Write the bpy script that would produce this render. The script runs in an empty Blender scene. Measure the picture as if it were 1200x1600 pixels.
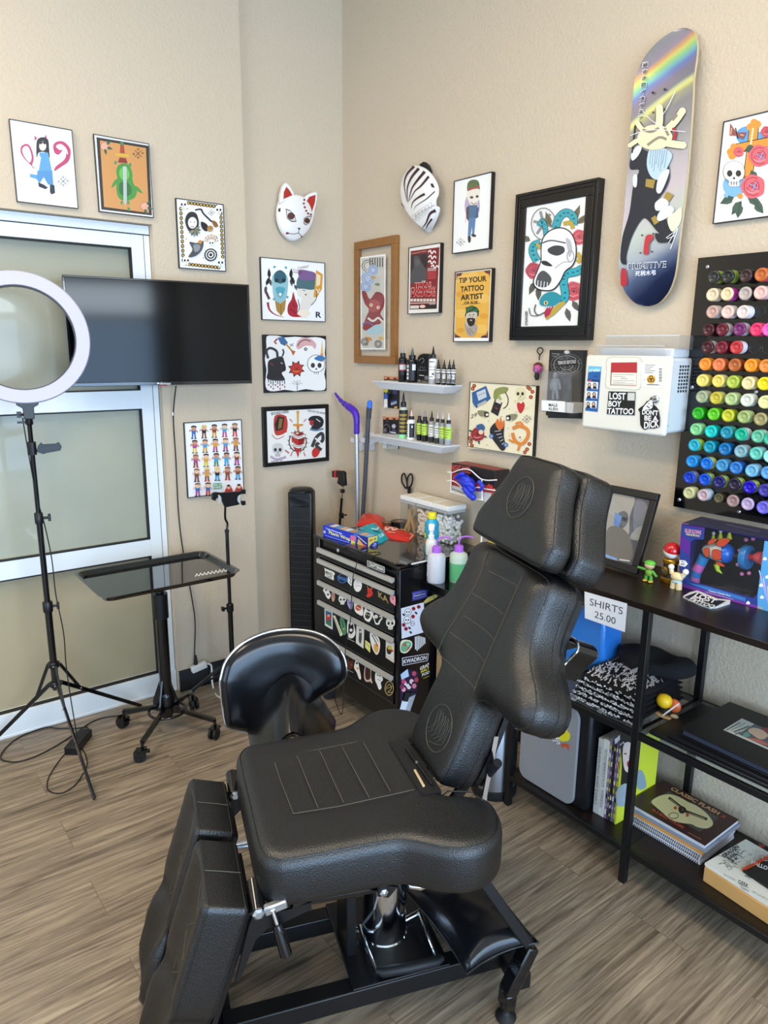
import bpy,math,random
from mathutils import Vector,Matrix
from mathutils.geometry import delaunay_2d_cdt
random.seed(7)
SC=bpy.context.scene
COL=SC.collection
PI=math.pi
# ------------------------------------------------------------------ camera
CAM=Vector((3.11,-2.12,1.60))
FPX,YAW,PITCH,ROLL=1122.9,0.6556,0.22513,0.00917
_f=Vector((-math.cos(YAW)*math.cos(PITCH),math.sin(YAW)*math.cos(PITCH),-math.sin(PITCH)))
_r=_f.cross(Vector((0,0,1))).normalized()
_u=_r.cross(_f)
CR=_r*math.cos(ROLL)+_u*math.sin(ROLL)
CU=_u*math.cos(ROLL)-_r*math.sin(ROLL)
cam_d=bpy.data.cameras.new('camera')
cam_d.sensor_fit='VERTICAL'
cam_d.sensor_height=32.0
cam_d.lens=FPX/1600*32.0
cam_d.clip_start=0.05
cam=bpy.data.objects.new('camera',cam_d)
COL.objects.link(cam)
m=Matrix((CR,CU,-_f)).transposed().to_4x4()
m.translation=CAM
cam.matrix_world=m
SC.camera=cam
# ------------------------------------------------------------------ light
SC.view_settings.view_transform='Standard'
SC.view_settings.look='None'
SC.view_settings.gamma=1.0
SC.view_settings.use_curve_mapping=False
SC.view_settings.exposure=-0.18
world=bpy.data.worlds.new('world')
SC.world=world
world.use_nodes=True
wb=world.node_tree.nodes['Background']
wb.inputs[0].default_value=(0.72,0.85,1.0,1)
wb.inputs[1].default_value=1.6
def area(name,loc,target,sx,sy,power,col):
 d=bpy.data.lights.new(name,'AREA')
 d.shape='RECTANGLE'
 d.size,d.size_y=sx,sy
 d.energy=power
 d.color=col
 o=bpy.data.objects.new(name,d)
 COL.objects.link(o)
 o.location=loc
 o.rotation_euler=(Vector(target)-Vector(loc)).to_track_quat('-Z','Y').to_euler()
 return o
area('daylight_side',(6.10,-2.35,1.0),(0,-2.35,1.0),4.1,1.74,240,(0.42,0.66,1.0))
area('daylight_transom',(6.10,-2.35,2.12),(0,-2.35,2.12),4.1,0.34,110,(0.75,0.88,1.0))
area('daylight_front',(2.9,-6.10,1.45),(2.9,0,1.45),3.4,2.3,110,(0.50,0.72,1.0))
area('ceiling_lamp_near',(2.5,-1.5,3.25),(2.5,-1.5,0),1.2,0.6,33,(1.0,0.82,0.60))
area('ceiling_lamp_left',(1.1,-2.7,3.25),(1.1,-2.7,0),1.2,0.6,47,(1.0,0.82,0.60))
# ------------------------------------------------------------------ pixel to place
def ray(px,py):
 return _f+CR*((px-600)/FPX)-CU*((py-800)/FPX)
def hit(px,py,ax,val):
 d=ray(px,py)
 return CAM+d*((val-CAM[ax])/d[ax])
def X_(px,py,v=0.0):return hit(px,py,0,v)
def Y_(px,py,v=0.0):return hit(px,py,1,v)
def Z_(px,py,v=0.0):return hit(px,py,2,v)
def hitp(px,py,p0,n):
 d=ray(px,py)
 return CAM+d*((Vector(p0)-CAM).dot(n)/d.dot(n))
 # ------------------------------------------------------------------ materials
def srgb(h):
 if not isinstance(h,str):
  return tuple(h)
 h=h.lstrip('#')
 if len(h)==3:
  h=''.join(c*2 for c in h)
 o=[]
 for i in(0,2,4):
  c=int(h[i:i+2],16)/255
  o.append(c/12.92 if c<=0.04045 else((c+0.055)/1.055)**2.4)
 return tuple(o)
MATS={}
def mat(name,col='#888',rough=0.5,metal=0.0,bump=0.0,bscale=200.0,coat=0.0,trans=0.0,emit=0.0,var=0.0,vscale=8.0,alpha=1.0,ior=1.45):
 if name in MATS:
  return MATS[name]
 mt=bpy.data.materials.new(name)
 mt.use_nodes=True
 nt=mt.node_tree
 b=nt.nodes['Principled BSDF']
 c=srgb(col)
 b.inputs['Base Color'].default_value=(*c,1)
 b.inputs['Roughness'].default_value=rough
 b.inputs['Metallic'].default_value=metal
 b.inputs['Coat Weight'].default_value=coat
 b.inputs['Transmission Weight'].default_value=trans
 b.inputs['IOR'].default_value=ior
 b.inputs['Alpha'].default_value=alpha
 if emit:
  b.inputs['Emission Color'].default_value=(*c,1)
  b.inputs['Emission Strength'].default_value=emit
 tc=nt.nodes.new('ShaderNodeTexCoord')
 if bump:
  n=nt.nodes.new('ShaderNodeTexNoise')
  n.inputs['Scale'].default_value=bscale
  n.inputs['Detail'].default_value=3
  nt.links.new(tc.outputs['Object'],n.inputs['Vector'])
  bp=nt.nodes.new('ShaderNodeBump')
  bp.inputs['Strength'].default_value=bump
  bp.inputs['Distance'].default_value=0.002
  nt.links.new(n.outputs['Fac'],bp.inputs['Height'])
  nt.links.new(bp.outputs[0],b.inputs['Normal'])
 if var:
  n=nt.nodes.new('ShaderNodeTexNoise')
  n.inputs['Scale'].default_value=vscale
  n.inputs['Detail'].default_value=4
  nt.links.new(tc.outputs['Object'],n.inputs['Vector'])
  mx=nt.nodes.new('ShaderNodeMix')
  mx.data_type='RGBA'
  mx.inputs[6].default_value=(*[x*(1-var)for x in c],1)
  mx.inputs[7].default_value=(*[min(1,x*(1+var))for x in c],1)
  nt.links.new(n.outputs['Fac'],mx.inputs[0])
  nt.links.new(mx.outputs[2],b.inputs['Base Color'])
 MATS[name]=mt
 return mt
def glass_mat(name,tint='#fff',refl=1.0,rough=0.02,body=0.0):
 """thin clear sheet: transparent with a Fresnel reflection"""
 if name in MATS:
  return MATS[name]
 mt=bpy.data.materials.new(name)
 mt.use_nodes=True
 nt=mt.node_tree
 nt.nodes.clear()
 out=nt.nodes.new('ShaderNodeOutputMaterial')
 tr=nt.nodes.new('ShaderNodeBsdfTransparent')
 tr.inputs[0].default_value=(*srgb(tint),1)
 gl=nt.nodes.new('ShaderNodeBsdfGlossy')
 gl.inputs['Roughness'].default_value=rough
 fr=nt.nodes.new('ShaderNodeLayerWeight')
 fr.inputs[0].default_value=0.5
 pw=nt.nodes.new('ShaderNodeMath')
 pw.operation='POWER'
 pw.inputs[1].default_value=5
 nt.links.new(fr.outputs['Facing'],pw.inputs[0])
 mu=nt.nodes.new('ShaderNodeMath')
 mu.operation='MULTIPLY_ADD'
 mu.inputs[1].default_value=0.9*refl
 mu.inputs[2].default_value=0.04*refl
 nt.links.new(pw.outputs[0],mu.inputs[0])
 a=tr.outputs[0]
 if body:
  df=nt.nodes.new('ShaderNodeBsdfDiffuse')
  df.inputs[0].default_value=(*srgb(tint),1)
  m0=nt.nodes.new('ShaderNodeMixShader')
  m0 .inputs[0].default_value=body
  nt.links.new(tr.outputs[0],m0 .inputs[1])
  nt.links.new(df.outputs[0],m0 .inputs[2])
  a=m0 .outputs[0]
 mx=nt.nodes.new('ShaderNodeMixShader')
 nt.links.new(mu.outputs[0],mx.inputs[0])
 nt.links.new(a,mx.inputs[1])
 nt.links.new(gl.outputs[0],mx.inputs[2])
 nt.links.new(mx.outputs[0],out.inputs[0])
 MATS[name]=mt
 return mt
def ink_mat(name='printed_ink',rough=0.45,coat=0.0):
 if name in MATS:
  return MATS[name]
 mt=bpy.data.materials.new(name)
 mt.use_nodes=True
 nt=mt.node_tree
 b=nt.nodes['Principled BSDF']
 b.inputs['Roughness'].default_value=rough
 b.inputs['Coat Weight'].default_value=coat
 b.inputs['Coat Roughness'].default_value=0.05
 at=nt.nodes.new('ShaderNodeAttribute')
 at.attribute_name='ink'
 nt.links.new(at.outputs['Color'],b.inputs['Base Color'])
 MATS[name]=mt
 return mt
 # ------------------------------------------------------------------ mesh builder
def basis(n):
 n=Vector(n).normalized()
 a=Vector((0,0,1))if abs(n.z)<0.9 else Vector((1,0,0))
 u=a.cross(n).normalized()
 return u,n.cross(u),n
def smooth_pts(P,k=6,closed=False):
 """Catmull-Rom through the points"""
 P=[Vector(p)for p in P]
 n=len(P)
 out=[]
 rng=range(n)if closed else range(n-1)
 for i in rng:
  p0=P[(i-1)%n]if closed or i>0 else P[0]
  p1=P[i]
  p2=P[(i+1)%n]
  p3=P[(i+2)%n]if closed or i+2<n else P[-1]
  for j in range(k):
   t=j/k
   out.append(0.5*((2*p1)+(p2-p0)*t+(2*p0-5*p1+4*p2-p3)*t*t+(3*p1-p0-3*p2+p3)*t**3))
 if not closed:
  out.append(P[-1])
 return out
class MB:
 def __init__(s,M=None):
  s.v,s.f,s.c,s.M=[],[],[],M
  s.has_c=False
 def add(s,V,F,col=None):
  o=len(s.v)
  for p in V:
   p=Vector(p)
   s.v.append(s.M@p if s.M else p)
  c=srgb(col)if col is not None else(0.5,0.5,0.5)
  if col is not None:
   s.has_c=True
  for f in F:
   s.f.append([o+i for i in f])
   s.c.append(c)
  return s
 def box(s,c,d,R=None,col=None):
  c=Vector(c)
  V=[]
  for z in(-.5,.5):
   for y in(-.5,.5):
    for x in(-.5,.5):
     p=Vector((x*d[0],y*d[1],z*d[2]))
     V.append(c+(R@p if R else p))
  return s.add(V,[(0,2,3,1),(4,5,7,6),(0,1,5,4),(2,6,7,3),(0,4,6,2),(1,3,7,5)],col)
 def bx(s,x0,x1,y0,y1,z0,z1,col=None):
  return s.box(((x0+x1)/2,(y0+y1)/2,(z0+z1)/2),(abs(x1-x0),abs(y1-y0),abs(z1-z0)),None,col)
 def beam(s,a,b,w,h,up=(0,0,1),col=None):
  """rectangular bar from a to b, w across, h along up"""
  a,b=Vector(a),Vector(b)
  d=(b-a).normalized()
  r=d.cross(Vector(up))
  if r.length<1e-4:
   r=d.cross(Vector((1,0,0)))
  r.normalize()
  u=r.cross(d)
  V=[p+r*(sx*w/2)+u*(sy*h/2)for p in(a,b)for sx,sy in((-1,-1),(1,-1),(1,1),(-1,1))]
  return s.add(V,[(3,2,1,0),(4,5,6,7),(0,1,5,4),(1,2,6,5),(2,3,7,6),(3,0,4,7)],col)
 def tube(s,P,r,n=8,closed=False,caps=True,col=None):
  P=[Vector(p)for p in P]
  k=len(P)
  rs=r if isinstance(r,(list,tuple))else[r]*k
  V,F=[],[]
  prev=None
  for i in range(k):
   if closed:
    d=P[(i+1)%k]-P[(i-1)%k]
   else:
    d=P[min(i+1,k-1)]-P[max(i-1,0)]
   if d.length<1e-9:
    d=Vector((0,0,1))
   d.normalize()
   if prev is None:
    u,w,_=basis(d)
   else:
    u=prev-d*prev.dot(d)
    if u.length<1e-5:
     u=basis(d)[0]
    u.normalize()
    w=d.cross(u)
   prev=u
   for j in range(n):
    a=2*PI*j/n
    V.append(P[i]+u*math.cos(a)*rs[i]+w*math.sin(a)*rs[i])
  m=k if closed else k-1
  for i in range(m):
   i2=(i+1)%k
   for j in range(n):
    j2=(j+1)%n
    F.append((i*n+j,i*n+j2,i2*n+j2,i2*n+j))
  if caps and not closed:
   F.append(tuple(range(n-1,-1,-1)))
   F.append(tuple((k-1)*n+j for j in range(n)))
  return s.add(V,F,col)
 def cyl(s,a,b,r,r2=None,n=20,col=None):
  return s.tube([a,b],[r,r if r2 is None else r2],n,col=col)
 def lathe(s,prof,o=(0,0,0),ax=(0,0,1),n=24,col=None,sx=1.0,sy=1.0):
  """profile of (radius, height) turned about ax at o"""
  u,w,d=basis(ax)
  o=Vector(o)
  V,F=[],[]
  for r,h in prof:
   for j in range(n):
    a=2*PI*j/n
    V.append(o+u*(r*sx*math.cos(a))+w*(r*sy*math.sin(a))+d*h)
  for i in range(len(prof)-1):
   for j in range(n):
    j2=(j+1)%n
    F.append((i*n+j,i*n+j2,(i+1)*n+j2,(i+1)*n+j))
  F.append(tuple(range(n-1,-1,-1)))
  F.append(tuple((len(prof)-1)*n+j for j in range(n)))
  return s.add(V,F,col)
 def ball(s,c,r,n=14,sc=(1,1,1),R=None,col=None):
  c=Vector(c)
  V,F=[],[]
  m=n//2+1
  for i in range(1,m):
   t=PI*i/m
   for j in range(n):
    a=2*PI*j/n
    p=Vector((r*sc[0]*math.sin(t)*math.cos(a),r*sc[1]*math.sin(t)*math.sin(a),r*sc[2]*math.cos(t)))
    V.append(c+(R@p if R else p))
  for i in range(m-2):
   for j in range(n):
    j2=(j+1)%n
    F.append((i*n+j,(i+1)*n+j,(i+1)*n+j2,i*n+j2))
  for e in(1,-1):
   p=Vector((0,0,r*sc[2]*e))
   V.append(c+(R@p if R else p))
  for j in range(n):
   j2=(j+1)%n
   F.append((len(V)-2,j,j2))
   F.append((len(V)-1,(m-2)*n+j2,(m-2)*n+j))
  return s.add(V,F,col)
 def prism(s,P,d,col=None):
  """polygon P (3D points) swept by d"""
  P=[Vector(p)for p in P]
  d=Vector(d)
  n=len(P)
  V=P+[p+d for p in P]
  F=[tuple(range(n-1,-1,-1)),tuple(range(n,2*n))]
  F+=[(i,(i+1)%n,n+(i+1)%n,n+i)for i in range(n)]
  return s.add(V,F,col)
 def build(s,name,mt,parent=None,smooth=False,bevel=0.0,sub=0,seg=2):
  me=bpy.data.meshes.new(name)
  me.from_pydata([tuple(v)for v in s.v],[],s.f)
  me.materials.append(mt)
  if s.has_c:
   ca=me.color_attributes.new('ink','FLOAT_COLOR','CORNER')
   k=0
   for p,c in zip(me.polygons,s.c):
    for _ in range(p.loop_total):
     ca.data[k].color=(*c,1)
     k+=1
  me.update()
  o=bpy.data.objects.new(name,me)
  COL.objects.link(o)
  if parent:
   o.parent=parent
   o.matrix_parent_inverse=parent.matrix_world.inverted()
  if bevel:
   b=o.modifiers.new('bevel','BEVEL')
   b.width=bevel
   b.segments=seg
   b.limit_method='ANGLE'
   b.angle_limit=0.6
   b.harden_normals=False
  if sub:
   q=o.modifiers.new('sub','SUBSURF')
   q.levels=q.render_levels=sub
  if smooth or sub:
   me.shade_smooth()
  elif bevel or smooth is None:
   me.shade_smooth()
   me.set_sharp_from_angle(angle=0.7)
  return o
def rounded(me_obj,ang=0.7):
 me_obj.data.shade_smooth()
 me_obj.data.set_sharp_from_angle(angle=ang)
 return me_obj
def tag(o,label=None,cat=None,group=None,kind=None):
 if label:
  o['label']=label
 if cat:
  o['category']=cat
 if group:
  o['group']=group
 if kind:
  o['kind']=kind
 return o
def empty(name,loc,label,cat,group=None):
 o=bpy.data.objects.new(name,None)
 COL.objects.link(o)
 o.empty_display_size=0.05
 o.matrix_world=Matrix.Translation(Vector(loc))
 return tag(o,label,cat,group)
def E_(name,loc,label,cat,group=None):
 o=bpy.data.objects.new(name,None)
 COL.objects.link(o)
 o.location=loc
 o.empty_display_size=0.05
 bpy.context.view_layer.update()
 return tag(o,label,cat,group)
def struct(o):
 o['kind']='structure'
 return o
 # ------------------------------------------------------------------ lettering as mesh
_TXT={}
def text_mesh(s,bold=False):
 key=(s,bold)
 if key in _TXT:
  return _TXT[key]
 cu=bpy.data.curves.new('t','FONT')
 cu.body=s
 cu.resolution_u=3
 if bold:
  cu.offset=0.025
 ob=bpy.data.objects.new('t',cu)
 COL.objects.link(ob)
 dg=bpy.context.evaluated_depsgraph_get()
 me=bpy.data.meshes.new_from_object(ob.evaluated_get(dg))
 V=[(v.co.x,v.co.y)for v in me.vertices]
 F=[tuple(p.vertices)for p in me.polygons]
 bpy.data.objects.remove(ob)
 bpy.data.meshes.remove(me)
 if V:
  x0,x1=min(v[0]for v in V),max(v[0]for v in V)
  y0,y1=min(v[1]for v in V),max(v[1]for v in V)
  V=[((a-x0)/max(x1-x0,1e-6),(b-y0)/max(y1-y0,1e-6))for a,b in V]
 _TXT[key]=(V,F)
 return _TXT[key]
class Art:
 """flat artwork on a plane; shapes are given in coordinates of a view (ox, oy, s)
    that are turned into points of the plane"""
 STEP=0.00004
 def __init__(s,p0,n,view=(0,0,1)):
  s.p0,s.n,s.view=Vector(p0),Vector(n).normalized(),view
  s.k=1
  s.mb=MB()
 def pt(s,x,y):
  ox,oy,sc=s.view
  return hitp(ox+x*sc,oy+y*sc,s.p0,s.n)
 def up(s):
  s.k+=1
  return s.n*(s.k*s.STEP)
 def poly(s,P,col):
  o=s.up()
  V=[s.pt(*p)+o for p in P]
  s.mb.add(V,[tuple(range(len(V)))],col)
  return s
 def blob(s,P,col,k=4):
  Q=smooth_pts([(x,y,0)for x,y in P],k,True)
  return s.poly([(p.x,p.y)for p in Q],col)
 def circ(s,x,y,r,col,ry=None,n=18,a=0.0):
  ry=r if ry is None else ry
  ca,sa=math.cos(a),math.sin(a)
  return s.poly([(x+r*math.cos(t)*ca-ry*math.sin(t)*sa,y+r*math.cos(t)*sa+ry*math.sin(t)*ca)for t in[2*PI*i/n for i in range(n)]],col)
 def ring(s,x,y,r,w,col,ry=None,n=24):
  ry=r if ry is None else ry
  return s.line([(x+r*math.cos(2*PI*i/n),y+ry*math.sin(2*PI*i/n))for i in range(n+1)],w,col)
 def line(s,P,w,col,sm=False,taper=False):
  if sm:
   P=[(p.x,p.y)for p in smooth_pts([(x,y,0)for x,y in P],5)]
  o=s.up()
  L,R=[],[]
  n=len(P)
  for i in range(n):
   a,b=P[max(i-1,0)],P[min(i+1,n-1)]
   dx,dy=b[0]-a[0],b[1]-a[1]
   q=math.hypot(dx,dy)or 1
   hw=w/2*((1-i/(n-1))*.9+.1 if taper else 1)
   L.append((P[i][0]-dy/q*hw,P[i][1]+dx/q*hw))
   R.append((P[i][0]+dy/q*hw,P[i][1]-dx/q*hw))
  V=[s.pt(*p)+o for p in L+R]
  s.mb.add(V,[(i,i+1,n+i+1,n+i)for i in range(n-1)],col)
  return s
 def text(s,t,bl,br,tl,col,bold=False):
  V,F=text_mesh(t,bold)
  o=s.up()
  a,b,c=s.pt(*bl),s.pt(*br),s.pt(*tl)
  s.mb.add([a+(b-a)*u+(c-a)*v+o for u,v in V],F,col)
  return s
 def build(s,name='print',parent=None,mt=None,label=None):
  o=s.mb.build(name,mt or ink_mat(),parent)
  if label:
   o['label']=label
  return o
  # ------------------------------------------------------------------ upholstery
def cushion(out2,O,U,V,N,thick,rt=0.03,rb=0.015,grid=0.02,shape=None,k=5,closed_pts=None):
 """padded block: outline out2 in (u,v), face at thick along N, rounded rims"""
 pts=[(p.x,p.y)for p in smooth_pts([(a,b,0)for a,b in out2],k,True)]if k>1 else list(out2)
 n=len(pts)
 ar=sum(pts[i][0]*pts[(i+1)%n][1]-pts[(i+1)%n][0]*pts[i][1]for i in range(n))
 if ar<0:
  pts.reverse()
 def dist(x,y):
  best=1e9
  for i in range(n):
   ax,ay=pts[i]
   bx,by=pts[(i+1)%n]
   dx,dy=bx-ax,by-ay
   L=dx*dx+dy*dy
   t=max(0,min(1,((x-ax)*dx+(y-ay)*dy)/L))if L>1e-12 else 0
   q=math.hypot(x-ax-t*dx,y-ay-t*dy)
   if q<best:
    best=q
  return best
 def inside(x,y):
  c=False
  j=n-1
  for i in range(n):
   if(pts[i][1]>y)!=(pts[j][1]>y)and x<(pts[j][0]-pts[i][0])*(y-pts[i][1])/(pts[j][1]-pts[i][1])+pts[i][0]:
    c=not c
   j=i
  return c
 P2=[Vector(p)for p in pts]
 inner=[]
 for th in(20,40,60,80):
  d=rt*(1-math.cos(math.radians(th)))
  for i in range(n):
   a,b=pts[i-1],pts[(i+1)%n]
   dx,dy=b[0]-a[0],b[1]-a[1]
   q=math.hypot(dx,dy)or 1
   x,y=pts[i][0]-dy/q*d,pts[i][1]+dx/q*d
   if inside(x,y)and dist(x,y)>d*0.93:
    inner.append((x,y,d))
 xs,ys=[p[0]for p in pts],[p[1]for p in pts]
 gx=min(xs)
 while gx<max(xs):
  gy=min(ys)
  while gy<max(ys):
   if inside(gx,gy):
    d=dist(gx,gy)
    if d>rt*1.1:
     inner.append((gx,gy,d))
   gy+=grid
  gx+=grid
 allp=P2+[Vector((p[0],p[1]))for p in inner]
 r=delaunay_2d_cdt(allp,[],[list(range(n))],1,1e-6)
 rv,rf=r[0],r[2]
 VV,FF=[],[]
 def top(x,y):
  d=dist(x,y)
  if d<rt:
   h=thick-rt+math.sqrt(max(0,rt*rt-(rt-d)**2))
  else:
   h=thick
  if shape:
   w=min(1,d/(rt*1.5))
   h+=shape(x,y)*w*w*(3-2*w)
  return h
 for p in rv:
  VV.append(O+U*p.x+V*p.y+N*top(p.x,p.y))
 FF+=[tuple(f)for f in rf]
 base=len(VV)
 rings=[]
 for th in(0,30,60,90):
  t=math.radians(th)
  rings.append((rb*(1-math.cos(t)),rb-rb*math.sin(t)))
 hs=[(0.0,thick-rt)]+rings
 for off,h in hs:
  for i in range(n):
   a,b=pts[i-1],pts[(i+1)%n]
   dx,dy=b[0]-a[0],b[1]-a[1]
   q=math.hypot(dx,dy)or 1
   x,y=pts[i][0]-dy/q*off,pts[i][1]+dx/q*off
   VV.append(O+U*x+V*y+N*h)
 for k_ in range(len(hs)-1):
  for i in range(n):
   j=(i+1)%n
   a=base+k_*n
   FF.append((a+i,a+n+i,a+n+j,a+j))
 a=base+(len(hs)-1)*n
 FF.append(tuple(a+i for i in range(n-1,-1,-1)))
 mb=MB()
 mb.add(VV,FF)
 return mb
def weld(o,d=0.0004):
 w=o.modifiers.new('weld','WELD')
 w.merge_threshold=d
 return o
 # ================================================================== SETTING
def wall_mat():
 mt=mat('painted_wall','#cabaa3',rough=0.75)
 nt=mt.node_tree
 b=nt.nodes['Principled BSDF']
 tc=nt.nodes.new('ShaderNodeTexCoord')
 n=nt.nodes.new('ShaderNodeTexNoise')
 n.inputs['Scale'].default_value=85
 n.inputs['Detail'].default_value=2.5
 n.inputs['Roughness'].default_value=0.55
 nt.links.new(tc.outputs['Object'],n.inputs['Vector'])
 cr=nt.nodes.new('ShaderNodeValToRGB')
 cr.color_ramp.elements[0].position=0.38
 cr.color_ramp.elements[1].position=0.66
 nt.links.new(n.outputs['Fac'],cr.inputs[0])
 bp=nt.nodes.new('ShaderNodeBump')
 bp.inputs['Strength'].default_value=0.38
 bp.inputs['Distance'].default_value=0.0022
 nt.links.new(cr.outputs[0],bp.inputs['Height'])
 nt.links.new(bp.outputs[0],b.inputs['Normal'])
 return mt
def floor_mat():
 mt=mat('vinyl_planks','#8d7d6a',rough=0.36)
 nt=mt.node_tree
 b=nt.nodes['Principled BSDF']
 tc=nt.nodes.new('ShaderNodeTexCoord')
 sp=nt.nodes.new('ShaderNodeSeparateXYZ')
 cb=nt.nodes.new('ShaderNodeCombineXYZ')
 L=nt.links.new
 L(tc.outputs['Object'],sp.inputs[0])
 L(sp.outputs['Y'],cb.inputs['X'])
 L(sp.outputs['X'],cb.inputs['Y'])
 br=nt.nodes.new('ShaderNodeTexBrick')
 br.offset=0.37
 br.inputs['Scale'].default_value=1.0
 br.inputs['Brick Width'].default_value=1.22
 br.inputs['Row Height'].default_value=0.178
 br.inputs['Mortar Size'].default_value=0.0011
 br.inputs['Mortar Smooth'].default_value=0.3
 br.inputs['Color1'].default_value=(0.0,0.0,0.0,1)
 br.inputs['Color2'].default_value=(1.0,1.0,1.0,1)
 br.inputs['Mortar'].default_value=(0.5,0.5,0.5,1)
 L(cb.outputs[0],br.inputs['Vector'])
 ad=nt.nodes.new('ShaderNodeVectorMath')
 ad.operation='MULTIPLY_ADD'
 ad.inputs[1].default_value=(1,1,1)
 sh=nt.nodes.new('ShaderNodeVectorMath')
 sh.operation='SCALE'
 sh.inputs[3].default_value=7.0
 L(br.outputs['Color'],sh.inputs[0])
 L(cb.outputs[0],ad.inputs[0])
 L(sh.outputs[0],ad.inputs[2])
 def grain(sx,sy,det,dist):
  mp=nt.nodes.new('ShaderNodeMapping')
  mp.inputs['Scale'].default_value=(sx,sy,1)
  L(ad.outputs[0],mp.inputs[0])
  n=nt.nodes.new('ShaderNodeTexNoise')
  n.inputs['Scale'].default_value=1.0
  n.inputs['Detail'].default_value=det
  n.inputs['Roughness'].default_value=0.65
  n.inputs['Distortion'].default_value=dist
  L(mp.outputs[0],n.inputs['Vector'])
  return n
 g1=grain(2.6,62.0,7,1.1)
 g2=grain(1.6,14.0,4,1.6)
 r1=nt.nodes.new('ShaderNodeValToRGB')
 e=r1 .color_ramp.elements
 e[0].position,e[1].position=0.38,0.62
 e[0].color=(*srgb('#5d5143'),1)
 e[1].color=(*srgb('#a6967f'),1)
 k=r1 .color_ramp.elements.new(0.5)
 k.color=(*srgb('#877865'),1)
 mixf=nt.nodes.new('ShaderNodeMath')
 mixf.operation='MULTIPLY_ADD'
 mixf.inputs[1].default_value=0.68
 L(g1 .outputs['Fac'],mixf.inputs[0])
 m2=nt.nodes.new('ShaderNodeMath')
 m2 .operation='MULTIPLY'
 m2 .inputs[1].default_value=0.32
 L(g2 .outputs['Fac'],m2 .inputs[0])
 L(m2 .outputs[0],mixf.inputs[2])
 L(mixf.outputs[0],r1 .inputs[0])
 hs=nt.nodes.new('ShaderNodeHueSaturation')
 vv=nt.nodes.new('ShaderNodeMapRange')
 vv.inputs[3].default_value=0.93
 vv.inputs[4].default_value=1.05
 L(br.outputs['Color'],vv.inputs[0])
 L(vv.outputs[0],hs.inputs['Value'])
 L(r1 .outputs[0],hs.inputs['Color'])
 mj=nt.nodes.new('ShaderNodeMix')
 mj.data_type='RGBA'
 mj.inputs[7].default_value=(*srgb('#6a5c4b'),1)
 L(br.outputs['Fac'],mj.inputs[0])
 L(hs.outputs[0],mj.inputs[6])
 L(mj.outputs[2],b.inputs['Base Color'])
 bp=nt.nodes.new('ShaderNodeBump')
 bp.inputs['Strength'].default_value=0.25
 bp.inputs['Distance'].default_value=0.001
 L(g1 .outputs['Fac'],bp.inputs['Height'])
 L(bp.outputs[0],b.inputs['Normal'])
 return mt
WALL=wall_mat()
H=3.3
struct(MB().bx(-0.2,6.2,-6.2,0.15,-0.05,0).build('floor',floor_mat()))
struct(MB().bx(-0.2,6.2,-6.2,0.15,H,H+0.05).build('ceiling',mat('ceiling_paint','#d8d4cc',0.9)))
struct(MB().bx(-0.15,6.15,0,0.12,0,H).build('wall_back',WALL))
w=MB()
w.bx(-0.15,0,-0.548,0,0,H)
w.bx(-0.15,0.04,-0.972,-0.548,0,H)
w.bx(-0.15,0.04,-6.15,-2.9,0,H)
w.bx(-0.15,0.04,-2.9,-0.972,2.083,H)
struct(w.build('wall_left',WALL))
w=MB()
w.bx(6.0,6.15,-6.15,-4.45,0,H).bx(6.0,6.15,-.25,0,0,H)
w.bx(6.0,6.15,-4.45,-.25,0,0.10).bx(6.0,6.15,-4.45,-.25,2.33,H)
struct(w.build('wall_right',WALL))
w=MB()
w.bx(-0.15,1.15,-6.15,-6.0,0,H).bx(4.65,6.15,-6.15,-6.0,0,H)
w.bx(1.15,4.65,-6.15,-6.0,0,0.45).bx(1.15,4.65,-6.15,-6.0,2.65,H)
struct(w.build('wall_front',WALL))
ALU=mat('white_aluminium','#dfe6ea',rough=0.35,var=0.03)
w=MB()
for y in(-4.42,-3.05,-1.65,-.28):
 w.box((6.04,y,1.22),(0.06,0.06,2.22))
for z in(2.31,1.91,.13):
 w.box((6.04,-2.35,z),(0.06,4.2,0.06))
struct(w.build('window_2',ALU))
w=MB()
for x in(1.15,2.3,3.5,4.65):
 w.box((x,-6.06,1.55),(0.06,0.06,2.2))
w.box((2.9,-6.06,2.62),(3.4,0.06,0.06)).box((2.9,-6.06,0.48),(3.4,0.06,0.06))
struct(w.build('window_3',ALU))
GASK=mat('black_gasket','#15171a',rough=0.6)
w=MB()
yr=-0.974
xf=0.004
w.bx(-0.10,xf,-1.052,yr,0,2.043)
w.bx(-0.10,xf+0.002,-2.9,yr,2.046,2.081)
w.bx(-0.10,xf,-2.9,-1.052,1.990,2.043)
w.bx(-0.10,xf,-2.9,-1.052,1.333,1.412)
w.bx(-0.10,xf,-2.9,-1.052,0.674,0.752)
w.bx(-0.10,xf+0.012,-2.9,yr,0.0,0.104)
w.bx(-0.10,xf+0.016,-2.9,yr,0.0,0.012)
w.bx(-0.10,xf,-2.9,-2.84,0,2.043)
win=struct(w.build('window_1',ALU,bevel=0.002))
g=MB()
g.bx(xf,xf+0.0008,-1.0005,-0.9985,0.012,2.043)
g.bx(xf,xf+0.0012,-2.9,yr,2.0425,2.0455)
for z0,z1 in((0.104,0.674),(0.752,1.333),(1.412,1.990)):
 g.bx(-0.02,0.0045,-1.057,-1.0515,z0,z1)
 g.bx(-0.02,0.0045,-2.84,-1.052,z1-0.005,z1+0.0005)
 g.bx(-0.02,0.0045,-2.84,-1.052,z0-0.0005,z0+0.004)
g.build('gasket',GASK,win)
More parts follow.
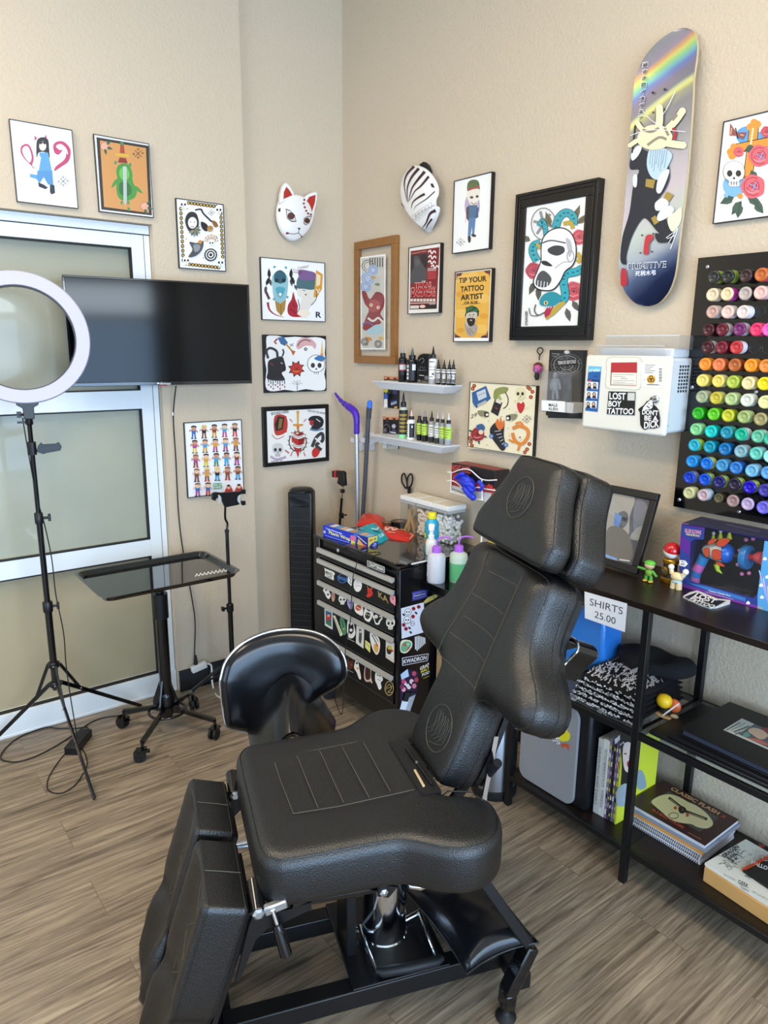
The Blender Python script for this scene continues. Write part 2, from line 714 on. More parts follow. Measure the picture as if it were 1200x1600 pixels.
for(z0,z1,c)in((0.104,0.674,'#a99d80'),(0.752,1.333,'#a3a594'),(1.412,1.990,'#9a9a88')):
 MB().bx(-0.045,-0.035,-2.84,-1.05,z0,z1).build('pane',mat('frosted_pane_'+c[1:],c,rough=0.28,var=0.10,vscale=2.2,coat=0.25),win)
BASEM=mat('black_baseboard','#0c0d10',rough=0.35)
def baseboard(name,a,b,nrm):
 a,b,nrm=Vector(a),Vector(b),Vector(nrm)
 prof=[(0,0),(0.014,0),(0.014,0.078),(0.011,0.084),(0.011,0.092),(0.006,0.102),(0,0.104)]
 P=[a+nrm*d+Vector((0,0,h))for d,h in prof]
 return struct(MB().prism(P,b-a).build(name,BASEM,bevel=0.001))
baseboard('baseboard_left',(0.04,-0.972,0),(0.04,-0.548,0),(1,0,0))
baseboard('baseboard_corner',(0.0,-0.548,0),(0.0,0,0),(1,0,0))
baseboard('baseboard_back',(0.0,0,0),(6.0,0,0),(0,-1,0))
for x,y,n_ in((2.5,-1.5,'over the chair'),(1.1,-2.7,'before the frosted window')):
 t=E_('ceiling_light',(x,y,H),'flat rectangular ceiling panel light '+n_,'ceiling light','ceiling panel lights')
 fr=MB()
 for sy in(-1,1):
  fr.box((x,y+sy*0.33,H-0.02),(1.32,0.05,0.04))
  fr.box((x+sy*0.63,y,H-0.02),(0.05,0.62,0.04))
 fr.build('frame',mat('white_metal','#e8e8e6',0.4),t)
 MB().box((x,y,H-0.02),(1.2,0.6,0.01)).build('diffuser',mat('panel_glow','#fff1d8',0.5,emit=3.0),t)
 # ================================================================== TATTOO CHAIR
CO=Vector((1.853,-1.14,0))
CA=Vector((.334,.943,0)).normalized()
CB=Vector((CA.y,-CA.x,0))
CZ=Vector((0,0,1))
def cc(u,v,z):return CO+CA*u+CB*v+CZ*z
def vp(px,py,v):
 return hitp(px,py,cc(0,v,0),CB)
def leather(name='black_leather',col='#08090a',rough=0.43):
 mt=mat(name,col,rough)
 nt=mt.node_tree
 b=nt.nodes['Principled BSDF']
 b.inputs['Specular IOR Level'].default_value=0.85
 tc=nt.nodes.new('ShaderNodeTexCoord')
 v=nt.nodes.new('ShaderNodeTexVoronoi')
 v.inputs['Scale'].default_value=300
 nt.links.new(tc.outputs['Object'],v.inputs['Vector'])
 n=nt.nodes.new('ShaderNodeTexNoise')
 n.inputs['Scale'].default_value=14
 n.inputs['Detail'].default_value=3
 nt.links.new(tc.outputs['Object'],n.inputs['Vector'])
 ad=nt.nodes.new('ShaderNodeMath')
 ad.operation='MULTIPLY_ADD'
 ad.inputs[1].default_value=1.6
 nt.links.new(n.outputs['Fac'],ad.inputs[0])
 nt.links.new(v.outputs['Distance'],ad.inputs[2])
 bp=nt.nodes.new('ShaderNodeBump')
 bp.inputs['Strength'].default_value=0.32
 bp.inputs['Distance'].default_value=0.002
 nt.links.new(ad.outputs[0],bp.inputs['Height'])
 nt.links.new(bp.outputs[0],b.inputs['Normal'])
 return mt
LEA=leather()
BLK=mat('black_powder_coat','#0b0c0e',rough=0.38,bump=0.05,bscale=300)
GBLK=mat('gloss_black','#08090b',rough=0.12,coat=0.4)
CHR=mat('chrome','#d9dce0',rough=0.10,metal=1.0)
STEEL=mat('zinc_steel','#b9bec2',rough=0.3,metal=0.9)
RUB=mat('black_rubber','#121315',rough=0.55)
THREAD=mat('seam_thread','#55524a',rough=0.7)
chair=E_('tattoo_chair',(CO.x,CO.y,0),'black leather client tattoo chair with raised reclined back and two split leg rests','tattoo chair')
half=[(-.348,.06),(-.348,.15),(-.342,.20),(-.315,.232),(-.27,.240),(-.19,.243),(-.09,.246),(-.04,.254),(.0,.280),(.04,.305),(.085,.318),(.13,.312),(.172,.285),(.198,.24),(.204,.19),(.19,.155),(.150,.132),(.115,.118),(.095,.095),(.090,.04)]
out=half+[(a,-b)for a,b in reversed(half)]
def seat_shape(u,v):
 s=-0.010*math.exp(-((u+.08)/.20)**2-(v/.14)**2)
 if-.26<u<.03 and abs(v+.0)<.125:
  s-=0.002
 return s
seat=weld(cushion(out,cc(0,0,.452),CA,CB,CZ,.125,rt=.034,rb=.022,grid=.02,shape=seat_shape,k=4).build('seat',LEA,chair,smooth=True))
def seam(L,fn,r=0.0009,mb=None,lift=0.0008):
 mb=mb or MB()
 mb.tube([fn(*p)for p in L],r,5)
 return mb
st=MB()
s6=lambda x,y:Z_(200+x*.55,960+y*.55,.5735)
for L in(((412,404),(432,470),(470,566)),((480,402),(540,550)),((545,388),(612,533)),((608,376),(685,520)),((668,362),(745,502)),((470,566),(600,545),(812,498)),((412,404),(540,384),(700,352))):
 st.tube([s6(*p)for p in L],0.0010,5)
st.build('stitching',THREAD,seat)
pts=smooth_pts([(a,b,0)for a,b in out],4,True)
n=len(pts)
wl=[]
for i in range(n):
 a,b=pts[i-1],pts[(i+1)%n]
 d=(b-a).normalized()
 nx,ny=-d.y,d.x
 sg=1 if(nx*(-pts[i].x-.07)+ny*(-pts[i].y))>0 else-1
 q=0.010
 wl.append(cc(pts[i].x+nx*sg*q,pts[i].y+ny*sg*q,.452+.125-.034+math.sqrt(.034**2-(.034-q)**2)+.0002))
MB().tube(wl,0.0016,6,closed=True).build('seam',LEA,seat)
MB().prism([cc(u*.9,v*.86,.452)for u,v in[(p.x,p.y)for p in pts[::2]]],(0,0,-.014)).build('seat_board',BLK,chair)
# ---- reclined back
AL=math.radians(66.8)
WD=CA*math.cos(AL)+CZ*math.sin(AL)
NB=CZ*math.cos(AL)-CA*math.sin(AL)
B0=cc(.10,0,.584)
def bp_(s,v,off=0.0):return B0+WD*s+CB*v+NB*off
def bpx(px,py,off=0.0):return hitp(px,py,B0+NB*off,NB)
hb=[(-.012,.03),(-.012,.09),(.01,.112),(.06,.120),(.14,.118),(.19,.114),(.222,.122),(.234,.165),(.236,.24),(.243,.295),(.268,.335),(.308,.335),(.345,.290),(.38,.240),(.42,.212),(.47,.200),(.53,.197),(.558,.180),(.566,.14),(.567,.05)]
hb=[(a,min(b,.322))for a,b in hb]
outb=[(a,b-.014)for a,b in hb]+[(a,-b-.014)for a,b in reversed(hb)]
def sstep(a,b,x):
 t=max(0,min(1,(x-a)/(b-a)))
 return t*t*(3-2*t)
def back_shape(s,v):
 v+=.014
 w=0.022*sstep(.065,.135,abs(v))*sstep(.19,.30,s)
 c=-0.010*(1-sstep(.02,.10,abs(v)))*sstep(.22,.3,s)*(1-sstep(.5,.57,s))
 return w*0.75+c
back=weld(cushion(outb,B0-NB*.100,WD,CB,NB,.098,rt=.028,rb=.018,grid=.02,shape=back_shape,k=4).build('backrest',LEA,chair,smooth=True))
st=MB()
def s7(x,y):
 q=bpx(620+x*360/1047,700+y*360/1047,-.006)-B0
 a,b=q.dot(WD),q.dot(CB)
 return bp_(a,b,-.002+back_shape(a,b)+.0006)
for L in(((430,475),(365,640),(200,940)),((585,585),(480,830),(362,1110)),((355,665),(485,755)),((315,765),(455,875)),((262,845),(408,975)),((205,940),(365,1095)),((420,560),(575,640))):
 st.tube([s7(p.x,p.y)for p in smooth_pts([(x,y,0)for x,y in L],6)],0.0009,5)
st.build('stitching',THREAD,back)
pb2=smooth_pts([(a,b,0)for a,b in outb],4,True)
def welt(P,cen,fn,r,q,name,par,k=1):
 w_=[]
 n=len(P)
 for i in range(n):
  a,b=P[i-1],P[(i+1)%n]
  d=(b-a).normalized()
  w_.append(fn(P[i].x-d.y*q*k,P[i].y+d.x*q*k))
 return MB().tube(w_,r,5,closed=True).build(name,LEA,par)
ar=sum(pb2[i].x*pb2[(i+1)%len(pb2)].y-pb2[(i+1)%len(pb2)].x*pb2[i].y for i in range(len(pb2)))
kk=1 if ar>0 else-1
welt(pb2,None,lambda a,b:bp_(a,b,-.002-.028+math.sqrt(.028**2-(.028-.007)**2)+.0003),0.0016,0.007,'seam',back,kk)
welt(pb2,None,lambda a,b:bp_(a,b,-.068),0.0012,-0.0004,'seam',back,kk)
MB().prism([bp_(p.x*.97+.008,p.y*.93,-.101)for p in pb2[::2]],-NB*.016).build('back_board',BLK,chair)
st=MB()
for s_ in(.262,.285):
 st.tube([bp_(.2345+(s_-.262)*.1,.20+(s_-.262)*2.2,-.02),bp_(.2345,.20+(s_-.262)*2.2,-.085)],.001,5)
st.build('seam',THREAD,back)
def emblem(cx,cy,rs,rv,off,name,parent,seed):
 """embossed oval with script flourishes"""
 e=MB()
 e.tube([bp_(cx+rs*math.cos(t),cy+rv*math.sin(t),off)for t in[2*PI*i/36 for i in range(36)]],.0011,5,closed=True)
 rr=random.Random(seed)
 for q in range(5):
  v0=cy-rv*.55+q*rv*.27
  P=[(cx-rs*.55,v0-.3*rv,0),(cx-rs*.1,v0+.1*rv,0),(cx+rs*.5,v0+.05*rv,0),(cx+rs*.62,v0+.2*rv,0),(cx+rs*.2,v0+.22*rv,0),(cx-rs*.35,v0+.12*rv,0)]
  e.tube([bp_(p.x,p.y,off)for p in smooth_pts([(a,b+rr.uniform(-.04,.04)*rv,0)for a,b,c in P],5)],.0009,5)
 e.tube([bp_(p.x,p.y,off)for p in smooth_pts([(cx-rs*.8,cy-rv*.3,0),(cx-rs*.65,cy+rv*.2,0),(cx-rs*.4,cy+rv*.7,0)],5)],.0009,5)
 e.build(name,mat('embossed_line','#4c4a44',0.5),parent)
emblem(.095,0,.058,.062,-.0015,'emblem',back,3)
def head_pad(o0,o1,hwb,hwt,s0,s1,name,em=False):
 hh=[(s0,.06),(s0,hwb*.80),(s0+.008,hwb*.96),(s0+.04,hwb),(s0+.07,hwb*.97),(s0+.16,(hwb*.30+hwt*.70)),(s1-.022,hwt*1.04),(s1-.004,hwt*.88),(s1,hwt*.6),(s1,.02)]
 P=hh+[(a,-b)for a,b in reversed(hh)]
 def sh(s,v):
  return-0.012*math.exp(-((s-s0-.055)/.03)**2)*0+0.006*sstep(s0+.04,s0+.09,s)
 o=weld(cushion(P,B0+NB*o0,WD,CB,NB,o1-o0-.004,rt=.022,rb=.02,grid=.022,shape=sh,k=4).build(name,LEA,chair,smooth=True))
 Q=smooth_pts([(a,b,0)for a,b in P],4,True)
 a2=sum(Q[i].x*Q[(i+1)%len(Q)].y-Q[(i+1)%len(Q)].x*Q[i].y for i in range(len(Q)))
 welt(Q,None,lambda a,b:bp_(a,b,o1-.004-.022+math.sqrt(.022**2-(.022-.005)**2)+.0015),0.0014,0.005,'seam',o,1 if a2>0 else-1)
 return o
hp=head_pad(-.022,.045,.190,.106,.573,.812,'headrest')
emblem(.705,.0,.052,.052,.0478,'emblem',hp,5)
head_pad(-.125,-.030,.190,.102,.570,.818,'headrest_cushion')
MB().beam(bp_(.50,0,-.128),bp_(.68,0,-.128),.05,.008,NB).build('headrest_bar',STEEL,chair)
mb=MB()
mb.beam(vp(775,1150,.10),vp(757,1243,.10),.012,.006,CB)
mb.beam(vp(757,1243,.10),vp(757,1243,.10)+CZ*-.10,.012,.006,CB)
mb.build('recline_strut',CHR,chair)
mb=MB()
mb.cyl(vp(752,1222,.06),vp(778,1192,.13),.011)
mb.build('recline_grip',RUB,chair)
mb=MB()
for v in(-.07,.07):
 mb.beam(cc(.10,v,.44),bp_(.10,v,-.118),.03,.008,CB)
mb.beam(cc(.12,-.09,.47),cc(.12,.09,.47),.03,.02)
mb.build('hinge_frame',BLK,chair)
mb=MB().tube([cc(.12,.03,.46),cc(.15,.07,.50),cc(.19,.10,.49)],.007,8)
mb.build('hinge_link',CHR,chair)
AP=smooth_pts([bpx(884,1062,-.14),bpx(902,1040,-.15),bpx(919,1022,-.155),bpx(916,1006,-.155),bpx(898,1000,-.15),bpx(872,1006,-.14)],5)
n_=len(AP)
band=[]
for i,p in enumerate(AP):
 d=(AP[min(i+1,n_-1)]-AP[max(i-1,0)]).normalized()
 band.append(p+NB.cross(d)*.009)
MB().prism([p-NB*.03 for p in AP]+[p-NB*.03 for p in reversed(band)],NB*.06).build('armrest',GBLK,chair,bevel=.004)
MB().tube([p+NB*.031 for p in AP],.003,8).build('armrest_trim',CHR,chair)
# ---- pocket between seat and back
pk=MB()
pk.beam(cc(.052,-.125,.571),cc(.052,.115,.571),.006,.012)
pk.beam(cc(.098,-.125,.571),cc(.098,.115,.571),.006,.012)
pk.beam(cc(.052,-.125,.571),cc(.098,-.125,.571),.006,.012)
pk.beam(cc(.052,.115,.571),cc(.098,.115,.571),.006,.012)
pk.beam(cc(.075,-.125,.577),cc(.075,.115,.577),.044,.001)
pk.build('tool_pocket',RUB,chair)
# ---- leg rests
LD=(-CA*.305-CZ*.952).normalized()
LN=(-CA*.952+CZ*.305).normalized()
LN=(LN-LD*LN.dot(LD)).normalized()
def leg_rest(vc,name):
 L=.515
 hw=.112
 hh=[(0,.03),(0,hw*.86),(.006,hw*.97),(.03,hw),(.15,hw),(.25,hw*.97),(.285,hw*.86),(.315,hw*.92),(.36,hw*1.0),(.44,hw*.98),(.485,hw*.85),(L,hw*.55),(L,.02)]
 P=hh+[(a,-b)for a,b in reversed(hh)]
 def sh(t,v):
  a=abs(v)/hw
  s=-.020*(1-sstep(.15,.8,a))*(1-.2*sstep(.2,.3,t))
  s-=.012*math.exp(-((t-.285)/.03)**2)
  s+=.012*sstep(.30,.36,t)*sstep(.3,.8,a)
  return s
 face=cc(-.463,vc,.502)
 o=weld(cushion(P,face-LN*.100,LD,CB,LN,.100,rt=.016,rb=.012,grid=.018,shape=sh,k=4).build(name,LEA,chair,smooth=True))
 s_=MB()
 zz=.100-.020+.0006
 for k in range(4):
  v0=-.03 if k%2==0 else .03
  s_.tube([face-LN*.0195+LD*(.04+k*.06)+CB*v0,face-LN*.0195+LD*(.10+k*.06)-CB*v0],.0009,5)
 for v0 in(-.035,.035):
  s_.tube([face-LN*.018+LD*.02+CB*v0,face-LN*.0185+LD*.27+CB*v0*.9],.0009,5)
 s_.tube([face+LD*-.0008+LN*-.012,face+LD*-.0012-LN*.05,face+LD*-.0008-LN*.092],.0011,5)
 s_.build('stitching',THREAD,o)
 Q=smooth_pts([(a,b,0)for a,b in P],4,True)
 a2=sum(Q[i].x*Q[(i+1)%len(Q)].y-Q[(i+1)%len(Q)].x*Q[i].y for i in range(len(Q)))
 k2=1 if a2>0 else-1
 w_=[]
 for dd in(.012,.090):
  w_=[face+LD*p.x+CB*p.y-LN*dd for p in Q]
  n_=len(Q)
  w2=[]
  for i in range(n_):
   d=(Q[(i+1)%n_]-Q[i-1]).normalized()
   w2 .append(w_[i]+(LD*d.y-CB*d.x)*(k2*0.0003))
  MB().tube(w2,.0013,5,closed=True).build('seam',LEA,o)
 MB().prism([face-LN*.1005+LD*a+CB*b for a,b in((.02,-hw*.85),(.02,hw*.85),(L-.04,hw*.8),(L-.04,-hw*.8))],-LN*.012).build('board',BLK,o)
 return o
leg_rest(.125,'leg_rest')
leg_rest(-.125,'leg_rest')
for v in(.205,-.215):
 m_=MB()
 c0=cc(-.352,v,.46)
 m_.cyl(c0-CB*.038+CZ*.02,c0+CB*.026-CZ*.003,.0165,n=20)
 m_.build('hinge_barrel',GBLK,chair,smooth=None)
 m_=MB().lathe([(0,0),(.0135,0),(.0135,.006),(.008,.010),(0,.010)],c0+CB*.026-CZ*.003,CB,6)
 m_.build('bolt',STEEL,chair)
 m_=MB()
 m_.prism([cc(-.352,v+.02,.478),cc(-.335,v+.02,.45),cc(-.29,v+.02,.447),cc(-.24,v+.02,.452),cc(-.24,v+.02,.435),cc(-.30,v+.02,.418),cc(-.335,v+.02,.412),cc(-.36,v+.02,.39),cc(-.395,v+.02,.30),cc(-.405,v+.02,.30),cc(-.372,v+.02,.43)],CB*.006)
 m_.build('hinge_plate',BLK,chair)
m_=MB()
m_.beam(vp(413,1423,.235),vp(448,1409,.235),.016,.020,CZ)
m_.build('lever_block',STEEL,chair,bevel=.003)
m_=MB()
m_.cyl(vp(426,1422,.245),vp(434,1447,.252),.0045)
m_.build('lever_rod',CHR,chair)
m_=MB()
a,b=vp(433,1445,.252),vp(447,1491,.262)
m_.tube([a,a+(b-a)*.3,b],[.008,.0125,.0130],16)
m_.build('lever_grip',GBLK,chair,smooth=None)
m_=MB()
m_.cyl(vp(455,1411,.225),vp(590,1387,.18),.010)
m_.cyl(vp(445,1412,.23),vp(458,1410,.225),.005)
m_.build('gas_spring',GBLK,chair,smooth=None)
m_=MB()
m_.prism([vp(590,1380,.20),vp(590,1398,.20),vp(606,1400,.20),vp(620,1383,.20)],CB*.006)
m_.build('spring_bracket',BLK,chair)
MB().lathe([(0,0),(.010,0),(.010,.006),(0,.009)],vp(599,1393,.206),CB,6).build('bolt',STEEL,chair)
m_=MB()
m_.tube([vp(636,1372,.2),vp(642,1385,.22),vp(656,1386,.23),vp(690,1372,.21)],[.005,.006,.008,.008],10)
m_.build('release_handle',CHR,chair,smooth=None)
# ---- column and base
MB().lathe([(.060,.10),(.060,.112),(.057,.115),(.057,.33),(.052,.335),(.052,.43)],cc(0,0,0),CZ,40).build('hydraulic_column',CHR,chair,smooth=None)
m_=MB()
for(u0,u1,v0,v1,z0,z1)in((-.26,.12,-.16,.16,.405,.440),(-.115,-.09,-.05,.05,.10,.40)):
 m_.box(cc((u0+u1)/2,(v0+v1)/2,(z0+z1)/2),(u1-u0,v1-v0,z1-z0),Matrix((CA,CB,CZ)).transposed())
m_.build('seat_frame',BLK,chair,bevel=.002)
base=MB()
for v in(-.115,.125):
 base.beam(cc(-.43,v,.075),cc(.30,v,.075),.045,.05)
base.beam(cc(-.43,-.22,.070),cc(-.43,.22,.070),.045,.045)
base.beam(cc(.29,-.22,.070),cc(.29,.22,.070),.045,.045)
base.build('base_frame',BLK,chair,bevel=.003)
m_=MB()
m_.box(cc(.0,.005,.103),(.25,.285,.008),Matrix((CA,CB,CZ)).transposed())
m_.build('base_plate',BLK,chair,bevel=.002)
for sg in(1,-1):
 f=cc(.238,.236*sg,0)
 top=vp(834,1478,.236)if sg>0 else None
 knee=vp(800,1545,.236)
 d0=knee-cc(0,.236,0)
 uk,zk=d0 .dot(CA),d0 .z
 d1=vp(833,1480,.236)-cc(0,.236,0)
 ut,zt=d1 .dot(CA),d1 .z
 d2=vp(747,1364,.205)-cc(0,.205,0)
 ub,zb=d2 .dot(CA),d2 .z
 m_=MB()
 m_.beam(cc(.238,.236*sg,.035),cc(uk-.01,.236*sg,zk),.042,.030,CA)
 m_.beam(cc(uk-.012,.236*sg,zk-.006),cc(ut-.004,.23*sg,zt+.006),.042,.030,CA)
 m_.build('leg',GBLK,chair,bevel=.004)
 m_=MB()
 m_.beam(cc(ut-.01,.225*sg,zt+.005),cc(ub+.005,.20*sg,zb-.01),.036,.026,CA)
 m_.build('diagonal_strut',BLK,chair,bevel=.003)
 m_=MB()
 m_.box(cc(ub,.195*sg,zb),(.05,.02,.06),Matrix((CA,CB,CZ)).transposed())
 m_.build('strut_bracket',BLK,chair,bevel=.003)
 MB().lathe([(0,0),(.0125,0),(.0125,.007),(0,.011)],cc(ub,(.205)*sg,zb),CB*sg,6).build('bolt',STEEL,chair)
 MB().lathe([(.024,0),(.026,.006),(.012,.016),(.009,.02),(.009,.034),(.016,.036),(.016,.045)],f,CZ,24).build('levelling_foot',RUB,chair,smooth=None)
 f2=cc(-.43,.21*sg,0)
 MB().lathe([(.024,0),(.026,.006),(.012,.016),(.012,.05)],f2,CZ,24).build('levelling_foot',RUB,chair,smooth=None)
m_=MB()
pz=.135
m_.tube([Z_(540,1458,.115),Z_(560,1453,.125)],.008,10)
m_.tube([Z_(562,1447,.13),Z_(573,1482,.13),Z_(588,1518,.12)],.006,10)
m_.build('pedal_bar',CHR,chair,smooth=None)
m_=MB()
m_.tube([Z_(632,1438,.115),Z_(656,1425,.125)],.008,10)
m_.tube([Z_(656,1426,.13),Z_(668,1460,.13),Z_(683,1496,.12)],.006,10)
m_.build('pedal_bar',CHR,chair,smooth=None)
MB().tube([Z_(588,1516,.12),Z_(598,1519,.12),Z_(640,1512,.12),Z_(682,1502,.12),Z_(690,1496,.12)],[.008,.0125,.0125,.0125,.010],14).build('pedal_grip',RUB,chair,smooth=None)
m_=MB().tube([vp(590,1402,.12),vp(585,1420,.12),Z_(566,1444,.14)],.0025,8)
m_.build('release_cable',STEEL,chair)
# ---- pens lying in the pocket
for k,(p,q,r,c,nm,lb,ct)in enumerate((((634,1168),(676,1226),.0042,'#111214','marker_pen','slim black marker pen with a silver band lying in the seat pocket','pen'),((648,1203),(662,1228),.0034,'#c9b28c','wooden_stick','short pale wooden stick tucked in the pocket behind the seat','stick'))):
 a,b=Z_(p[0],p[1],.5815),Z_(q[0],q[1],.5815)
 t=E_(nm,a,lb,ct)
 MB().tube([a,a+(b-a)*.04,b],[r*.7,r,r],10).build('shaft',mat(nm,c,.35),t,smooth=None)
 if k==0:
  MB().tube([a+(b-a)*.42,a+(b-a)*.47],r*1.08,10).build('band',CHR,t)
  # ================================================================== LEFT SIDE OF THE ROOM
  # ---- black pillow on the chair base
t=E_('pillow',Z_(740,1440,.15),'glossy black square pillow lying on the base of the tattoo chair','pillow')
A_,B_,C_,D_=Z_(842,1473,.205),Z_(730,1522,.185),Z_(625,1385,.165),Z_(745,1350,.185)
N_=18
for sgn in(1,):
 V,F=[],[]
 for face in(1,-1):
  for i in range(N_+1):
   for j in range(N_+1):
    u,v=i/N_,j/N_
    pin=1-0.10*(4*u*(1-u))*(1 if True else 0)
    pin2=1-0.10*(4*v*(1-v))
    uu,vv=.5+(u-.5)*pin2,.5+(v-.5)*pin
    p=(D_*(1-uu)+A_*uu)*(1-vv)+(C_*(1-uu)+B_*uu)*vv
    h=(max(0,16*u*(1-u)*v*(1-v)))**.42*.052
    wr=.0035*math.sin(14*u+3*v)*math.sin(9*v+2)*(16*u*(1-u)*v*(1-v))
    V.append(p+CZ*(face*h+wr*face))
  o_=0 if face==1 else(N_+1)**2
  for i in range(N_):
   for j in range(N_):
    q=(o_+i*(N_+1)+j,o_+(i+1)*(N_+1)+j,o_+(i+1)*(N_+1)+j+1,o_+i*(N_+1)+j+1)
    F.append(q if face==1 else q[::-1])
 mb=MB()
 mb.add(V,F)
 weld(mb.build('cover',mat('vinyl_black','#101114',rough=.24,bump=.12,bscale=40),t,smooth=True))
edge=[]
for a,b,ax in((0,0,0),(1,0,1),(1,1,2),(0,1,3)):
 for k in range(10):
  q=k/10
  u,v=[(q,0),(1,q),(1-q,1),(0,1-q)][ax]
  uu,vv=.5+(u-.5)*(1-0.10*(4*v*(1-v))),.5+(v-.5)*(1-0.10*(4*u*(1-u)))
  edge.append((D_*(1-uu)+A_*uu)*(1-vv)+(C_*(1-uu)+B_*uu)*vv)
MB().tube(edge,.0022,6,closed=True).build('piping',LEA,t)
# ---- saddle stool behind the chair
SCn=Vector((1.27,-1.09,0))
t=E_('saddle_stool',SCn,'glossy black saddle stool with curved backrest and chrome rim standing behind the tattoo chair','stool')
bf=(CAM-Vector((1.27,-1.09,.66))).normalized()
bn=Vector((bf.x,bf.y,.12)).normalized()
bu=Vector((0,0,1)).cross(bn).normalized()
bw=bn.cross(bu)
bc=hitp(445,1060,Vector((1.27,-1.09,.64)),bn)
sv=230/1200
ol=[(85,480),(92,420),(120,320),(180,240),(270,170),(380,120),(500,88),(620,75),(740,78),(850,95),(940,130),(1020,190),(1070,260),(1092,350),(1080,430),(1030,500),(950,555),(870,610),(800,685),(720,760),(600,835),(440,900),(335,915),(280,890),(160,850),(120,800),(100,640)]
ring_=[]
for x,y in ol:
 p=hitp(330+x*sv,970+y*sv,bc,bn)-bc
 ring_.append((p.dot(bu),p.dot(bw)))
def bshape(a,b):
 return .30*(a*a)*0+.9*a*a
def bk_pt(a,b,off=0.0):
 return bc+bu*a+bw*b+bn*(off+1.0*a*a-.25*b*b)
cx_=sum(p[0]for p in ring_)/len(ring_)
cy_=sum(p[1]for p in ring_)/len(ring_)
sm_=[(p.x,p.y)for p in smooth_pts([(a,b,0)for a,b in ring_],3,True)]
n_=len(sm_)
V,F=[],[]
lev=[(1.0,-.028),(1.0,0.0),(.985,.012),(.95,.020),(.88,.026),(.7,.030),(.5,.028),(.3,.026),(.1,.025)]
for sc_,off in lev:
 for a,b in sm_:
  V.append(bk_pt(cx_+(a-cx_)*sc_,cy_+(b-cy_)*sc_,off))
for k in range(len(lev)-1):
 for i in range(n_):
  j=(i+1)%n_
  F.append((k*n_+i,k*n_+j,(k+1)*n_+j,(k+1)*n_+i))
F.append(tuple((len(lev)-1)*n_+i for i in range(n_)))
F.append(tuple(range(n_-1,-1,-1)))
mb=MB()
mb.add(V,F)
VIN=mat('vinyl_stool','#0d0e11',rough=.20,bump=.05,bscale=60)
bk_=mb.build('backrest',VIN,t,smooth=True)
MB().tube([bk_pt(a*1.004,b*1.004,.002)for a,b in sm_],.0042,8,closed=True).build('chrome_rim',CHR,bk_,smooth=True)
sc0=Z_(452,1118,.60)
sd=Vector((CA.x,CA.y,0))
V,F=[],[]
M_,K_=16,20
fwd=Vector((bn.x,bn.y,0)).normalized()
sid=Vector((0,0,1)).cross(fwd)
s0_=bc+Vector((0,0,-.02))-bw*.0
for face in(1,-1):
 for i in range(M_+1):
  for j in range(K_+1):
   u,v=i/M_*2-1,j/K_*2-1
   fx=(v+1)/2
   wd=.105+.035*(1-fx)
   rr_=math.sqrt(max(0,1-abs(u)**2.6))*math.sqrt(max(0,1-abs(v)**4))
   z=.070+.012*math.sin(PI*fx)-.055*fx*fx-.17*abs(u)**1.7
   V.append(Vector((s0_.x,s0_.y,.545))+fwd*(.03+.25*fx)+sid*(u*wd+.018)+CZ*(z if face==1 else z-.045*rr_-.004))
 o_=0 if face==1 else(M_+1)*(K_+1)
 for i in range(M_):
  for j in range(K_):
   q=(o_+i*(K_+1)+j,o_+(i+1)*(K_+1)+j,o_+(i+1)*(K_+1)+j+1,o_+i*(K_+1)+j+1)
   F.append(q)
mb=MB()
mb.add(V,F)
mb.build('seat',VIN,t,smooth=True)
sb=Vector((s0_.x,s0_.y,0))+fwd*.10
MB().lathe([(.028,.09),(.028,.30),(.014,.305),(.014,.53)],sb,CZ,20).build('gas_column',CHR,t,smooth=None)
MB().beam(sb+CZ*.50,Vector((bc.x,bc.y,.50))-fwd*.05,.04,.008).build('back_bracket',BLK,t)
MB().beam(Vector((bc.x,bc.y,.50))-fwd*.05,Vector((bc.x,bc.y,.66))-fwd*.045,.04,.008,fwd).build('back_upright',BLK,t)
def caster(p,parent,ang,r=.022,name='caster'):
 c=MB()
 d=Vector((math.cos(ang),math.sin(ang),0))
 q=Vector((-d.y,d.x,0))
 for s in(-1,1):
  c.cyl(p+CZ*r+q*s*.006-d*.012,p+CZ*r+q*s*.016-d*.012,r,n=20)
 w_=c.build(name,RUB,parent,smooth=None)
 h=MB()
 h.cyl(p+CZ*(2*r+.002),p+CZ*(2*r+.030),.006)
 h.box(p+CZ*(2*r-.002)-d*.004,(.040,.034,.010),Matrix((d,q,CZ)).transposed())
 h.box(p+CZ*(1.6*r)+d*.016,(.022,.026,.004),Matrix((d,q,CZ)).transposed())
 h.cyl(p+CZ*r-q*.018-d*.012,p+CZ*r+q*.018-d*.012,.003)
 h.build('fork',GBLK,w_)
 return w_
m_=MB()
for k in range(5):
 a=k*2*PI/5+.5
 m_.tube([sb+CZ*.095,sb+Vector((math.cos(a),math.sin(a),0))*.23+CZ*.078],[.022,.012],10)
m_.build('star_base',CHR,t,smooth=None)
for k in range(5):
 a=k*2*PI/5+.5
 caster(sb+Vector((math.cos(a),math.sin(a),0))*.225,t,a+1)
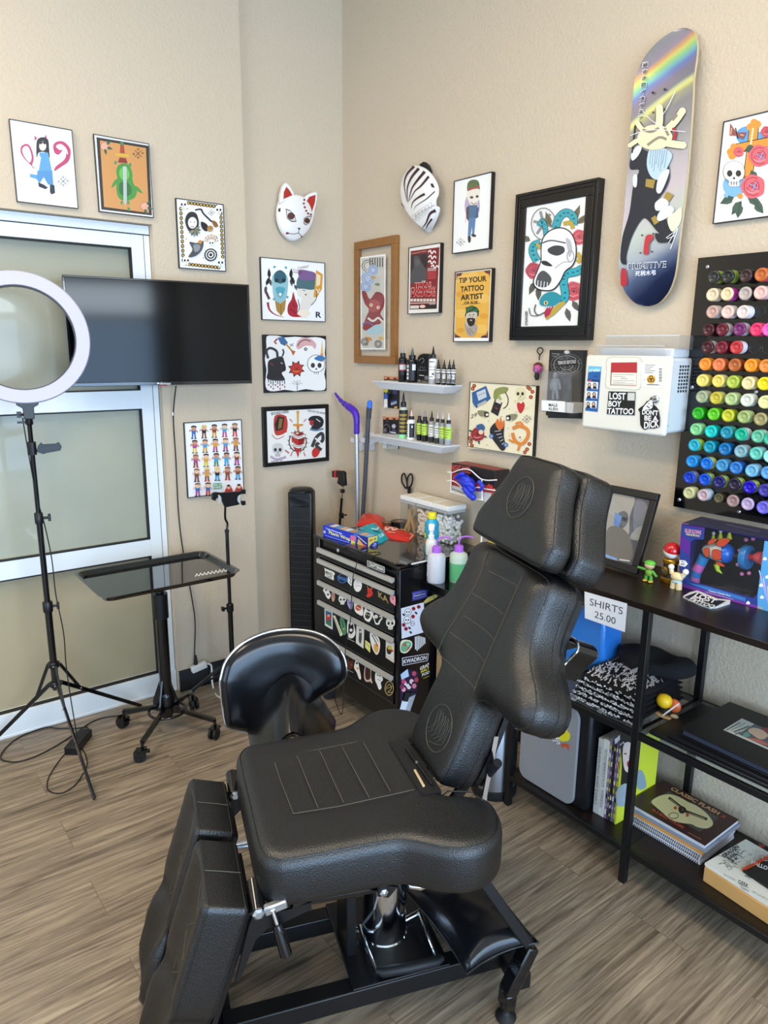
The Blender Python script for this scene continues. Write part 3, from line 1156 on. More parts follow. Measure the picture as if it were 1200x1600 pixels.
 # ---- ring light on a tripod
RP=Vector((.25,-1.55,0))
t=E_('ring_light',RP,'large white ring light on a black tripod stand in front of the frosted window','ring light')
rc=Vector((.25,-1.55,1.62))
rn=(CAM-rc)
rn=Vector((rn.x,rn.y,rn.z*.2+.16)).normalized()
ru=CZ.cross(rn).normalized()
rw=rn.cross(ru)
m_=MB()
pr=[(.180,.012),(.182,.018),(.225,.018),(.229,.012),(.229,-.002)]
V,F=[],[]
for r_,h_ in pr+[(.180,-.002)]:
 for j in range(72):
  a=2*PI*j/72
  V.append(rc+(ru*math.cos(a)+rw*math.sin(a))*r_+rn*h_)
L_=len(pr)+1
for i in range(L_):
 for j in range(72):
  F.append((i*72+j,i*72+(j+1)%72,((i+1)%L_)*72+(j+1)%72,((i+1)%L_)*72+j))
m_.add(V,F)
m_.build('diffuser',mat('ring_diffuser','#b9b6cf',rough=.45),t,smooth=None)
V=[]
for r_,h_ in[(.176,-.0025),(.176,.010),(.180,.012),(.180,-.0025)]:
 pass
m_=MB()
V,F=[],[]
pr=[(.177,.012),(.180,.012),(.180,-.0025),(.2295,-.0025),(.227,-.020),(.180,-.024),(.177,-.020)]
for r_,h_ in pr:
 for j in range(72):
  a=2*PI*j/72
  V.append(rc+(ru*math.cos(a)+rw*math.sin(a))*r_+rn*h_)
L_=len(pr)
for i in range(L_):
 for j in range(72):
  F.append((i*72+j,i*72+(j+1)%72,((i+1)%L_)*72+(j+1)%72,((i+1)%L_)*72+j))
m_.add(V,F)
m_.build('housing',BLK,t,smooth=None)
bot=rc-rw*.229
m_=MB()
m_.prism([bot+ru*a+rw*b-rn*.018 for a,b in((-.037,.004),(.037,.004),(.036,-.004),(.02,-.014),(.019,-.055),(-.016,-.055),(-.017,-.016),(-.036,-.004))],rn*.03)
pt=Vector((RP.x,RP.y,0))
m_.build('bracket',BLK,t,bevel=.002)
MB().lathe([(.0125,1.315),(.0145,1.32),(.013,1.335),(.0145,1.34),(.013,1.35),(.0145,1.355),(.010,1.385)],pt,CZ,16).build('collar',GBLK,t,smooth=None)
m_=MB()
k0=pt+CZ*1.352
m_.tube([k0,k0-ru*.03],.005,8)
m_.box(k0-ru*.030,(.016,.008,.022),Matrix((ru,rn,CZ)).transposed())
m_.box(k0-ru*.024-CZ*.028,(.030,.010,.008),Matrix((ru,rn,CZ)).transposed())
m_.build('tilt_knob',BLK,t)
MB().lathe([(.0085,.98),(.0085,1.312),(.0095,1.315),(0,1.32)],pt,CZ,16).build('pole',GBLK,t,smooth=None)
MB().lathe([(.011,.63),(.011,.975)],pt,CZ,16).build('pole',GBLK,t,smooth=None)
MB().lathe([(.0135,.27),(.0135,.63)],pt,CZ,16).build('pole',GBLK,t,smooth=None)
for z_,r_ in((.965,.0145),(.615,.0175)):
 m_=MB().lathe([(r_,z_-.02),(r_+.001,z_-.01),(r_+.001,z_+.018),(r_-.002,z_+.022)],pt,CZ,16)
 m_.build('clamp_collar',BLK,t,smooth=None)
 m_=MB()
 m_.cyl(pt+CZ*z_,pt+CZ*z_+ru*.034,.005)
 m_.box(pt+CZ*z_+ru*.036,(.010,.012,.028),Matrix((ru,rn,CZ)).transposed())
 m_.build('clamp_knob',BLK,t,bevel=.002)
hz,lz=.375,.292
for z_ in(hz,lz):
 MB().lathe([(.018,z_-.012),(.022,z_-.008),(.022,z_+.008),(.018,z_+.012)],pt,CZ,16).build('spider_hub',BLK,t,smooth=None)
for a in(math.radians(1),math.radians(114),math.radians(-133)):
 d=Vector((math.cos(a),math.sin(a),0))
 top,foot=pt+d*.022+CZ*lz,pt+d*(.415 if a>-2 else .31)+CZ*.006
 q=top+(foot-top)*.22
 m_=MB()
 m_.beam(top,foot,.016,.010,d.cross(CZ))
 m_.build('leg',GBLK,t,bevel=.002)
 m_=MB()
 m_.beam(pt+d*.022+CZ*hz,q,.011,.008,d.cross(CZ))
 m_.build('leg_brace',BLK,t)
 for p_ in(pt+d*.024+CZ*hz,top,q):
  MB().ball(p_+d.cross(CZ)*.007,.0035,8).build('rivet',STEEL,t)
ph=E_('phone_clamp',pt+CZ*1.24,'small black phone clamp gripping the ring light pole below the ring','phone holder')
m_=MB()
m_.lathe([(.0086,1.205),(.016,1.205),(.016,1.252),(.0086,1.252)],pt,CZ,14)
m_.build('pole_clip',BLK,ph)
dr=(ru*.9-rn*.0).normalized()
a=pt+CZ*1.226+dr*.014
m_=MB()
m_.prism([a+dr*x+CZ*z for x,z in((0,-.010),(.008,.012),(.020,.024),(.022,.016),(.066,.016),(.078,.022),(.086,.004),(.080,-.010),(.035,-.016),(.022,-.020))],rn*.014)
m_.build('jaws',BLK,ph,bevel=.0015)
# ---- mayo tray stand
TP=Vector((.35,-1.147,0))
t=E_('tray_stand',TP,'black instrument tray on a wheeled pedestal stand in front of the window','tray stand')
zt=.722
x0,x1,y0,y1=.202,.592,-1.441,-.888
m_=MB()
def rrect(x0,x1,y0,y1,r,z,n=5):
 out=[]
 for cx,cy,a0 in((x1-r,y1-r,0),(x0+r,y1-r,90),(x0+r,y0+r,180),(x1-r,y0+r,270)):
  for k in range(n+1):
   a=math.radians(a0+90*k/n)
   out.append(Vector((cx+r*math.cos(a),cy+r*math.sin(a),z)))
 return out
rings=[rrect(x0+.006,x1-.006,y0+.006,y1-.006,.040,zt-.004),rrect(x0,x1,y0,y1,.045,zt),rrect(x0+.012,x1-.012,y0+.012,y1-.012,.036,zt),rrect(x0+.024,x1-.024,y0+.024,y1-.024,.030,zt-.017)]
low=[rrect(x0+.018,x1-.018,y0+.018,y1-.018,.034,zt-.021)]
R_=[low[0],rings[0],rings[1],rings[2],rings[3]]
nn=len(R_[0])
V=[p for r_ in R_ for p in r_]
F=[(k*nn+i,k*nn+(i+1)%nn,(k+1)*nn+(i+1)%nn,(k+1)*nn+i)for k in range(4)for i in range(nn)]
F.append(tuple(4*nn+i for i in range(nn)))
F.append(tuple(range(nn-1,-1,-1)))
m_.add(V,F)
m_.build('tray',mat('tray_gloss','#0b0c0d',rough=.06,coat=.6),t,smooth=None)
ar_=Art((0,0,zt-.0168),(0,0,1))
for a_ in range(9):
 x_=305+a_*6
 ar_.line([(x_,901-a_*1.0),(x_+2.5,896.5-a_*1.05),(x_+5,900-a_*1.02)],1.6,'#ececec')
ar_.build('tray_lettering',t)
ped=MB()
ped.lathe([(.016,.60),(.016,zt-.021)],TP,CZ,18)
ped.build('inner_pole',GBLK,t,smooth=None)
MB().lathe([(.030,.60),(.030,.705),(.018,.7055),(.018,.60)],TP-CZ*.09,CZ,20).build('height_collar',BLK,t,smooth=None)
MB().lathe([(.024,.13),(.024,.545)],TP,CZ,20).build('outer_pole',GBLK,t,smooth=None)
MB().lathe([(.020,.06),(.030,.09),(.030,.16),(.024,.175)],TP,CZ,20).build('pedestal_foot',GBLK,t,smooth=None)
cw=[Z_(195,1137,0),Z_(224,1188,0),Z_(337,1152,0),Z_(302,1106,0)]
for i,c in enumerate(cw):
 d=(c-TP)
 d.z=0
 dn=d.normalized()
 m_=MB()
 e_=Vector((c.x,c.y,.078))
 m_.prism([TP+dn*.024+CZ*.235,TP+dn*.024+CZ*.085,TP+dn*.060+CZ*.090,TP+dn*.060+CZ*.135],dn.cross(CZ)*.006)
 m_.beam(TP+dn*.045+CZ*.105,e_,.016,.016)
 m_.build('leg',GBLK,t)
 caster(c,t,.4+i*.9,r=.024)
MB().tube([TP+Vector((math.cos(a),math.sin(a),0))*.075+CZ*.092 for a in[2*PI*k/28 for k in range(28)]],.006,8,closed=True).build('foot_ring',GBLK,t,smooth=True)
# ---- tablet holder on a floor stand
QP=Vector((.26,-.80,0))
t=E_('tablet_stand',QP,'black tablet holder on a slim tripod floor stand beside the power socket','tablet stand')
MB().lathe([(.008,.45),(.008,.80),(.010,.80),(.010,.81),(.0055,.815)],QP,CZ,14).build('pole',GBLK,t,smooth=None)
MB().lathe([(.0115,.16),(.0115,.45)],QP,CZ,14).build('pole',GBLK,t,smooth=None)
g0=QP+CZ*.81
g1=X_(352,790,.29)
MB().tube(smooth_pts([g0,g0+Vector((.0,.004,.03)),(g0+g1)/2+Vector((.0,-.004,0)),g1],5),.005,8).build('gooseneck',BLK,t,smooth=None)
m_=MB().lathe([(.014,.43),(.016,.435),(.016,.465),(.012,.47)],QP,CZ,14)
m_.cyl(QP+CZ*.45,QP+CZ*.45+Vector((0,-.030,0)),.005)
m_.box(QP+CZ*.45+Vector((0,-.034,0)),(.018,.010,.018))
m_.build('clamp_collar',BLK,t)
m_=MB()
pts_=[(332,771),(332,781),(337,783),(338,779),(345,777),(352,793),(372,789),(378,786),(379,790),(384,789),(384,783),(377,783),(376,772),(384,772),(384,765),(378,765),(376,768),(345,770),(337,769)]
m_.prism([X_(x,y,.30)for x,y in pts_],(-.012,0,0))
m_.build('holder',BLK,t,bevel=.001)
for x in(341,376):
 m_=MB()
 m_.prism([X_(x+(5 if x<360 else-5)*math.cos(a),780+7*math.sin(a),.3015)for a in[math.radians(q)for q in range(-90,91,20)]],(-.001,0,0))
 m_.build('grip_pad',mat('grey_pad','#b8bcc0',.5),t)
for a in(math.radians(-100),math.radians(20),math.radians(140)):
 d=Vector((math.cos(a),math.sin(a),0))
 e_=QP+d*(.30 if a<2 else .22)+CZ*.008
 m_=MB()
 m_.beam(QP+d*.012+CZ*.20,e_,.012,.010,d.cross(CZ))
 m_.build('leg',GBLK,t)
 m_=MB().beam(QP+d*.012+CZ*.14,QP+d*.012+CZ*.20+(e_-QP-d*.012-CZ*.20)*.45,.008,.006,d.cross(CZ))
 m_.build('leg_brace',BLK,t)
 # ---- television
t=E_('television',(.16,-.99,1.65),'black flat screen television mounted on the left wall, overlapping the window','television')
ty0,ty1,tz0,tz1=-1.362,-.622,1.440,1.857
m_=MB()
m_.bx(.112,.152,ty0+.002,ty1-.002,tz0+.002,tz1-.002)
m_.build('body',GBLK,t,bevel=.004)
m_=MB()
for a in((ty0,ty1,tz0,tz0+.014),(ty0,ty1,tz1-.008,tz1),(ty0,ty0+.008,tz0+.014,tz1-.008),(ty1-.008,ty1,tz0+.014,tz1-.008)):
 m_.bx(.150,.162,*a)
m_.build('bezel',GBLK,t,bevel=.0015)
m_=MB().bx(.150,.1575,ty0+.008,ty1-.008,tz0+.014,tz1-.008)
m_.build('screen',mat('tv_screen','#030406',rough=.09,ior=1.3),t)
ar_=Art((.1624,0,0),(1,0,0))
ar_.text('element',(250,601),(267,601.4),(250,596.5),'#d8dce0')
ar_.circ(247.6,599,1.5,'#d8dce0')
ar_.build('brand_lettering',t)
ar_=Art((.158,0,0),(1,0,0))
m_=MB().bx(.156,.160,X_(256,603,.16).y-.016,X_(256,603,.16).y+.016,tz0-.004,tz0)
m_.build('sensor',mat('dark_red','#a52a2a',.4),t)
m_=MB()
m_.bx(.041,.05,-.92,-.62,1.55,1.75).bx(.05,.112,-.80,-.74,1.60,1.70)
m_.build('wall_bracket',BLK,t)
t.rotation_euler.z=-math.radians(6.5)
t=E_('wall_charger_lead',X_(275,603,.12),'thin black power cord hanging from the television down to the white socket adapter','cord')
cp_=[(275,603,.10),(271,650,.06),(275,720,.052),(279,800,.052),(286,860,.05),(300,935,.05),(305,975,.05),(304,1020,.05),(306,1035,.055)]
m_=MB().tube(smooth_pts([X_(*q)for q in cp_],6),.0028,8)
m_.build('cable',RUB,t,smooth=None)
m_=MB().tube([X_(305,1024,.058),X_(306,1038,.062)],[.006,.011],10)
m_.build('plug',RUB,t)
MB().tube([X_(270,644,.062),X_(270,649,.0605)],.0042,8).build('cable_tag',mat('white_plastic','#e9e9e6',.35),t)
WHT=mat('white_plastic','#e9e9e6',.35)
t=E_('socket_adapter',X_(310,1042,.07),'white multi socket adapter resting on the black baseboard with a thick white lead','power adapter')
a,b=X_(299,1047,.068),X_(322,1037,.068)
MB().beam(a,b,.028,.032).build('body',WHT,t,bevel=.004)
MB().tube(smooth_pts([b,X_(330,1040,.07),X_(331,1060,.085),X_(334,1078,.11),Z_(340,1088,.006),Z_(352,1092,.006)],6),.0045,8).build('lead',WHT,t,smooth=None)
# ---- power brick with its loops of cable on the floor
t=E_('power_brick',Z_(122,1160,0),'black power brick on the floor behind the ring light tripod leg','power adapter')
a,b=Z_(112,1172,.018),Z_(133,1146,.018)
d=(b-a).normalized()
MB().box((a+b)/2,((b-a).length+.02,.052,.034),Matrix((d,CZ.cross(d),CZ)).transposed()).build('case',BLK,t,bevel=.003)
t2=[]
L1=[(139,1140),(134,1136),(118,1138),(90,1138),(70,1137),(30,1152),(8,1170),(1,1183),(8,1189),(30,1190),(60,1180),(90,1164),(112,1150),(140,1130),(160,1122),(185,1118),(215,1112),(232,1108)]
MB().tube(smooth_pts([Z_(x,y,.004)for x,y in L1],5),.0028,7).build('mains_cable',RUB,t,smooth=None)
L2=[(103,1176),(90,1192),(76,1215),(74,1232),(84,1239),(100,1238),(118,1226),(130,1208),(136,1195),(134,1180),(128,1170)]
MB().tube(smooth_pts([Z_(x,y,.004)for x,y in L2],5),.0022,7).build('output_cable',RUB,t,smooth=None)
t=E_('ring_light_cable',pt+CZ*.9,'thin black cable trailing down beside the ring light pole','cord')
q=[pt+CZ*1.34-ru*.02,pt+CZ*1.2-ru*.012,pt+CZ*1.05+rn*.016,pt+CZ*.93+ru*.018,pt+CZ*.80+ru*.030,pt+CZ*.66+ru*.032,pt+CZ*.5+ru*.046,pt+CZ*.36+ru*.044,pt+CZ*.2+ru*.05+rn*.02,Vector((.30,-1.50,.06))]
MB().tube(smooth_pts(q,6),.0022,7).build('cable',RUB,t,smooth=None)
# ---- tower fan in the corner
FC=Vector((.155,-.355,0))
t=E_('tower_fan',FC,'tall slim black tower fan standing in the corner left of the tool chest','fan')
fy=Vector((CAM.x-FC.x,CAM.y-FC.y,0)).normalized()
fy=(Matrix.Rotation(math.radians(-14),3,'Z')@fy)
fx=CZ.cross(fy)
RF=Matrix((fx,fy,CZ)).transposed()
def fp(x,y,z):return FC+fx*x+fy*y+CZ*z
hf=.915
prof=[(-.062,.040),(-.055,.050),(.055,.050),(.062,.040),(.060,-.02),(.040,-.055),(0,-.066),(-.040,-.055),(-.060,-.02)]
MB().prism([fp(x,y-.02,.03)for x,y in prof],CZ*(hf-.03)).build('body',mat('fan_plastic','#101113',.35),t,bevel=.006)
m_=MB().lathe([(.062,hf),(.062,hf+.006),(.050,hf+.016),(.02,hf+.020),(0,hf+.020)],FC-fy*.01,CZ,30,sy=.9)
m_.build('top_cap',mat('fan_plastic','#101113',.35),t,smooth=None)
MB().box(fp(0,.0325,hf-.045),(.095,.004,.05),RF).build('control_panel',GBLK,t)
MB().lathe([(.10,0),(.10,.012),(.085,.028),(.04,.032)],FC,CZ,30).build('base',mat('fan_plastic','#101113',.35),t,smooth=None)
m_=MB()
for k in range(24):
 m_.box(fp(0,.036,.08+k*.0305),(.100,.004,.0022),RF)
for k in range(13):
 m_.box(fp(-.045+k*.0075,.033,.44),(.0014,.003,.74),RF)
m_.build('grille',mat('grille_grey','#3a3c3e',.4),t)
# ================================================================== TOOL CHEST
BOXP=mat('chest_paint','#0c0d10',rough=.28,coat=.2)
t=E_('tool_chest',(.77,-.25,0),'black rolling tool chest with six silver drawer pulls and rows of stickers','tool chest')
bx0,bx1,by0,by1=.462,1.078,-.478,-.03
ztop=.787
m_=MB()
m_.bx(bx0,bx0+.045,by0,by1,.11,ztop-.012)
m_.bx(bx1-.022,bx1,by0,by1,.11,ztop-.012)
m_.bx(bx0+.045,bx1-.022,by0+.012,by1,.11,ztop-.012)
m_.bx(bx0+.045,bx1-.022,by0+.002,by0+.012,.11,.205)
m_.build('body',BOXP,t,bevel=.003)
m_=MB()
m_.bx(bx0,bx1,by0-.004,by1,ztop-.012,ztop)
m_.build('top',mat('chest_top','#0b0b0d',rough=.10,coat=.5),t,bevel=.003)
m_=MB()
P=[Z_(x,y,ztop+.001)for x,y in((548,868),(614,893),(622,892),(634,886))]
lid=[Vector((.72,by0-.006,ztop+.0005)),Vector((bx1-.03,by0-.006,ztop+.0005)),Vector((bx1+.006,by0+.03,ztop+.0005)),Vector((bx1+.006,-.14,ztop+.0005)),Vector((.76,-.14,ztop+.0005))]
m_.prism(lid,CZ*.009)
t_e=MB().prism([Vector((bx1+.0062,by0+.05,ztop+.003)),Vector((bx1+.0062,-.16,ztop+.003)),Vector((bx1+.0062,-.16,ztop+.0085)),Vector((bx1+.0062,by0+.05,ztop+.0085))],(.003,0,0)).build('edge_trim',mat('white_trim','#e4e4e0',.4),t)
m_.build('lid_panel',mat('chest_lid','#1a1512',rough=.09,coat=.6),t,bevel=.003)
zs=[.732,.682,.580,.487,.325]
prev=ztop-.03
ALP=mat('brushed_aluminium','#c9c7c0',rough=.35,metal=.35)
zb=[.693,.592,.499,.337,.213]
zh=.014
drawers=[]
ds=[(.697,.738),(.594,.688),(.501,.586),(.338,.493),(.212,.331)]
for z0,z1 in ds:
 d=MB().bx(bx0+.048,bx1-.026,by0-.006,by0+.011,z0,z1).build('drawer',BOXP,t,bevel=.002)
 h=MB()
 h.prism([(bx0+.048,by0-.006,z1),(bx0+.048,by0-.017,z1-.001),(bx0+.048,by0-.017,z1-.019),(bx0+.048,by0-.006,z1-.014)],(bx1-.026-bx0-.048,0,0))
 h.build('pull',ALP,d)
 h=MB().bx(bx0+.048,bx1-.026,by0-.008,by0-.005,z0,z0+.006)
 h.build('lower_lip',mat('dark_edge','#2a2b2d',.3),d)
 drawers.append(d)
MB().lathe([(0,0),(.009,0),(.009,.004),(.005,.007),(0,.007)],(.665,by0-.004,ztop-.028),(0,-1,0),18).build('lock',STEEL,t)
m_=Art((0,by0-.019,0),(0,-1,0),(430,720,.275))
m_.poly([(523,565),(523,598),(622,638),(622,604)],'#d8d8d4').poly([(526,570),(526,596),(619,634),(619,607)],'#0d0d0f')
m_.text('CRAFTSMAN',(531,595),(615,629),(531,575),'#e8e8e4',True)
nb=MB()
nb.box((hit(587,884,1,by0-.01).x+.0,by0-.0125,hit(587,887,1,by0-.02).z),(.105,.010,.026))
np_=nb.build('name_plate',BLK,t)
m_.build('name_lettering',np_)
SY=by0-.0068
def sticker(di,fn,col=None):
 a=Art((0,SY,0),(0,-1,0),(430,720,.275))
 fn(a)
 a.build('sticker',drawers[di])
def skull(a,x,y,r,w='#f2f0ea',k='#1a1a1a',teeth=True,sx=1.0):
 a.blob([(x-r*sx,y-.25*r),(x-.75*r*sx,y-r),(x,y-1.25*r),(x+.75*r*sx,y-r),(x+r*sx,y-.2*r),(x+.8*r*sx,y+.45*r),(x+.5*r*sx,y+.6*r),(x+.45*r*sx,y+1.15*r),(x-.45*r*sx,y+1.15*r),(x-.5*r*sx,y+.6*r),(x-.8*r*sx,y+.45*r)],w,3)
 a.circ(x-.42*r*sx,y-.05*r,.27*r*sx,k,.32*r,12).circ(x+.42*r*sx,y-.05*r,.27*r*sx,k,.32*r,12)
 a.poly([(x,y+.2*r),(x-.14*r*sx,y+.5*r),(x+.14*r*sx,y+.5*r)],k)
 if teeth:
  for q in(-.25,0,.25):
   a.line([(x+q*r*sx,y+.7*r),(x+q*r*sx,y+1.1*r)],.07*r,k)
def S0(a):
 a.poly([(278,605),(285,612),(330,630),(340,640),(332,655),(334,678),(322,675),(282,655),(284,630)],'#ecebe6').text('MIND',(287,642),(326,660),(287,622),'#222',True).text('CURE',(287,656),(322,672),(287,644),'#444',True)
def S1(a):a.circ(383,668,27,'#3f7fd0',27).circ(383,668,24,'#101214',24).poly([(355,652),(411,672),(411,688),(355,668)],'#3f7fd0').text('FUSION',(360,668),(407,685),(360,656),'#101214',True)
def S2(a):a.poly([(413,645),(440,660),(440,690),(432,712),(412,690)],'#f0efe9').line([(420,665),(432,675),(424,690),(434,700)],4,'#222')
def S3(a):a.circ(469,705,24,'#f1efeb',40).line([(455,708),(483,712)],3,'#c98a8a').line([(460,690),(476,694)],2,'#999')
def S4(a):
 a.blob([(524,735),(530,720),(540,728),(552,712),(550,740),(556,752),(545,770),(524,776),(518,765),(526,755)],'#d23028').line([(530,745),(545,758)],3,'#7a1512').line([(522,712),(530,728)],3,'#c8a070').line([(548,728),(552,708)],3,'#c8a070')
def S5(a):a.text('KA',(588,775),(645,812),(583,738),'#a8955e',True)
def S6(a):a.blob([(652,770),(665,765),(682,772),(682,822),(672,815),(655,800)],'#e89aa8').circ(668,785,5,'#b85a70')
for f in(S0,S1,S2,S3,S4,S5,S6):
 sticker(1,f)
def T0(a):
 a.blob([(278,722),(290,712),(305,722),(308,745),(316,765),(305,785),(292,775),(280,750),(272,738)],'#efeee8').circ(289,733,7,'#222').circ(300,760,6,'#333').circ(289,733,3,'#efeee8')
def T1(a):a.blob([(325,740),(334,745),(340,775),(332,800),(324,795),(320,768)],'#c9a089').line([(325,755),(334,780)],4,'#b02222')
def T2(a):skull(a,382,790,22)
def T3(a):a.blob([(412,785),(428,790),(440,800),(436,840),(425,842),(410,815)],'#a69ac8').circ(424,808,5,'#5a4a90')
def T4(a):
 a.blob([(448,800),(470,798),(492,815),(500,850),(495,880),(470,870),(452,850)],'#efe9e0').circ(473,835,17,'#c8583c').line([(462,830),(484,842)],4,'#f3d6b0').circ(468,825,3,'#222').circ(480,832,3,'#222')
def T5(a):
 a.blob([(505,855),(512,835),(525,850),(540,855),(548,840),(552,880),(538,912),(520,915),(502,885)],'#efeee8').blob([(512,870),(525,860),(540,870),(538,890),(525,900),(512,890)],'#3a332a').circ(520,873,3,'#efeee8').circ(533,877,3,'#efeee8')
def T6(a):
 a.blob([(552,862),(570,852),(600,872),(610,895),(598,912),(590,930),(570,928),(562,905),(553,885)],'#efeee8').blob([(557,866),(572,858),(595,875),(603,892),(590,908),(584,922),(572,918),(566,900)],'#141416').circ(573,885,11,'#e9e3e0').circ(596,885,5,'#d8d2ce')
def T7(a):
 skull(a,655,925,28,sx=.92)
for f in(T0,T1,T2,T3,T4,T5,T6,T7):
 sticker(2,f)
def U0(a):
 a.poly([(280,838),(326,855),(326,960),(282,935)],'#dfe3e2').poly([(286,850),(320,863),(320,945),(287,925)],'#3b5f86').poly([(287,905),(320,922),(320,945),(287,925)],'#3f7a48').circ(303,890,14,'#b83a30',18).circ(303,880,7,'#e3b080')
def U1(a):a.poly([(328,880),(340,878),(384,988),(370,998)],'#e8e6c6').line([(337,893),(372,982)],3,'#55583a')
def U2(a):a.blob([(372,882),(386,892),(400,930),(404,975),(390,992),(378,965),(368,915)],'#4f8a66').line([(378,905),(392,960)],4,'#1f4a33').circ(390,955,5,'#c9b84a')
def U3(a):
 a.blob([(412,905),(424,915),(440,912),(452,950),(455,985),(438,1008),(415,1000),(408,960)],'#e9e8e4').blob([(418,925),(430,935),(442,928),(446,965),(430,985),(416,965)],'#1b1b1c').circ(431,962,9,'#e9e8e4').line([(405,1005),(450,1028)],3,'#b9b9b4')
def U4(a):a.poly([(462,935),(506,952),(502,1068),(458,1035)],'#dcdcd2').blob([(478,955),(490,965),(492,1010),(484,1040),(474,1020),(476,985)],'#4a4c4a').circ(484,972,6,'#dcdcd2')
def U5(a):a.poly([(512,1018),(541,1040),(539,1092),(511,1060)],'#dfe08a').line([(518,1035),(535,1060)],3,'#888a40')
def U6(a):
 a.blob([(540,975),(556,968),(585,1000),(596,1040),(590,1085),(575,1102),(556,1075),(545,1040),(538,1005)],'#eeede8').line([(550,990),(580,1045)],5,'#26262a').line([(560,985),(588,1030)],3,'#55555a').blob([(565,1040),(585,1045),(586,1075),(575,1092),(560,1065)],'#e2a85e').circ(578,1048,5,'#c04030')
def U7(a):a.poly([(628,1015),(677,1035),(676,1150),(628,1118)],'#d8cfcb').poly([(633,1028),(671,1043),(671,1125),(633,1100)],'#dfe4e6').circ(648,1075,15,'#2b2b2c',26).circ(652,1062,12,'#d8c13c').circ(664,1080,7,'#d0452e').line([(638,1028),(664,1038)],3,'#c03030')
for f in(U0,U1,U2,U3,U4,U5,U6,U7):
 sticker(3,f)
def W0(a):a.circ(427,1145,18,'#59301f',42).circ(427,1130,10,'#201008').line([(412,1188),(444,1203)],3,'#a0a0a0').circ(432,1160,6,'#8a4a2c')
def W1(a):
 a.blob([(455,1140),(463,1130),(474,1155),(480,1190),(488,1235),(478,1240),(462,1200),(448,1175)],'#f0ece4').circ(464,1150,6,'#1b1b1b').circ(468,1180,7,'#e09a5c')
def W2(a):a.blob([(510,1170),(530,1165),(545,1185),(545,1230),(553,1265),(538,1255),(518,1255),(505,1230)],'#cdb8b0').blob([(514,1175),(530,1170),(541,1190),(540,1235),(522,1245),(511,1225)],'#3f1c18')
def W3(a):a.blob([(570,1205),(588,1200),(604,1215),(612,1245),(600,1260),(604,1290),(590,1300),(578,1270),(568,1245)],'#f1f1ee').circ(582,1218,4,'#222').circ(595,1222,4,'#222').line([(580,1240),(598,1250)],3,'#555')
def W4(a):a.circ(648,1293,26,'#b9a068',42).circ(648,1293,22,'#15130f',37).line([(630,1290),(650,1270),(660,1295),(640,1315),(665,1315)],4,'#b9a068',True).line([(620,1300),(670,1280)],3,'#b9a068')
for f in(W0,W1,W2,W3,W4):
 sticker(4,f)
sv4=(610,900,90/655)
def side(fn):
 a=Art((bx1+.0006,0,0),(1,0,0),sv4)
 fn(a)
 a.build('sticker',t)
side(lambda a:a.poly([(248,185),(415,150),(415,240),(250,282)],'#4b4fd0').poly([(256,192),(408,158),(408,234),(258,274)],'#1b1c5a').poly([(262,200),(400,168),(400,228),(263,262)],'#8a90d8').poly([(267,207),(395,176),(395,224),(267,255)],'#1b1c5a').text('PRIMITIVE',(270,240),(392,212),(270,220),'#b8bce8',True))
def sd2(a):
 a.poly([(120,368),(382,298),(380,640),(128,715)],'#dfe3ee')
 for x,y,r in((200,410,38),(190,500,42),(250,540,24)):
  skull(a,x,y,r*.8,'#f6f6f6','#1b1b1b')
  a.ring(x,y,r*.95,5,'#222')
 for x,y in((262,370),(175,600),(255,460),(320,350),(150,555)):
  a.circ(x,y,22,'#b02a35')
  a.circ(x,y,10,'#5a1018')
 for x,y in((215,590),(150,440),(228,640),(290,420)):
  a.blob([(x-16,y-8),(x,y-14),(x+16,y+6),(x,y+14)],'#26282a')
side(sd2)
side(lambda a:a.blob([(120,745),(180,725),(240,745),(245,800),(195,865),(150,878),(112,850)],'#efe6c8').blob([(130,770),(180,740),(230,755),(235,795),(190,850),(150,865),(120,840)],'#67b088').poly([(135,790),(180,745),(180,800)],'#c85a3a').poly([(168,865),(205,800),(225,820),(190,850)],'#c85a3a').circ(200,778,18,'#8fd0b8'))
side(lambda a:[a.line([(x,680+abs(x-320)*.3),(x+4,850-abs(x-300)*.9)],13,'#d8d8da')for x in(283,300,318,336,354,372,388)])
side(lambda a:a.poly([(132,930),(435,880),(425,965),(135,1022)],'#d8d8dc').poly([(140,936),(427,888),(419,960),(142,1014)],'#101114').text('KWADRON',(148,998),(408,950),(152,950),'#e4e4e8',True))
side(lambda a:a.text('GRAF',(338,1075),(440,1025),(336,1035),'#f0efe8',True).text('MALT',(348,1108),(442,1060),(346,1078),'#e8e040',True).text('POD',(360,1145),(445,1105),(360,1112),'#f0efe8',True).line([(372,1165),(444,1135)],5,'#c8c040'))
def sd3(a):
 a.poly([(112,1105),(195,1055),(320,1090),(300,1340),(108,1430)],'#2b1c3c')
 a.poly([(115,1120),(195,1058),(212,1140),(128,1180)],'#bcd8ec')
 for x,y,c in((270,1110,'#c05068'),(295,1180,'#b04058'),(240,1200,'#e8c8d0'),(180,1230,'#f0e0e4'),(210,1260,'#e8d8dc'),(150,1200,'#c84870'),(270,1250,'#d88098'),(150,1290,'#e8a0b0'),(130,1260,'#8a3060')):
  a.circ(x,y,24,c,28)
 for x,y in((190,1215),(225,1240),(165,1255),(255,1215)):
  a.circ(x,y,10,'#1a1014',14)
side(sd3)
def sd4(a):
 a.poly([(160,1310),(295,1320),(215,1560),(100,1545)],'#dfe8f4')
 a.poly([(172,1320),(235,1325),(200,1430),(140,1425)],'#20242c')
 for k in range(5):
  a.line([(245+k*10,1325),(170+k*11,1545)],5,'#3a4456')
 a.line([(135,1525),(205,1535)],12,'#d8d040')
side(sd4)
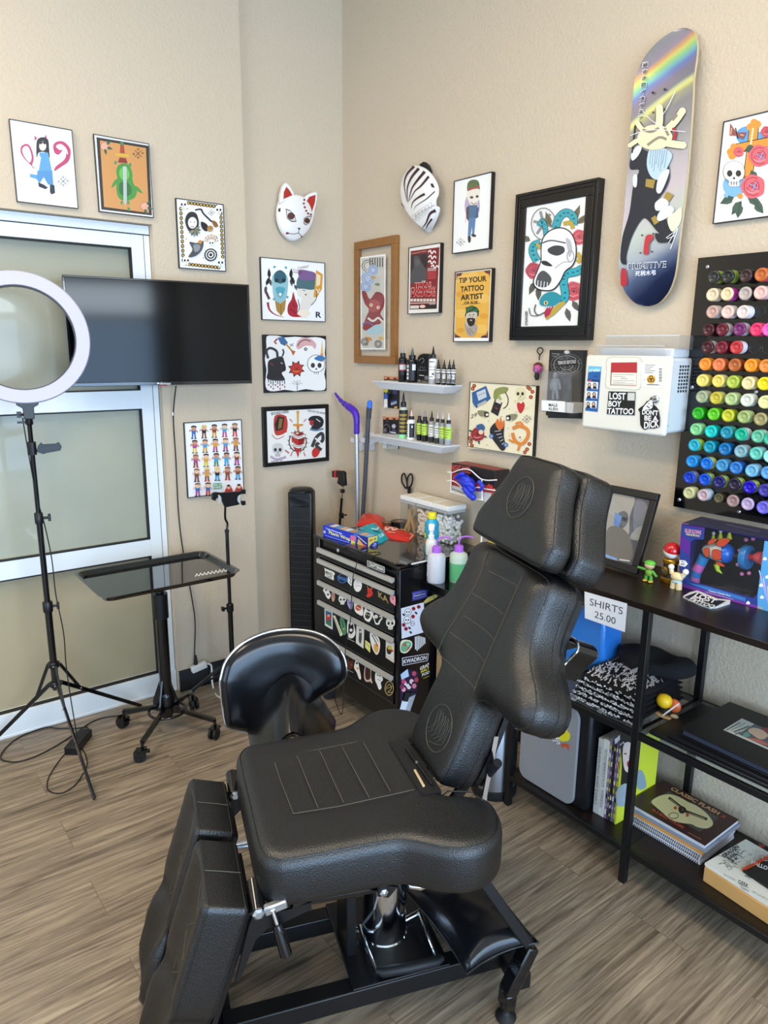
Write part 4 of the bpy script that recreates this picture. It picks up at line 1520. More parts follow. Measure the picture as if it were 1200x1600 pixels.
for x in(.52,1.02):
 for y in(-.43,-.09):
  MB().box((x,y,.098),(.06,.06,.012)).build('caster_plate',BLK,t)
  caster(Vector((x,y,0)),t,1.2,r=.030)
m_=MB()
sx0,sx1,sy0,sy1=bx1+.001,1.31,-.372,-.06
m_.bx(sx0,sx1,sy0,sy1,.706,.712)
m_.bx(sx0,sx1,sy0-.002,sy0+.004,.682,.716).bx(sx1-.004,sx1+.002,sy0,sy1,.682,.716).bx(sx0,sx1,sy1-.004,sy1+.002,.682,.716)
m_.build('side_shelf',GBLK,t,bevel=.0015)
m_=MB()
for y in(-.30,-.10):
 m_.prism([(sx0,y,.706),(sx0+.12,y,.706),(sx0,y,.60)],(0,.004,0))
m_.build('shelf_bracket',BLK,t)
t=E_('foot_pedal',Z_(510,1077,0),'grey foot pedal before the tool chest, its thin cable running up the drawers','foot pedal')
fpz=Z_(507,1078,0)
MB().lathe([(.050,0),(.052,.008),(.048,.020),(.030,.030),(0,.032)],fpz,CZ,28).build('body',mat('pedal_grey','#4a4c4e',.4),t,smooth=None)
c_=[(565,868,-.52),(556,886,-.515),(551,905,-.505),(549,940,-.503),(547,975,-.503),(541,1005,-.505),(538,1040,-.515)]
P=[hit(x,y,1,d)for x,y,d in c_]
P[0].z=max(P[0].z,ztop+.014)
P=[Vector((P[0].x+.02,-.44,ztop+.0125))]+P+[Vector((P[-1].x,-.53,.05)),fpz+Vector((.03,.02,.02))]
MB().tube(smooth_pts(P,6),.0018,7).build('cable',RUB,t,smooth=None)
# ------------------------------------------------------------------ things on the chest
zt_=ztop+.0002
A0=Z_(505,837.5,zt_)
A1=Z_(575,858.5,zt_)
A1 .z=A0 .z
dx=(A1-A0).normalized()
dy=CZ.cross(dx)
Lw=(A1-A0).length
t=E_('plastic_wrap_box',A0,'long blue and yellow plastic wrap carton lying on the left of the tool chest','box')
Wd_,Hh=.052,.050
MB().prism([A0,A1,A1+dy*Wd_,A0+dy*Wd_],CZ*Hh).build('carton',mat('wrap_blue','#2038c0',.35),t)
def face_art(O_,U_,V_,W_,H_,n,fn,parent,name='print'):
 """artwork in unit coordinates (0..1, 0..1 upward) on a rectangle face"""
 class F_(Art):
  def pt(s,x,y):return O_+U_*(x*W_)+V_*(y*H_)+n*.0004
 a=F_(O_,n)
 fn(a)
 return a.build(name,parent)
def wrapfront(a):
 a.poly([(0,0),(1,0),(1,1),(0,1)],'#2038c0')
 a.poly([(.62,0),(.74,0),(.78,1),(.70,1)],'#3a78d8')
 a.poly([(.74,0),(1,0),(1,.95),(.76,.95)],'#1d2a80')
 a.poly([(.76,.02),(.98,.02),(.80,.70)],'#e0a860').line([(.78,.9),(.97,.45)],.03,'#e8e8ec')
 a.circ(.93,.2,.03,'#d84a6a',.14)
 a.text('Tops Homestyle',(.06,.68),(.44,.60),(.06,.86),'#e8ecf8',True)
 a.text('Plastic Wrap',(.14,.28),(.62,.18),(.14,.66),'#f0ec70',True)
 a.blob([(.63,.42),(.72,.40),(.74,.75),(.64,.8)],'#e06a9a').line([(.05,.12),(.6,.10)],.03,'#c8d4f4')
 a.text('60',(.01,.30),(.06,.30),(.01,.55),'#e8e8f8',True)
 a.poly([(.64,.05),(.72,.05),(.73,.34),(.64,.38)],'#e8d840')
face_art(A0,dx,CZ,Lw,Hh,-dy,wrapfront,t)
def wraptop(a):
 a.poly([(0,0),(1,0),(1,1),(0,1)],'#3a50b8')
 cs=['#e8d8c8','#4a90d8','#d8b070','#c8d8e8','#b89058','#4a88c8','#d8a878','#88b8d8']
 for k in range(8):
  a.poly([(.12+k*.11,.1),(.22+k*.11,.1),(.20+k*.11,.95),(.10+k*.11,.95)],cs[k])
face_art(A0+CZ*Hh,dx,dy,Lw,Wd_,CZ,wraptop,t)
face_art(A1,dy,CZ,Wd_,Hh,dx,lambda a:a.poly([(0,0),(1,0),(1,1),(0,1)],'#e8d860').poly([(.1,.62),(.5,.66),(.5,.84),(.1,.8)],'#d87858').circ(.75,.76,.12,'#8a9a50').blob([(.1,0),(1,0),(1,.5),(.6,.5),(.25,.35)],'#2038b0').line([(.6,.35),(.9,.37)],.06,'#e0e8f8').line([(.5,.22),(.9,.24)],.05,'#e0e8f8'),t)
def pouch(name,label,quad,h,col,fn=None,z=zt_,lift=(0,0,0,0),col2=None):
 t=E_(name,Z_(*quad[0],z),label,'snack bag')
 Q=[Z_(x,y,z+l)for(x,y),l in zip(quad,lift)]
 n=14
 V,F=[],[]
 for f_ in(1,0):
  for i in range(n+1):
   for j in range(n+1):
    u,v=i/n,j/n
    p=(Q[0]*(1-u)+Q[1]*u)*(1-v)+(Q[3]*(1-u)+Q[2]*u)*v
    b_=(max(0,1-(2*u-1)**2)*max(0,1-(2*v-1)**2))**.45
    w_=.0022*math.sin(u*21+v*7)*b_
    V.append(p+CZ*(f_*(h*b_+w_)+.002))
  o_=0 if f_ else(n+1)**2
  for i in range(n):
   for j in range(n):
    q=(o_+i*(n+1)+j,o_+(i+1)*(n+1)+j,o_+(i+1)*(n+1)+j+1,o_+i*(n+1)+j+1)
    F.append(q)
 class G(Art):
  def pt(s,x,y):
   u,v=x,y
   p=(Q[0]*(1-u)+Q[1]*u)*(1-v)+(Q[3]*(1-u)+Q[2]*u)*v
   b_=(max(0,1-(2*u-1)**2)*max(0,1-(2*v-1)**2))**.45
   return p+CZ*(h*b_+.0025+.0022*b_)
 mb=MB()
 mb.add(V,F)
 mb.build('bag',mat(name+'_foil',col,.3,bump=.2,bscale=60),t,smooth=True)
 if fn:
  g=G((0,0,0),CZ)
  fn(g)
  g.build('print',t)
 return t
pouch('red_pouch','plain red pouch lying behind the teal and white snack bag',((556,822),(600,828),(602,812),(566,806)),.036,'#c8321f',lift=(0,0,0,0))
pouch('snack_bag','teal and white snack bag lying between the plastic wrap and the red candy bag',((560,826),(592,851),(608,843),(586,818)),.022,'#18a0b0',lift=(.024,.008,.008,.028),fn=lambda a:a.poly([(.02,.04),(.2,.05),(.2,.95),(.02,.96)],'#e8eef0').poly([(.24,.15),(.34,.15),(.34,.85),(.24,.85)],'#0c6c80').line([(.45,.3),(.6,.5),(.5,.75)],.05,'#e8f4f4').line([(.55,.25),(.75,.55)],.05,'#103a48').poly([(.8,.3),(.9,.3),(.9,.7),(.8,.7)],'#a0e0e8'))
pouch('candy_bag','red candy bag with white script lying in front of the clear container',((592,838),(640,849),(650,838),(600,822)),.022,'#c82a20',lift=(.010,.004,.006,.016),fn=lambda a:a.line([(.12,.6),(.2,.3),(.3,.65),(.4,.35),(.5,.6)],.07,'#f0c8b8',True).line([(.25,.2),(.5,.22)],.05,'#e8b098').poly([(.86,.15),(.97,.2),(.97,.8),(.86,.85)],'#e8a080').circ(.66,.75,.1,'#e8c050'))
for k,(x,y,c,lb,r_)in enumerate(((604,823,'#6a4a2c','small brown roll of tape behind the candy bags on the tool chest',.022),(624,821,'#16181a','larger black roll of tape beside the clear container on the tool chest',.040))):
 o=Z_(x,y,zt_)
 t=E_('tape_roll',o,lb,'tape')
 MB().lathe([(r_*.55,0),(r_,0),(r_,.022),(r_*.55,.022),(r_*.55,0)],o,CZ,26).build('tape',mat('tape_'+c[1:],c,.35),t,smooth=None)
 MB().lathe([(r_*.50,.001),(r_*.549,.001),(r_*.549,.021),(r_*.50,.021),(r_*.50,.001)],o,CZ,26).build('core',mat('card_core','#b89a74',.7),t,smooth=None)
 # ---- clear triple container with white lids
t=E_('storage_container',(.81,-.085,zt_),'clear three part storage container with white lids standing on the tool chest against the wall','container')
cx0,cx1,cy0,cy1,cz0=.650,.968,-.135,-.035,zt_
hc=hitp(697,799,Vector((cx1,cy0,0)),Vector((0,1,0))).z-zt_
CLR=glass_mat('clear_plastic','#eef0ee',1.0,.03,.05)
pp=[cx0,cx0+(cx1-cx0)/3,cx0+2*(cx1-cx0)/3,cx1]
m_=MB()
q8=[Vector((x,y,z))for z in(cz0+.0005,cz0+hc-.001)for x,y in((cx0,cy0),(cx1,cy0),(cx1,cy1),(cx0,cy1))]
m_.add(q8,[(0,1,5,4),(1,2,6,5),(2,3,7,6),(3,0,4,7),(0,3,2,1)])
m_.build('box',CLR,t)
for k in(1,2):
 m_=MB()
 m_.add([(pp[k],cy0+.001,cz0+.001),(pp[k],cy1-.001,cz0+.001),(pp[k],cy1-.001,cz0+hc-.002),(pp[k],cy0+.001,cz0+hc-.002)],[(0,1,2,3)])
 m_.build('divider',CLR,t)
for k in range(3):
 a,b=pp[k]+.0015,pp[k+1]-.0015
 m_=MB()
 m_.bx(a-.001,b+.001,cy0-.003,cy1+.003,cz0+hc,cz0+hc+.020)
 l_=m_.build('lid',WHT,t,bevel=.003)
 MB().bx(a+.012,b-.012,cy0+.012,cy1-.012,cz0+hc+.0202,cz0+hc+.0207).build('lid_pad',mat('lid_cream','#ddd6c0',.6),l_)
 MB().bx(a+.001,b-.001,cy0+.0005,cy1-.0005,cz0+hc-.012,cz0+hc).build('seal',mat('seal_grey','#c4c4c6',.5),l_)
WOOD=mat('pale_stick','#c99e62',.6,var=.15,vscale=40)
sp_=[((.668,-.122),(.700,-.10),.105),((.676,-.115),(.706,-.06),.108),((.690,-.118),(.672,-.10),.100),((.70,-.10),(.69,-.05),.102),((.735,-.120),(.690,-.118),.108),((.728,-.09),(.74,-.06),.095)]
for k,((xa,ya),(xb,yb),h_)in enumerate(sp_):
 o=Vector((xa,ya,cz0+.006))
 e_=Vector((xb,yb,cz0+h_))
 s_=MB().beam(o,e_,.016,.0018,(0,1,0)).build('wooden_stick',WOOD,bevel=.0006)
 tag(s_,'flat wooden stick standing in the left compartment of the clear container','stick','wooden sticks in the clear container')
rr=random.Random(4)
m_=MB()
for _ in range(620):
 m_.ball(Vector((rr.uniform(pp[1]+.008,pp[2]-.008),cy0+.009+.082*rr.random()**1.6,cz0+.009+rr.random()*(.108+rr.uniform(-.01,.01)))),.0078,7)
tag(m_.build('plastic_ink_cups',mat('cup_pinkish','#f0dcc8',.5),smooth=True),'pinkish plastic ink cups filling the middle compartment of the clear container','ink cups',kind='stuff')
m_=MB()
for _ in range(520):
 m_.ball(Vector((rr.uniform(pp[2]+.009,pp[3]-.009),cy0+.0095+.080*rr.random()**1.6,cz0+.007+rr.random()*(.105+rr.uniform(-.02,.012)))),.0085,7)
tag(m_.build('clear_ink_cups',mat('cup_white','#f6f6f8',.35),smooth=True),'whitish plastic ink cups filling the right compartment of the clear container','ink cups',kind='stuff')
t=E_('scissors',(.675,-.018,cz0),'black handled scissors standing behind the clear container against the wall','scissors')
v1=(490,720,.225)
YS=-.018
for P in([(624,90),(614,105),(612,140),(622,165),(640,190),(650,178),(648,150),(640,115),(632,93)],[(668,95),(656,112),(650,140),(652,175),(664,190),(680,165),(688,130),(684,102),(676,92)]):
 MB().tube(smooth_pts([hit(490+x*.225,720+y*.225,1,YS)for x,y in P],4,True),.0042,8,closed=True).build('handle',RUB,t,smooth=True)
a_=hit(490+660*.225,720+195*.225,1,YS)
MB().prism([a_+Vector((-.012,0,.012)),a_+Vector((.013,0,.012)),a_+Vector((.008,0,-.03)),a_+Vector((-.006,0,-.03))],(0,.004,0)).build('handle_base',RUB,t)
MB().prism([a_+Vector((-.006,0,-.03)),a_+Vector((.008,0,-.03)),a_+Vector((.003,0,-.14)),a_+Vector((-.001,0,-.14))],(0,.003,0)).build('blade',STEEL,t)
def bottle(name,label,base,prof,cap,body_col,cap_col,cat='bottle',trans=None,fill=None,capn='cap',parent=None,group=None,rough=.3,n=24):
 t=E_(name,base,label,cat,group)
 bm=trans if trans else mat(name+'_'+body_col[1:],body_col,rough)
 MB().lathe(prof,base,CZ,n).build('body',bm,t,smooth=None)
 if fill:
  MB().lathe([(r*.94,h)for r,h in fill[0]],base,CZ,n).build('contents',mat('liquid_'+fill[1][1:],fill[1],.3),t,smooth=None)
 MB().lathe(cap,base,CZ,n).build(capn,mat('cap_'+cap_col[1:],cap_col,.35),t,smooth=None)
 return t
def band(parent,base,r,z0,z1,a0,a1,col,name='label',n=14,extra=None):
 """curved label round a bottle; angles in degrees measured from the direction of +x"""
 m=MB()
 A=[math.radians(a0+(a1-a0)*i/n)for i in range(n+1)]
 V=[base+Vector((math.cos(a)*r,math.sin(a)*r,z))for z in(z0,z1)for a in A]
 m.add(V,[(i,i+1,n+1+i+1,n+1+i)for i in range(n)],col)
 if extra:
  for(f0,f1,g0,g1,c)in extra:
   k=5
   B=[math.radians(a0+(a1-a0)*(f0+(f1-f0)*i/k))for i in range(k+1)]
   zz=(z0+(z1-z0)*g0,z0+(z1-z0)*g1)
   V=[base+Vector((math.cos(a)*(r+.0003),math.sin(a)*(r+.0003),z))for z in zz for a in B]
   m.add(V,[(i,i+1,k+1+i+1,k+1+i)for i in range(k)],c)
 return m.build(name,ink_mat(),parent)
b0=Z_(668,873,zt_+.009)
b0=Vector((1.010,-.262,zt_+.0095))
t=bottle('drink_bottle','turquoise sports drink bottle with a yellow cap in front of the clear container',b0,[(.026,0),(.029,.004),(.029,.05),(.027,.056),(.029,.062),(.029,.095),(.0275,.098),(.029,.102),(.0275,.106),(.029,.110),(.027,.122),(.017,.136),(.014,.140)],[(.0165,.138),(.0175,.141),(.0175,.160),(.016,.163),(0,.163)],'#1f9fc4','#e6d820')
band(t,b0,.0296,.02,.095,175,235,'#f0f0ea',extra=[(.2,.8,.05+.14*k,.12+.14*k,'#26282a')for k in range(6)])
band(t,b0,.0297,.03,.09,236,275,'#3f8f7a',extra=[(.1,.9,.55,.85,'#d8c83a'),(.1,.8,.15,.45,'#c87a4a')])
zsh=.7125
TR=lambda c:mat('translucent_'+c[1:],c,.35)
def wash(label,base,h,r,body,fillh,fillc,capc,tube_dir,tip=None):
 prof=[(r*.95,0),(r,.004),(r,h*.82),(r*.92,h*.9),(r*.5,h*.97),(r*.42,h)]
 t=E_('wash_bottle',base,label,'squeeze bottle')
 MB().lathe([(rr_,hh_)for rr_,hh_ in prof if hh_>=fillh*.999 or True],base,CZ,28).build('body',TR(body),t,smooth=None)
 if fillh:
  MB().lathe([(r*.951,-.0001),(r*1.004,.004),(r*1.004,fillh),(r*.99,fillh)],base+CZ*.0003,CZ,28).build('liquid',mat('liquid_'+fillc[1:],fillc,.3),t,smooth=None)
 MB().lathe([(r*.50,h*.97),(r*.50,h+.018),(r*.42,h+.021),(0,h+.021)],base,CZ,24).build('cap',mat('cap_'+capc[1:],capc,.35),t,smooth=None)
 p=base+CZ*(h+.02)
 d=tube_dir
 MB().tube(smooth_pts([p,p+CZ*.016,p+CZ*.030+d*.006,p+CZ*.036+d*.018,p+CZ*.036+d*.040,p+CZ*.030+d*.055],5),[.0035]*20+[.003]*10 if False else .0033,8).build('spout',mat('cap_'+capc[1:],capc,.35),t,smooth=None)
 return t
bA=Vector((1.118,-.330,zsh))
bB=Vector((1.160,-.252,zsh))
dsp=(CR*1.0).normalized()
dsp.z=0
dsp.normalize()
tA=wash('clear wash bottle with purple cap and round white sticker, leftmost on the side shelf',bA,.122,.0355,'#c9cbd2',0,'','#b065d8',dsp)
band(tA,bA,.0360,.025,.070,215,262,'#eeeef0','sticker',extra=[(.35,.6,.3,.8,'#333')])
tB=wash('wash bottle with purple cap half filled with green soap, beside the clear one',bB,.122,.0355,'#bccab8',.076,'#5fae72','#b065d8',dsp)
band(tB,bB,.0360,.045,.075,205,232,'#eeeeee','sticker')
bC=Vector((1.228,-.200,zsh))
t=wash('plain clear wash bottle with a white nozzle, partly behind the chair back',bC,.118,.033,'#cfd2cf',0,'','#e2e2de',CZ)
bD=Vector((1.040,-.290,zt_+.0095))
t=bottle('pump_bottle','white pump bottle standing behind the clear wash bottle',bD,[(.020,0),(.022,.004),(.022,.050),(.018,.062),(.010,.066)],[(.012,.066),(.013,.08),(.008,.082),(.008,.098),(.012,.10),(.013,.122),(.010,.126),(0,.126)],'#e6e6e2','#efefec',capn='pump')
bE=Vector((1.215,-.10,zsh))
t=bottle('wipes_tub','white tub with a yellow lid behind the wash bottles',bE,[(.036,0),(.036,.120),(.034,.122)],[(.038,.120),(.038,.136),(.036,.139),(.030,.150),(.0,.150)],'#e4dfdc','#e8cf2a',cat='tub',capn='lid')
band(t,bE,.0364,.02,.112,190,290,'#f2efec',extra=[(.2,.5,.6,.85,'#c83a50'),(.5,.9,.3,.7,'#c8b8b0'),(.2,.8,.05,.2,'#444')])
bF=Vector((1.278,-.105,zsh))
bottle('green_soap_bottle','dark bottle with a bright green shoulder beside the yellow lidded tub',bF,[(.026,0),(.026,.085),(.024,.09)],[(.0262,.088),(.0262,.10),(.018,.118),(.008,.122),(.008,.135),(0,.135)],'#0f1512','#2e9a42',capn='shoulder')
bG=Vector((1.165,-.12,zsh))
bottle('dark_green_jar','small dark green jar between the two purple capped wash bottles',bG,[(.020,0),(.020,.105)],[(.021,.105),(.021,.128),(.019,.13),(0,.13)],'#2f5a3a','#1f4a2c',cat='jar',capn='lid')
t=E_('cardboard_box',(1.16,-.17,0),'tan cardboard box on the floor between the tool chest and the steel bin','box')
MB().bx(1.10,1.24,-.30,-.05,0,.46).build('carton',mat('cardboard','#a58a66',.8),t,bevel=.002)
MB().bx(1.101,1.239,-.18,-.17,.4601,.4606).build('tape',mat('packing_tape','#c0a878',.4),t)
a=Art((bx1+.012,0,0),(1,0,0),sv4)
t=E_('wooden_scraper',a.pt(480,245),'pale yellow wooden handled tool with a black rivet tucked under the side shelf','tool')
m_=MB()
m_.prism([a.pt(x,y)for x,y in((380,290),(430,240),(560,178),(582,186),(575,200),(480,262),(385,308))],(.006,0,0))
m_.build('handle',mat('yellow_wood','#cdbb66',.5),t)
MB().cyl(a.pt(484,243)+Vector((.006,0,0)),a.pt(484,243)+Vector((.0075,0,0)),.0022).build('rivet',RUB,t)
# ------------------------------------------------------------------ poles in the corner, selfie stick
t=E_('grabber_pole',Y_(560,815,-.075),'silver pole with a curved purple handle standing in the corner in a white wall clip','pole')
v7=140/747
def c7(x,y,d=-.075):return hit(500+x*v7,560+y*v7,1,d)
MB().tube([c7(305,625),c7(311,1030),c7(316,1380),c7(316,1380)+(c7(316,1380)-c7(311,1030)).normalized()*.55],.0112,14).build('pole',mat('silver_tube','#b9bcc2',.3,.8),t,smooth=None)
PU=mat('purple_plastic','#4a1fb0',.3)
MB().tube(smooth_pts([c7(128,290),c7(140,310),c7(168,345),c7(200,375),c7(235,400),c7(270,425),c7(295,455),c7(305,500),c7(306,560),c7(305,628)],5),[.006]*5+[.007]*5+[.010]*5+[.014]*5+[.018]*5+[.018]*5+[.017]*5+[.015]*5+[.0145]*5+[.0142],14).build('handle',PU,t,smooth=True)
t=E_('mop_pole',Y_(570,815,-.075),'dark grey pole with a blue tip standing beside the silver one','pole')
MB().tube([c7(410,410),c7(403,500),c7(382,900),c7(352,1380),c7(352,1380)+(c7(352,1380)-c7(382,900)).normalized()*.50],.0108,14).build('pole',mat('grey_tube','#4c4f55',.35,.2),t,smooth=None)
MB().tube([c7(418,352),c7(416,362),c7(412,412)],[.007,.012,.0125],14).build('tip',mat('blue_plastic','#2468d8',.35),t,smooth=None)
MB().tube([c7(411,408),c7(404,500)],[.0135,.0128],14).build('sleeve',mat('grey_sleeve','#3c3f44',.5),t,smooth=None)
t=E_('pole_clip',Y_(583,690,-.01),'white plastic wall clip holding the silver and grey poles','wall clip')
W2_=mat('milky_plastic','#d4d4d8',.35)
for x0 in(328,418):
 m_=MB()
 m_.prism([c7(x,y,-.001)for x,y in((x0,612),(x0+40,620),(x0+38,760),(x0+20,775),(x0,755))],(0,-.006,0))
 m_.build('back_plate',W2_,t,bevel=.002)
m_=MB()
for x0,x1 in((255,292),(335,390),(385,425)):
 a_,b_=c7(x0,678,-.062),c7(x1,684,-.050)
 m_.box((a_+b_)/2,(abs(b_.x-a_.x)+.01,.006,.022))
m_.build('arms',W2_,t)
for x in(345,438):
 a_=c7(x,685,-.03)
 MB().box(a_,(.014,.052,.018)).build('bracket_arm',W2_,t)
t=E_('selfie_stick',Vector((.145,-.10,0)),'black and chrome phone stick with a red padded clamp standing in the corner','selfie stick')
base_=c7(165,1375,-.10)
MB().tube([Vector((base_.x,-.10,.012)),base_,c7(182,1165,-.10)],.0068,10).build('lower_tube',GBLK,t,smooth=None)
MB().tube([c7(182,1165,-.10),c7(187,1120,-.10),c7(192,1060,-.10)],.0045,10).build('upper_tube',CHR,t,smooth=None)
m_=MB()
m_.prism([c7(x,y,-.10)for x,y in((165,1040),(175,985),(125,990),(122,935),(205,935),(222,950),(228,1058),(205,1065))],(0,-.018,0))
m_.build('phone_clamp',BLK,t,bevel=.002)
MB().prism([c7(x,y,-.1185)for x,y in((116,935),(132,935),(132,995),(118,993))],(0,.022,0)).build('red_pad',mat('red_pad','#c81e1e',.5),t)
m_=MB()
m_.box(c7(178,1310,-.10),(.022,.016,.026)).cyl(c7(178,1308,-.10),c7(220,1305,-.11),.004)
m_.build('slide_lock',BLK,t)
MB().box(c7(188,1105,-.10),(.018,.016,.018)).build('swivel',BLK,t)
MB().lathe([(.05,0),(.05,.010),(.012,.014),(.009,.02)],Vector((base_.x,-.10,0)),CZ,20).build('base',BLK,t)
# ================================================================== WALL ART
V1,V2,V4,V5,V6,V7,V1b,V2b=(0,160,1/3),(0,400,1/3),(380,240,.325),(600,230,.2),(780,260,.1875),(940,20,.3),(580,520,.23333),(800,500,.23333)
K_='#1d1b1b'
def leaf(a,x,y,L,w,ang,col='#3f5a48',k=None):
 c,s=math.cos(ang),math.sin(ang)
 f=lambda p,q:(x+p*c-q*s,y+p*s+q*c)
 a.poly([f(0,0),f(L*.3,w*.9),f(L*.6,w*.8),f(L,0),f(L*.6,-w*.8),f(L*.3,-w*.9)],col)
 if k:
  a.line([f(0,0),f(L,0)],max(1,w*.12),k)
def rose(a,x,y,r,c='#c8505a',d='#7a2430',l='#e89090'):
 a.blob([(x+r*(1+.08*(i%2))*math.cos(t),y+r*(1+.08*(i%2))*math.sin(t))for i,t in enumerate([2*PI*i/10 for i in range(10)])],c,3)
 for q,w in((.8,.07),(.55,.07),(.32,.08)):
  a.line([(x+r*q*math.cos(t),y+r*q*math.sin(t))for t in[q*9+.62*i for i in range(8)]],r*w,d)
 a.line([(x-r*.6,y+r*.3),(x-r*.1,y+r*.55),(x+r*.5,y+r*.35)],r*.1,l,True)
 a.circ(x,y,r*.16,d)
def figure(a,x,y,h,hair,top,legs,skin='#d8b090',boots='#222',arms=True):
 w=h*.16
 a.poly([(x-w*.9,y-h*.42),(x-w*.1,y-h*.42),(x-w*.3,y-h*.06),(x-w*1.0,y-h*.06)],legs).poly([(x+w*.1,y-h*.42),(x+w*.9,y-h*.42),(x+w*1.1,y-h*.06),(x+w*.4,y-h*.06)],legs)
 a.poly([(x-w*1.3,y-h*.07),(x-w*.2,y-h*.07),(x-w*.2,y),(x-w*1.3,y)],boots).poly([(x+w*.3,y-h*.07),(x+w*1.4,y-h*.07),(x+w*1.4,y),(x+w*.3,y)],boots)
 a.poly([(x-w*1.2,y-h*.70),(x+w*1.2,y-h*.70),(x+w*.9,y-h*.40),(x-w*.9,y-h*.40)],top)
 if arms:
  a.line([(x-w*1.1,y-h*.66),(x-w*2.1,y-h*.56),(x-w*1.6,y-h*.72)],w*.6,skin).line([(x+w*1.1,y-h*.66),(x+w*2.0,y-h*.50)],w*.6,skin)
 a.circ(x,y-h*.82,w*1.15,skin,w*1.3,12).poly([(x-w*1.3,y-h*.82),(x-w*1.2,y-h*.98),(x,y-h*1.03),(x+w*1.2,y-h*.98),(x+w*1.3,y-h*.82),(x+w*.7,y-h*.90),(x-w*.7,y-h*.90)],hair)
def mark(a,x,y,r,c='#4a4a48'):
 """small crossed signature stamp"""
 a.line([(x-r*.6,y+r*.6),(x+r*.6,y-r*.6)],r*.1,c).line([(x-r*.6,y-r*.6),(x+r*.6,y+r*.6)],r*.1,c)
 for dx,dy in((0,-1),(1,-.1),(0,.95),(-1,.1)):
  a.ring(x+dx*r*.8,y+dy*r*.75,r*.14,r*.09,c,n=8)
def swall(side,d):
 """(point fn, normal, axis, value) of a plane d in front of a wall: B back, L window run, C corner strip"""
 return{'B':((0,-d,0),(0,-1,0),1,-d),'L':((.04+d,0,0),(1,0,0),0,.04+d),'C':((d,0,0),(1,0,0),0,d)}[side]
def picture(name,label,cat,side,cor,depth,bw,fcol,pcol,view,fn,group=None,glass=False,mat_in=None,fmat=None,paper=True,fl=None):
 p0,n,ax,val=swall(side,depth)
 q=[hit(x,y,ax,val)for x,y in cor]
 o=1-ax
 a0,a1=sorted(((q[0][o]+q[2][o])/2,(q[1][o]+q[3][o])/2))
 z1,z0=(q[0].z+q[1].z)/2,(q[2].z+q[3].z)/2
 w0={'B':0,'L':.04,'C':0}[side]
 sg=-1 if ax==1 else 1
 def blk(m,s0,s1,za,zb,d0,d1):
  lo,hi=sorted((w0*(1 if ax==0 else 0)+sg*d0,w0*(1 if ax==0 else 0)+sg*d1))
  if ax==1:
   m.bx(s0,s1,lo,hi,za,zb)
  else:
   m.bx(lo,hi,s0,s1,za,zb)
  return m
 t=E_(name,q[0].lerp(q[3],.5),label,cat,group)
 m=MB()
 for b in((a0,a1,z0,z0+bw),(a0,a1,z1-bw,z1),(a0,a0+bw,z0+bw,z1-bw),(a1-bw,a1,z0+bw,z1-bw)):
  blk(m,*b,0.0005,depth)
 fr=m.build('frame',fmat or mat('frame_'+fcol[1:],fcol,.3),t,bevel=min(.0015,bw*.3))
 if paper:
  m=blk(MB(),a0+bw,a1-bw,z0+bw,z1-bw,.001,depth-.004)
  m.build('paper',mat('paper_'+pcol[1:],pcol,.55),t)
 p1,n1,_,_=swall(side,depth-.0039)
 a=Art(p1,n1,view)
 fn(a)
 a.build('print',t,ink_mat())
 if glass:
  g=MB()
  gd=depth-.0012
  v=w0*(1 if ax==0 else 0)+sg*gd
  P=[(a0+bw,z0+bw),(a1-bw,z0+bw),(a1-bw,z1-bw),(a0+bw,z1-bw)]
  P=[Vector((s_,v,z_))if ax==1 else Vector((v,s_,z_))for s_,z_ in P]
  g.add(P,[(0,1,2,3)])
  g.build('glass',glass_mat('picture_glass','#ffffff',1.0,.015),t)
 return t
def A1(a):
 a.blob([(100,205),(130,195),(150,225),(158,265),(150,300),(165,310),(140,290),(115,265),(97,235)],'#c03a6a').blob([(108,212),(128,205),(143,232),(148,262),(138,282),(118,260),(105,232)],'#f0f2f4')
 a.blob([(250,200),(270,183),(300,185),(328,215),(330,250),(318,280),(290,300),(255,322),(262,300),(300,270),(310,240),(295,225),(275,245),(255,235)],'#c03a6a').blob([(262,205),(285,195),(310,215),(318,245),(300,225),(278,222)],'#f0f2f4')
 a.poly([(160,155),(175,168),(163,180)],'#c03a6a').poly([(216,150),(220,172),(206,168)],'#c03a6a')
 a.blob([(175,175),(200,163),(225,175),(230,215),(232,260),(215,235),(182,235),(172,260),(170,215)],'#1b1f2a')
 a.circ(200,205,17,'#e8d8c8',22).poly([(180,185),(222,185),(210,198),(200,190),(190,198)],'#1b1f2a')
 a.poly([(185,235),(225,235),(245,330),(215,345),(180,330)],'#5a9ccc').poly([(180,240),(170,300),(180,330),(192,260)],'#d8e6f0').poly([(175,320),(245,320),(250,390),(225,385),(205,350),(185,380),(172,360)],'#4f8fc4')
 a.poly([(178,375),(205,385),(225,400),(212,407),(182,395)],'#20283a').poly([(234,385),(255,388),(258,425),(240,432),(234,420)],'#20283a').poly([(140,335),(175,340),(172,360),(140,350)],'#5a9ccc')
 mark(a,296,370,26,'#3a5a70')
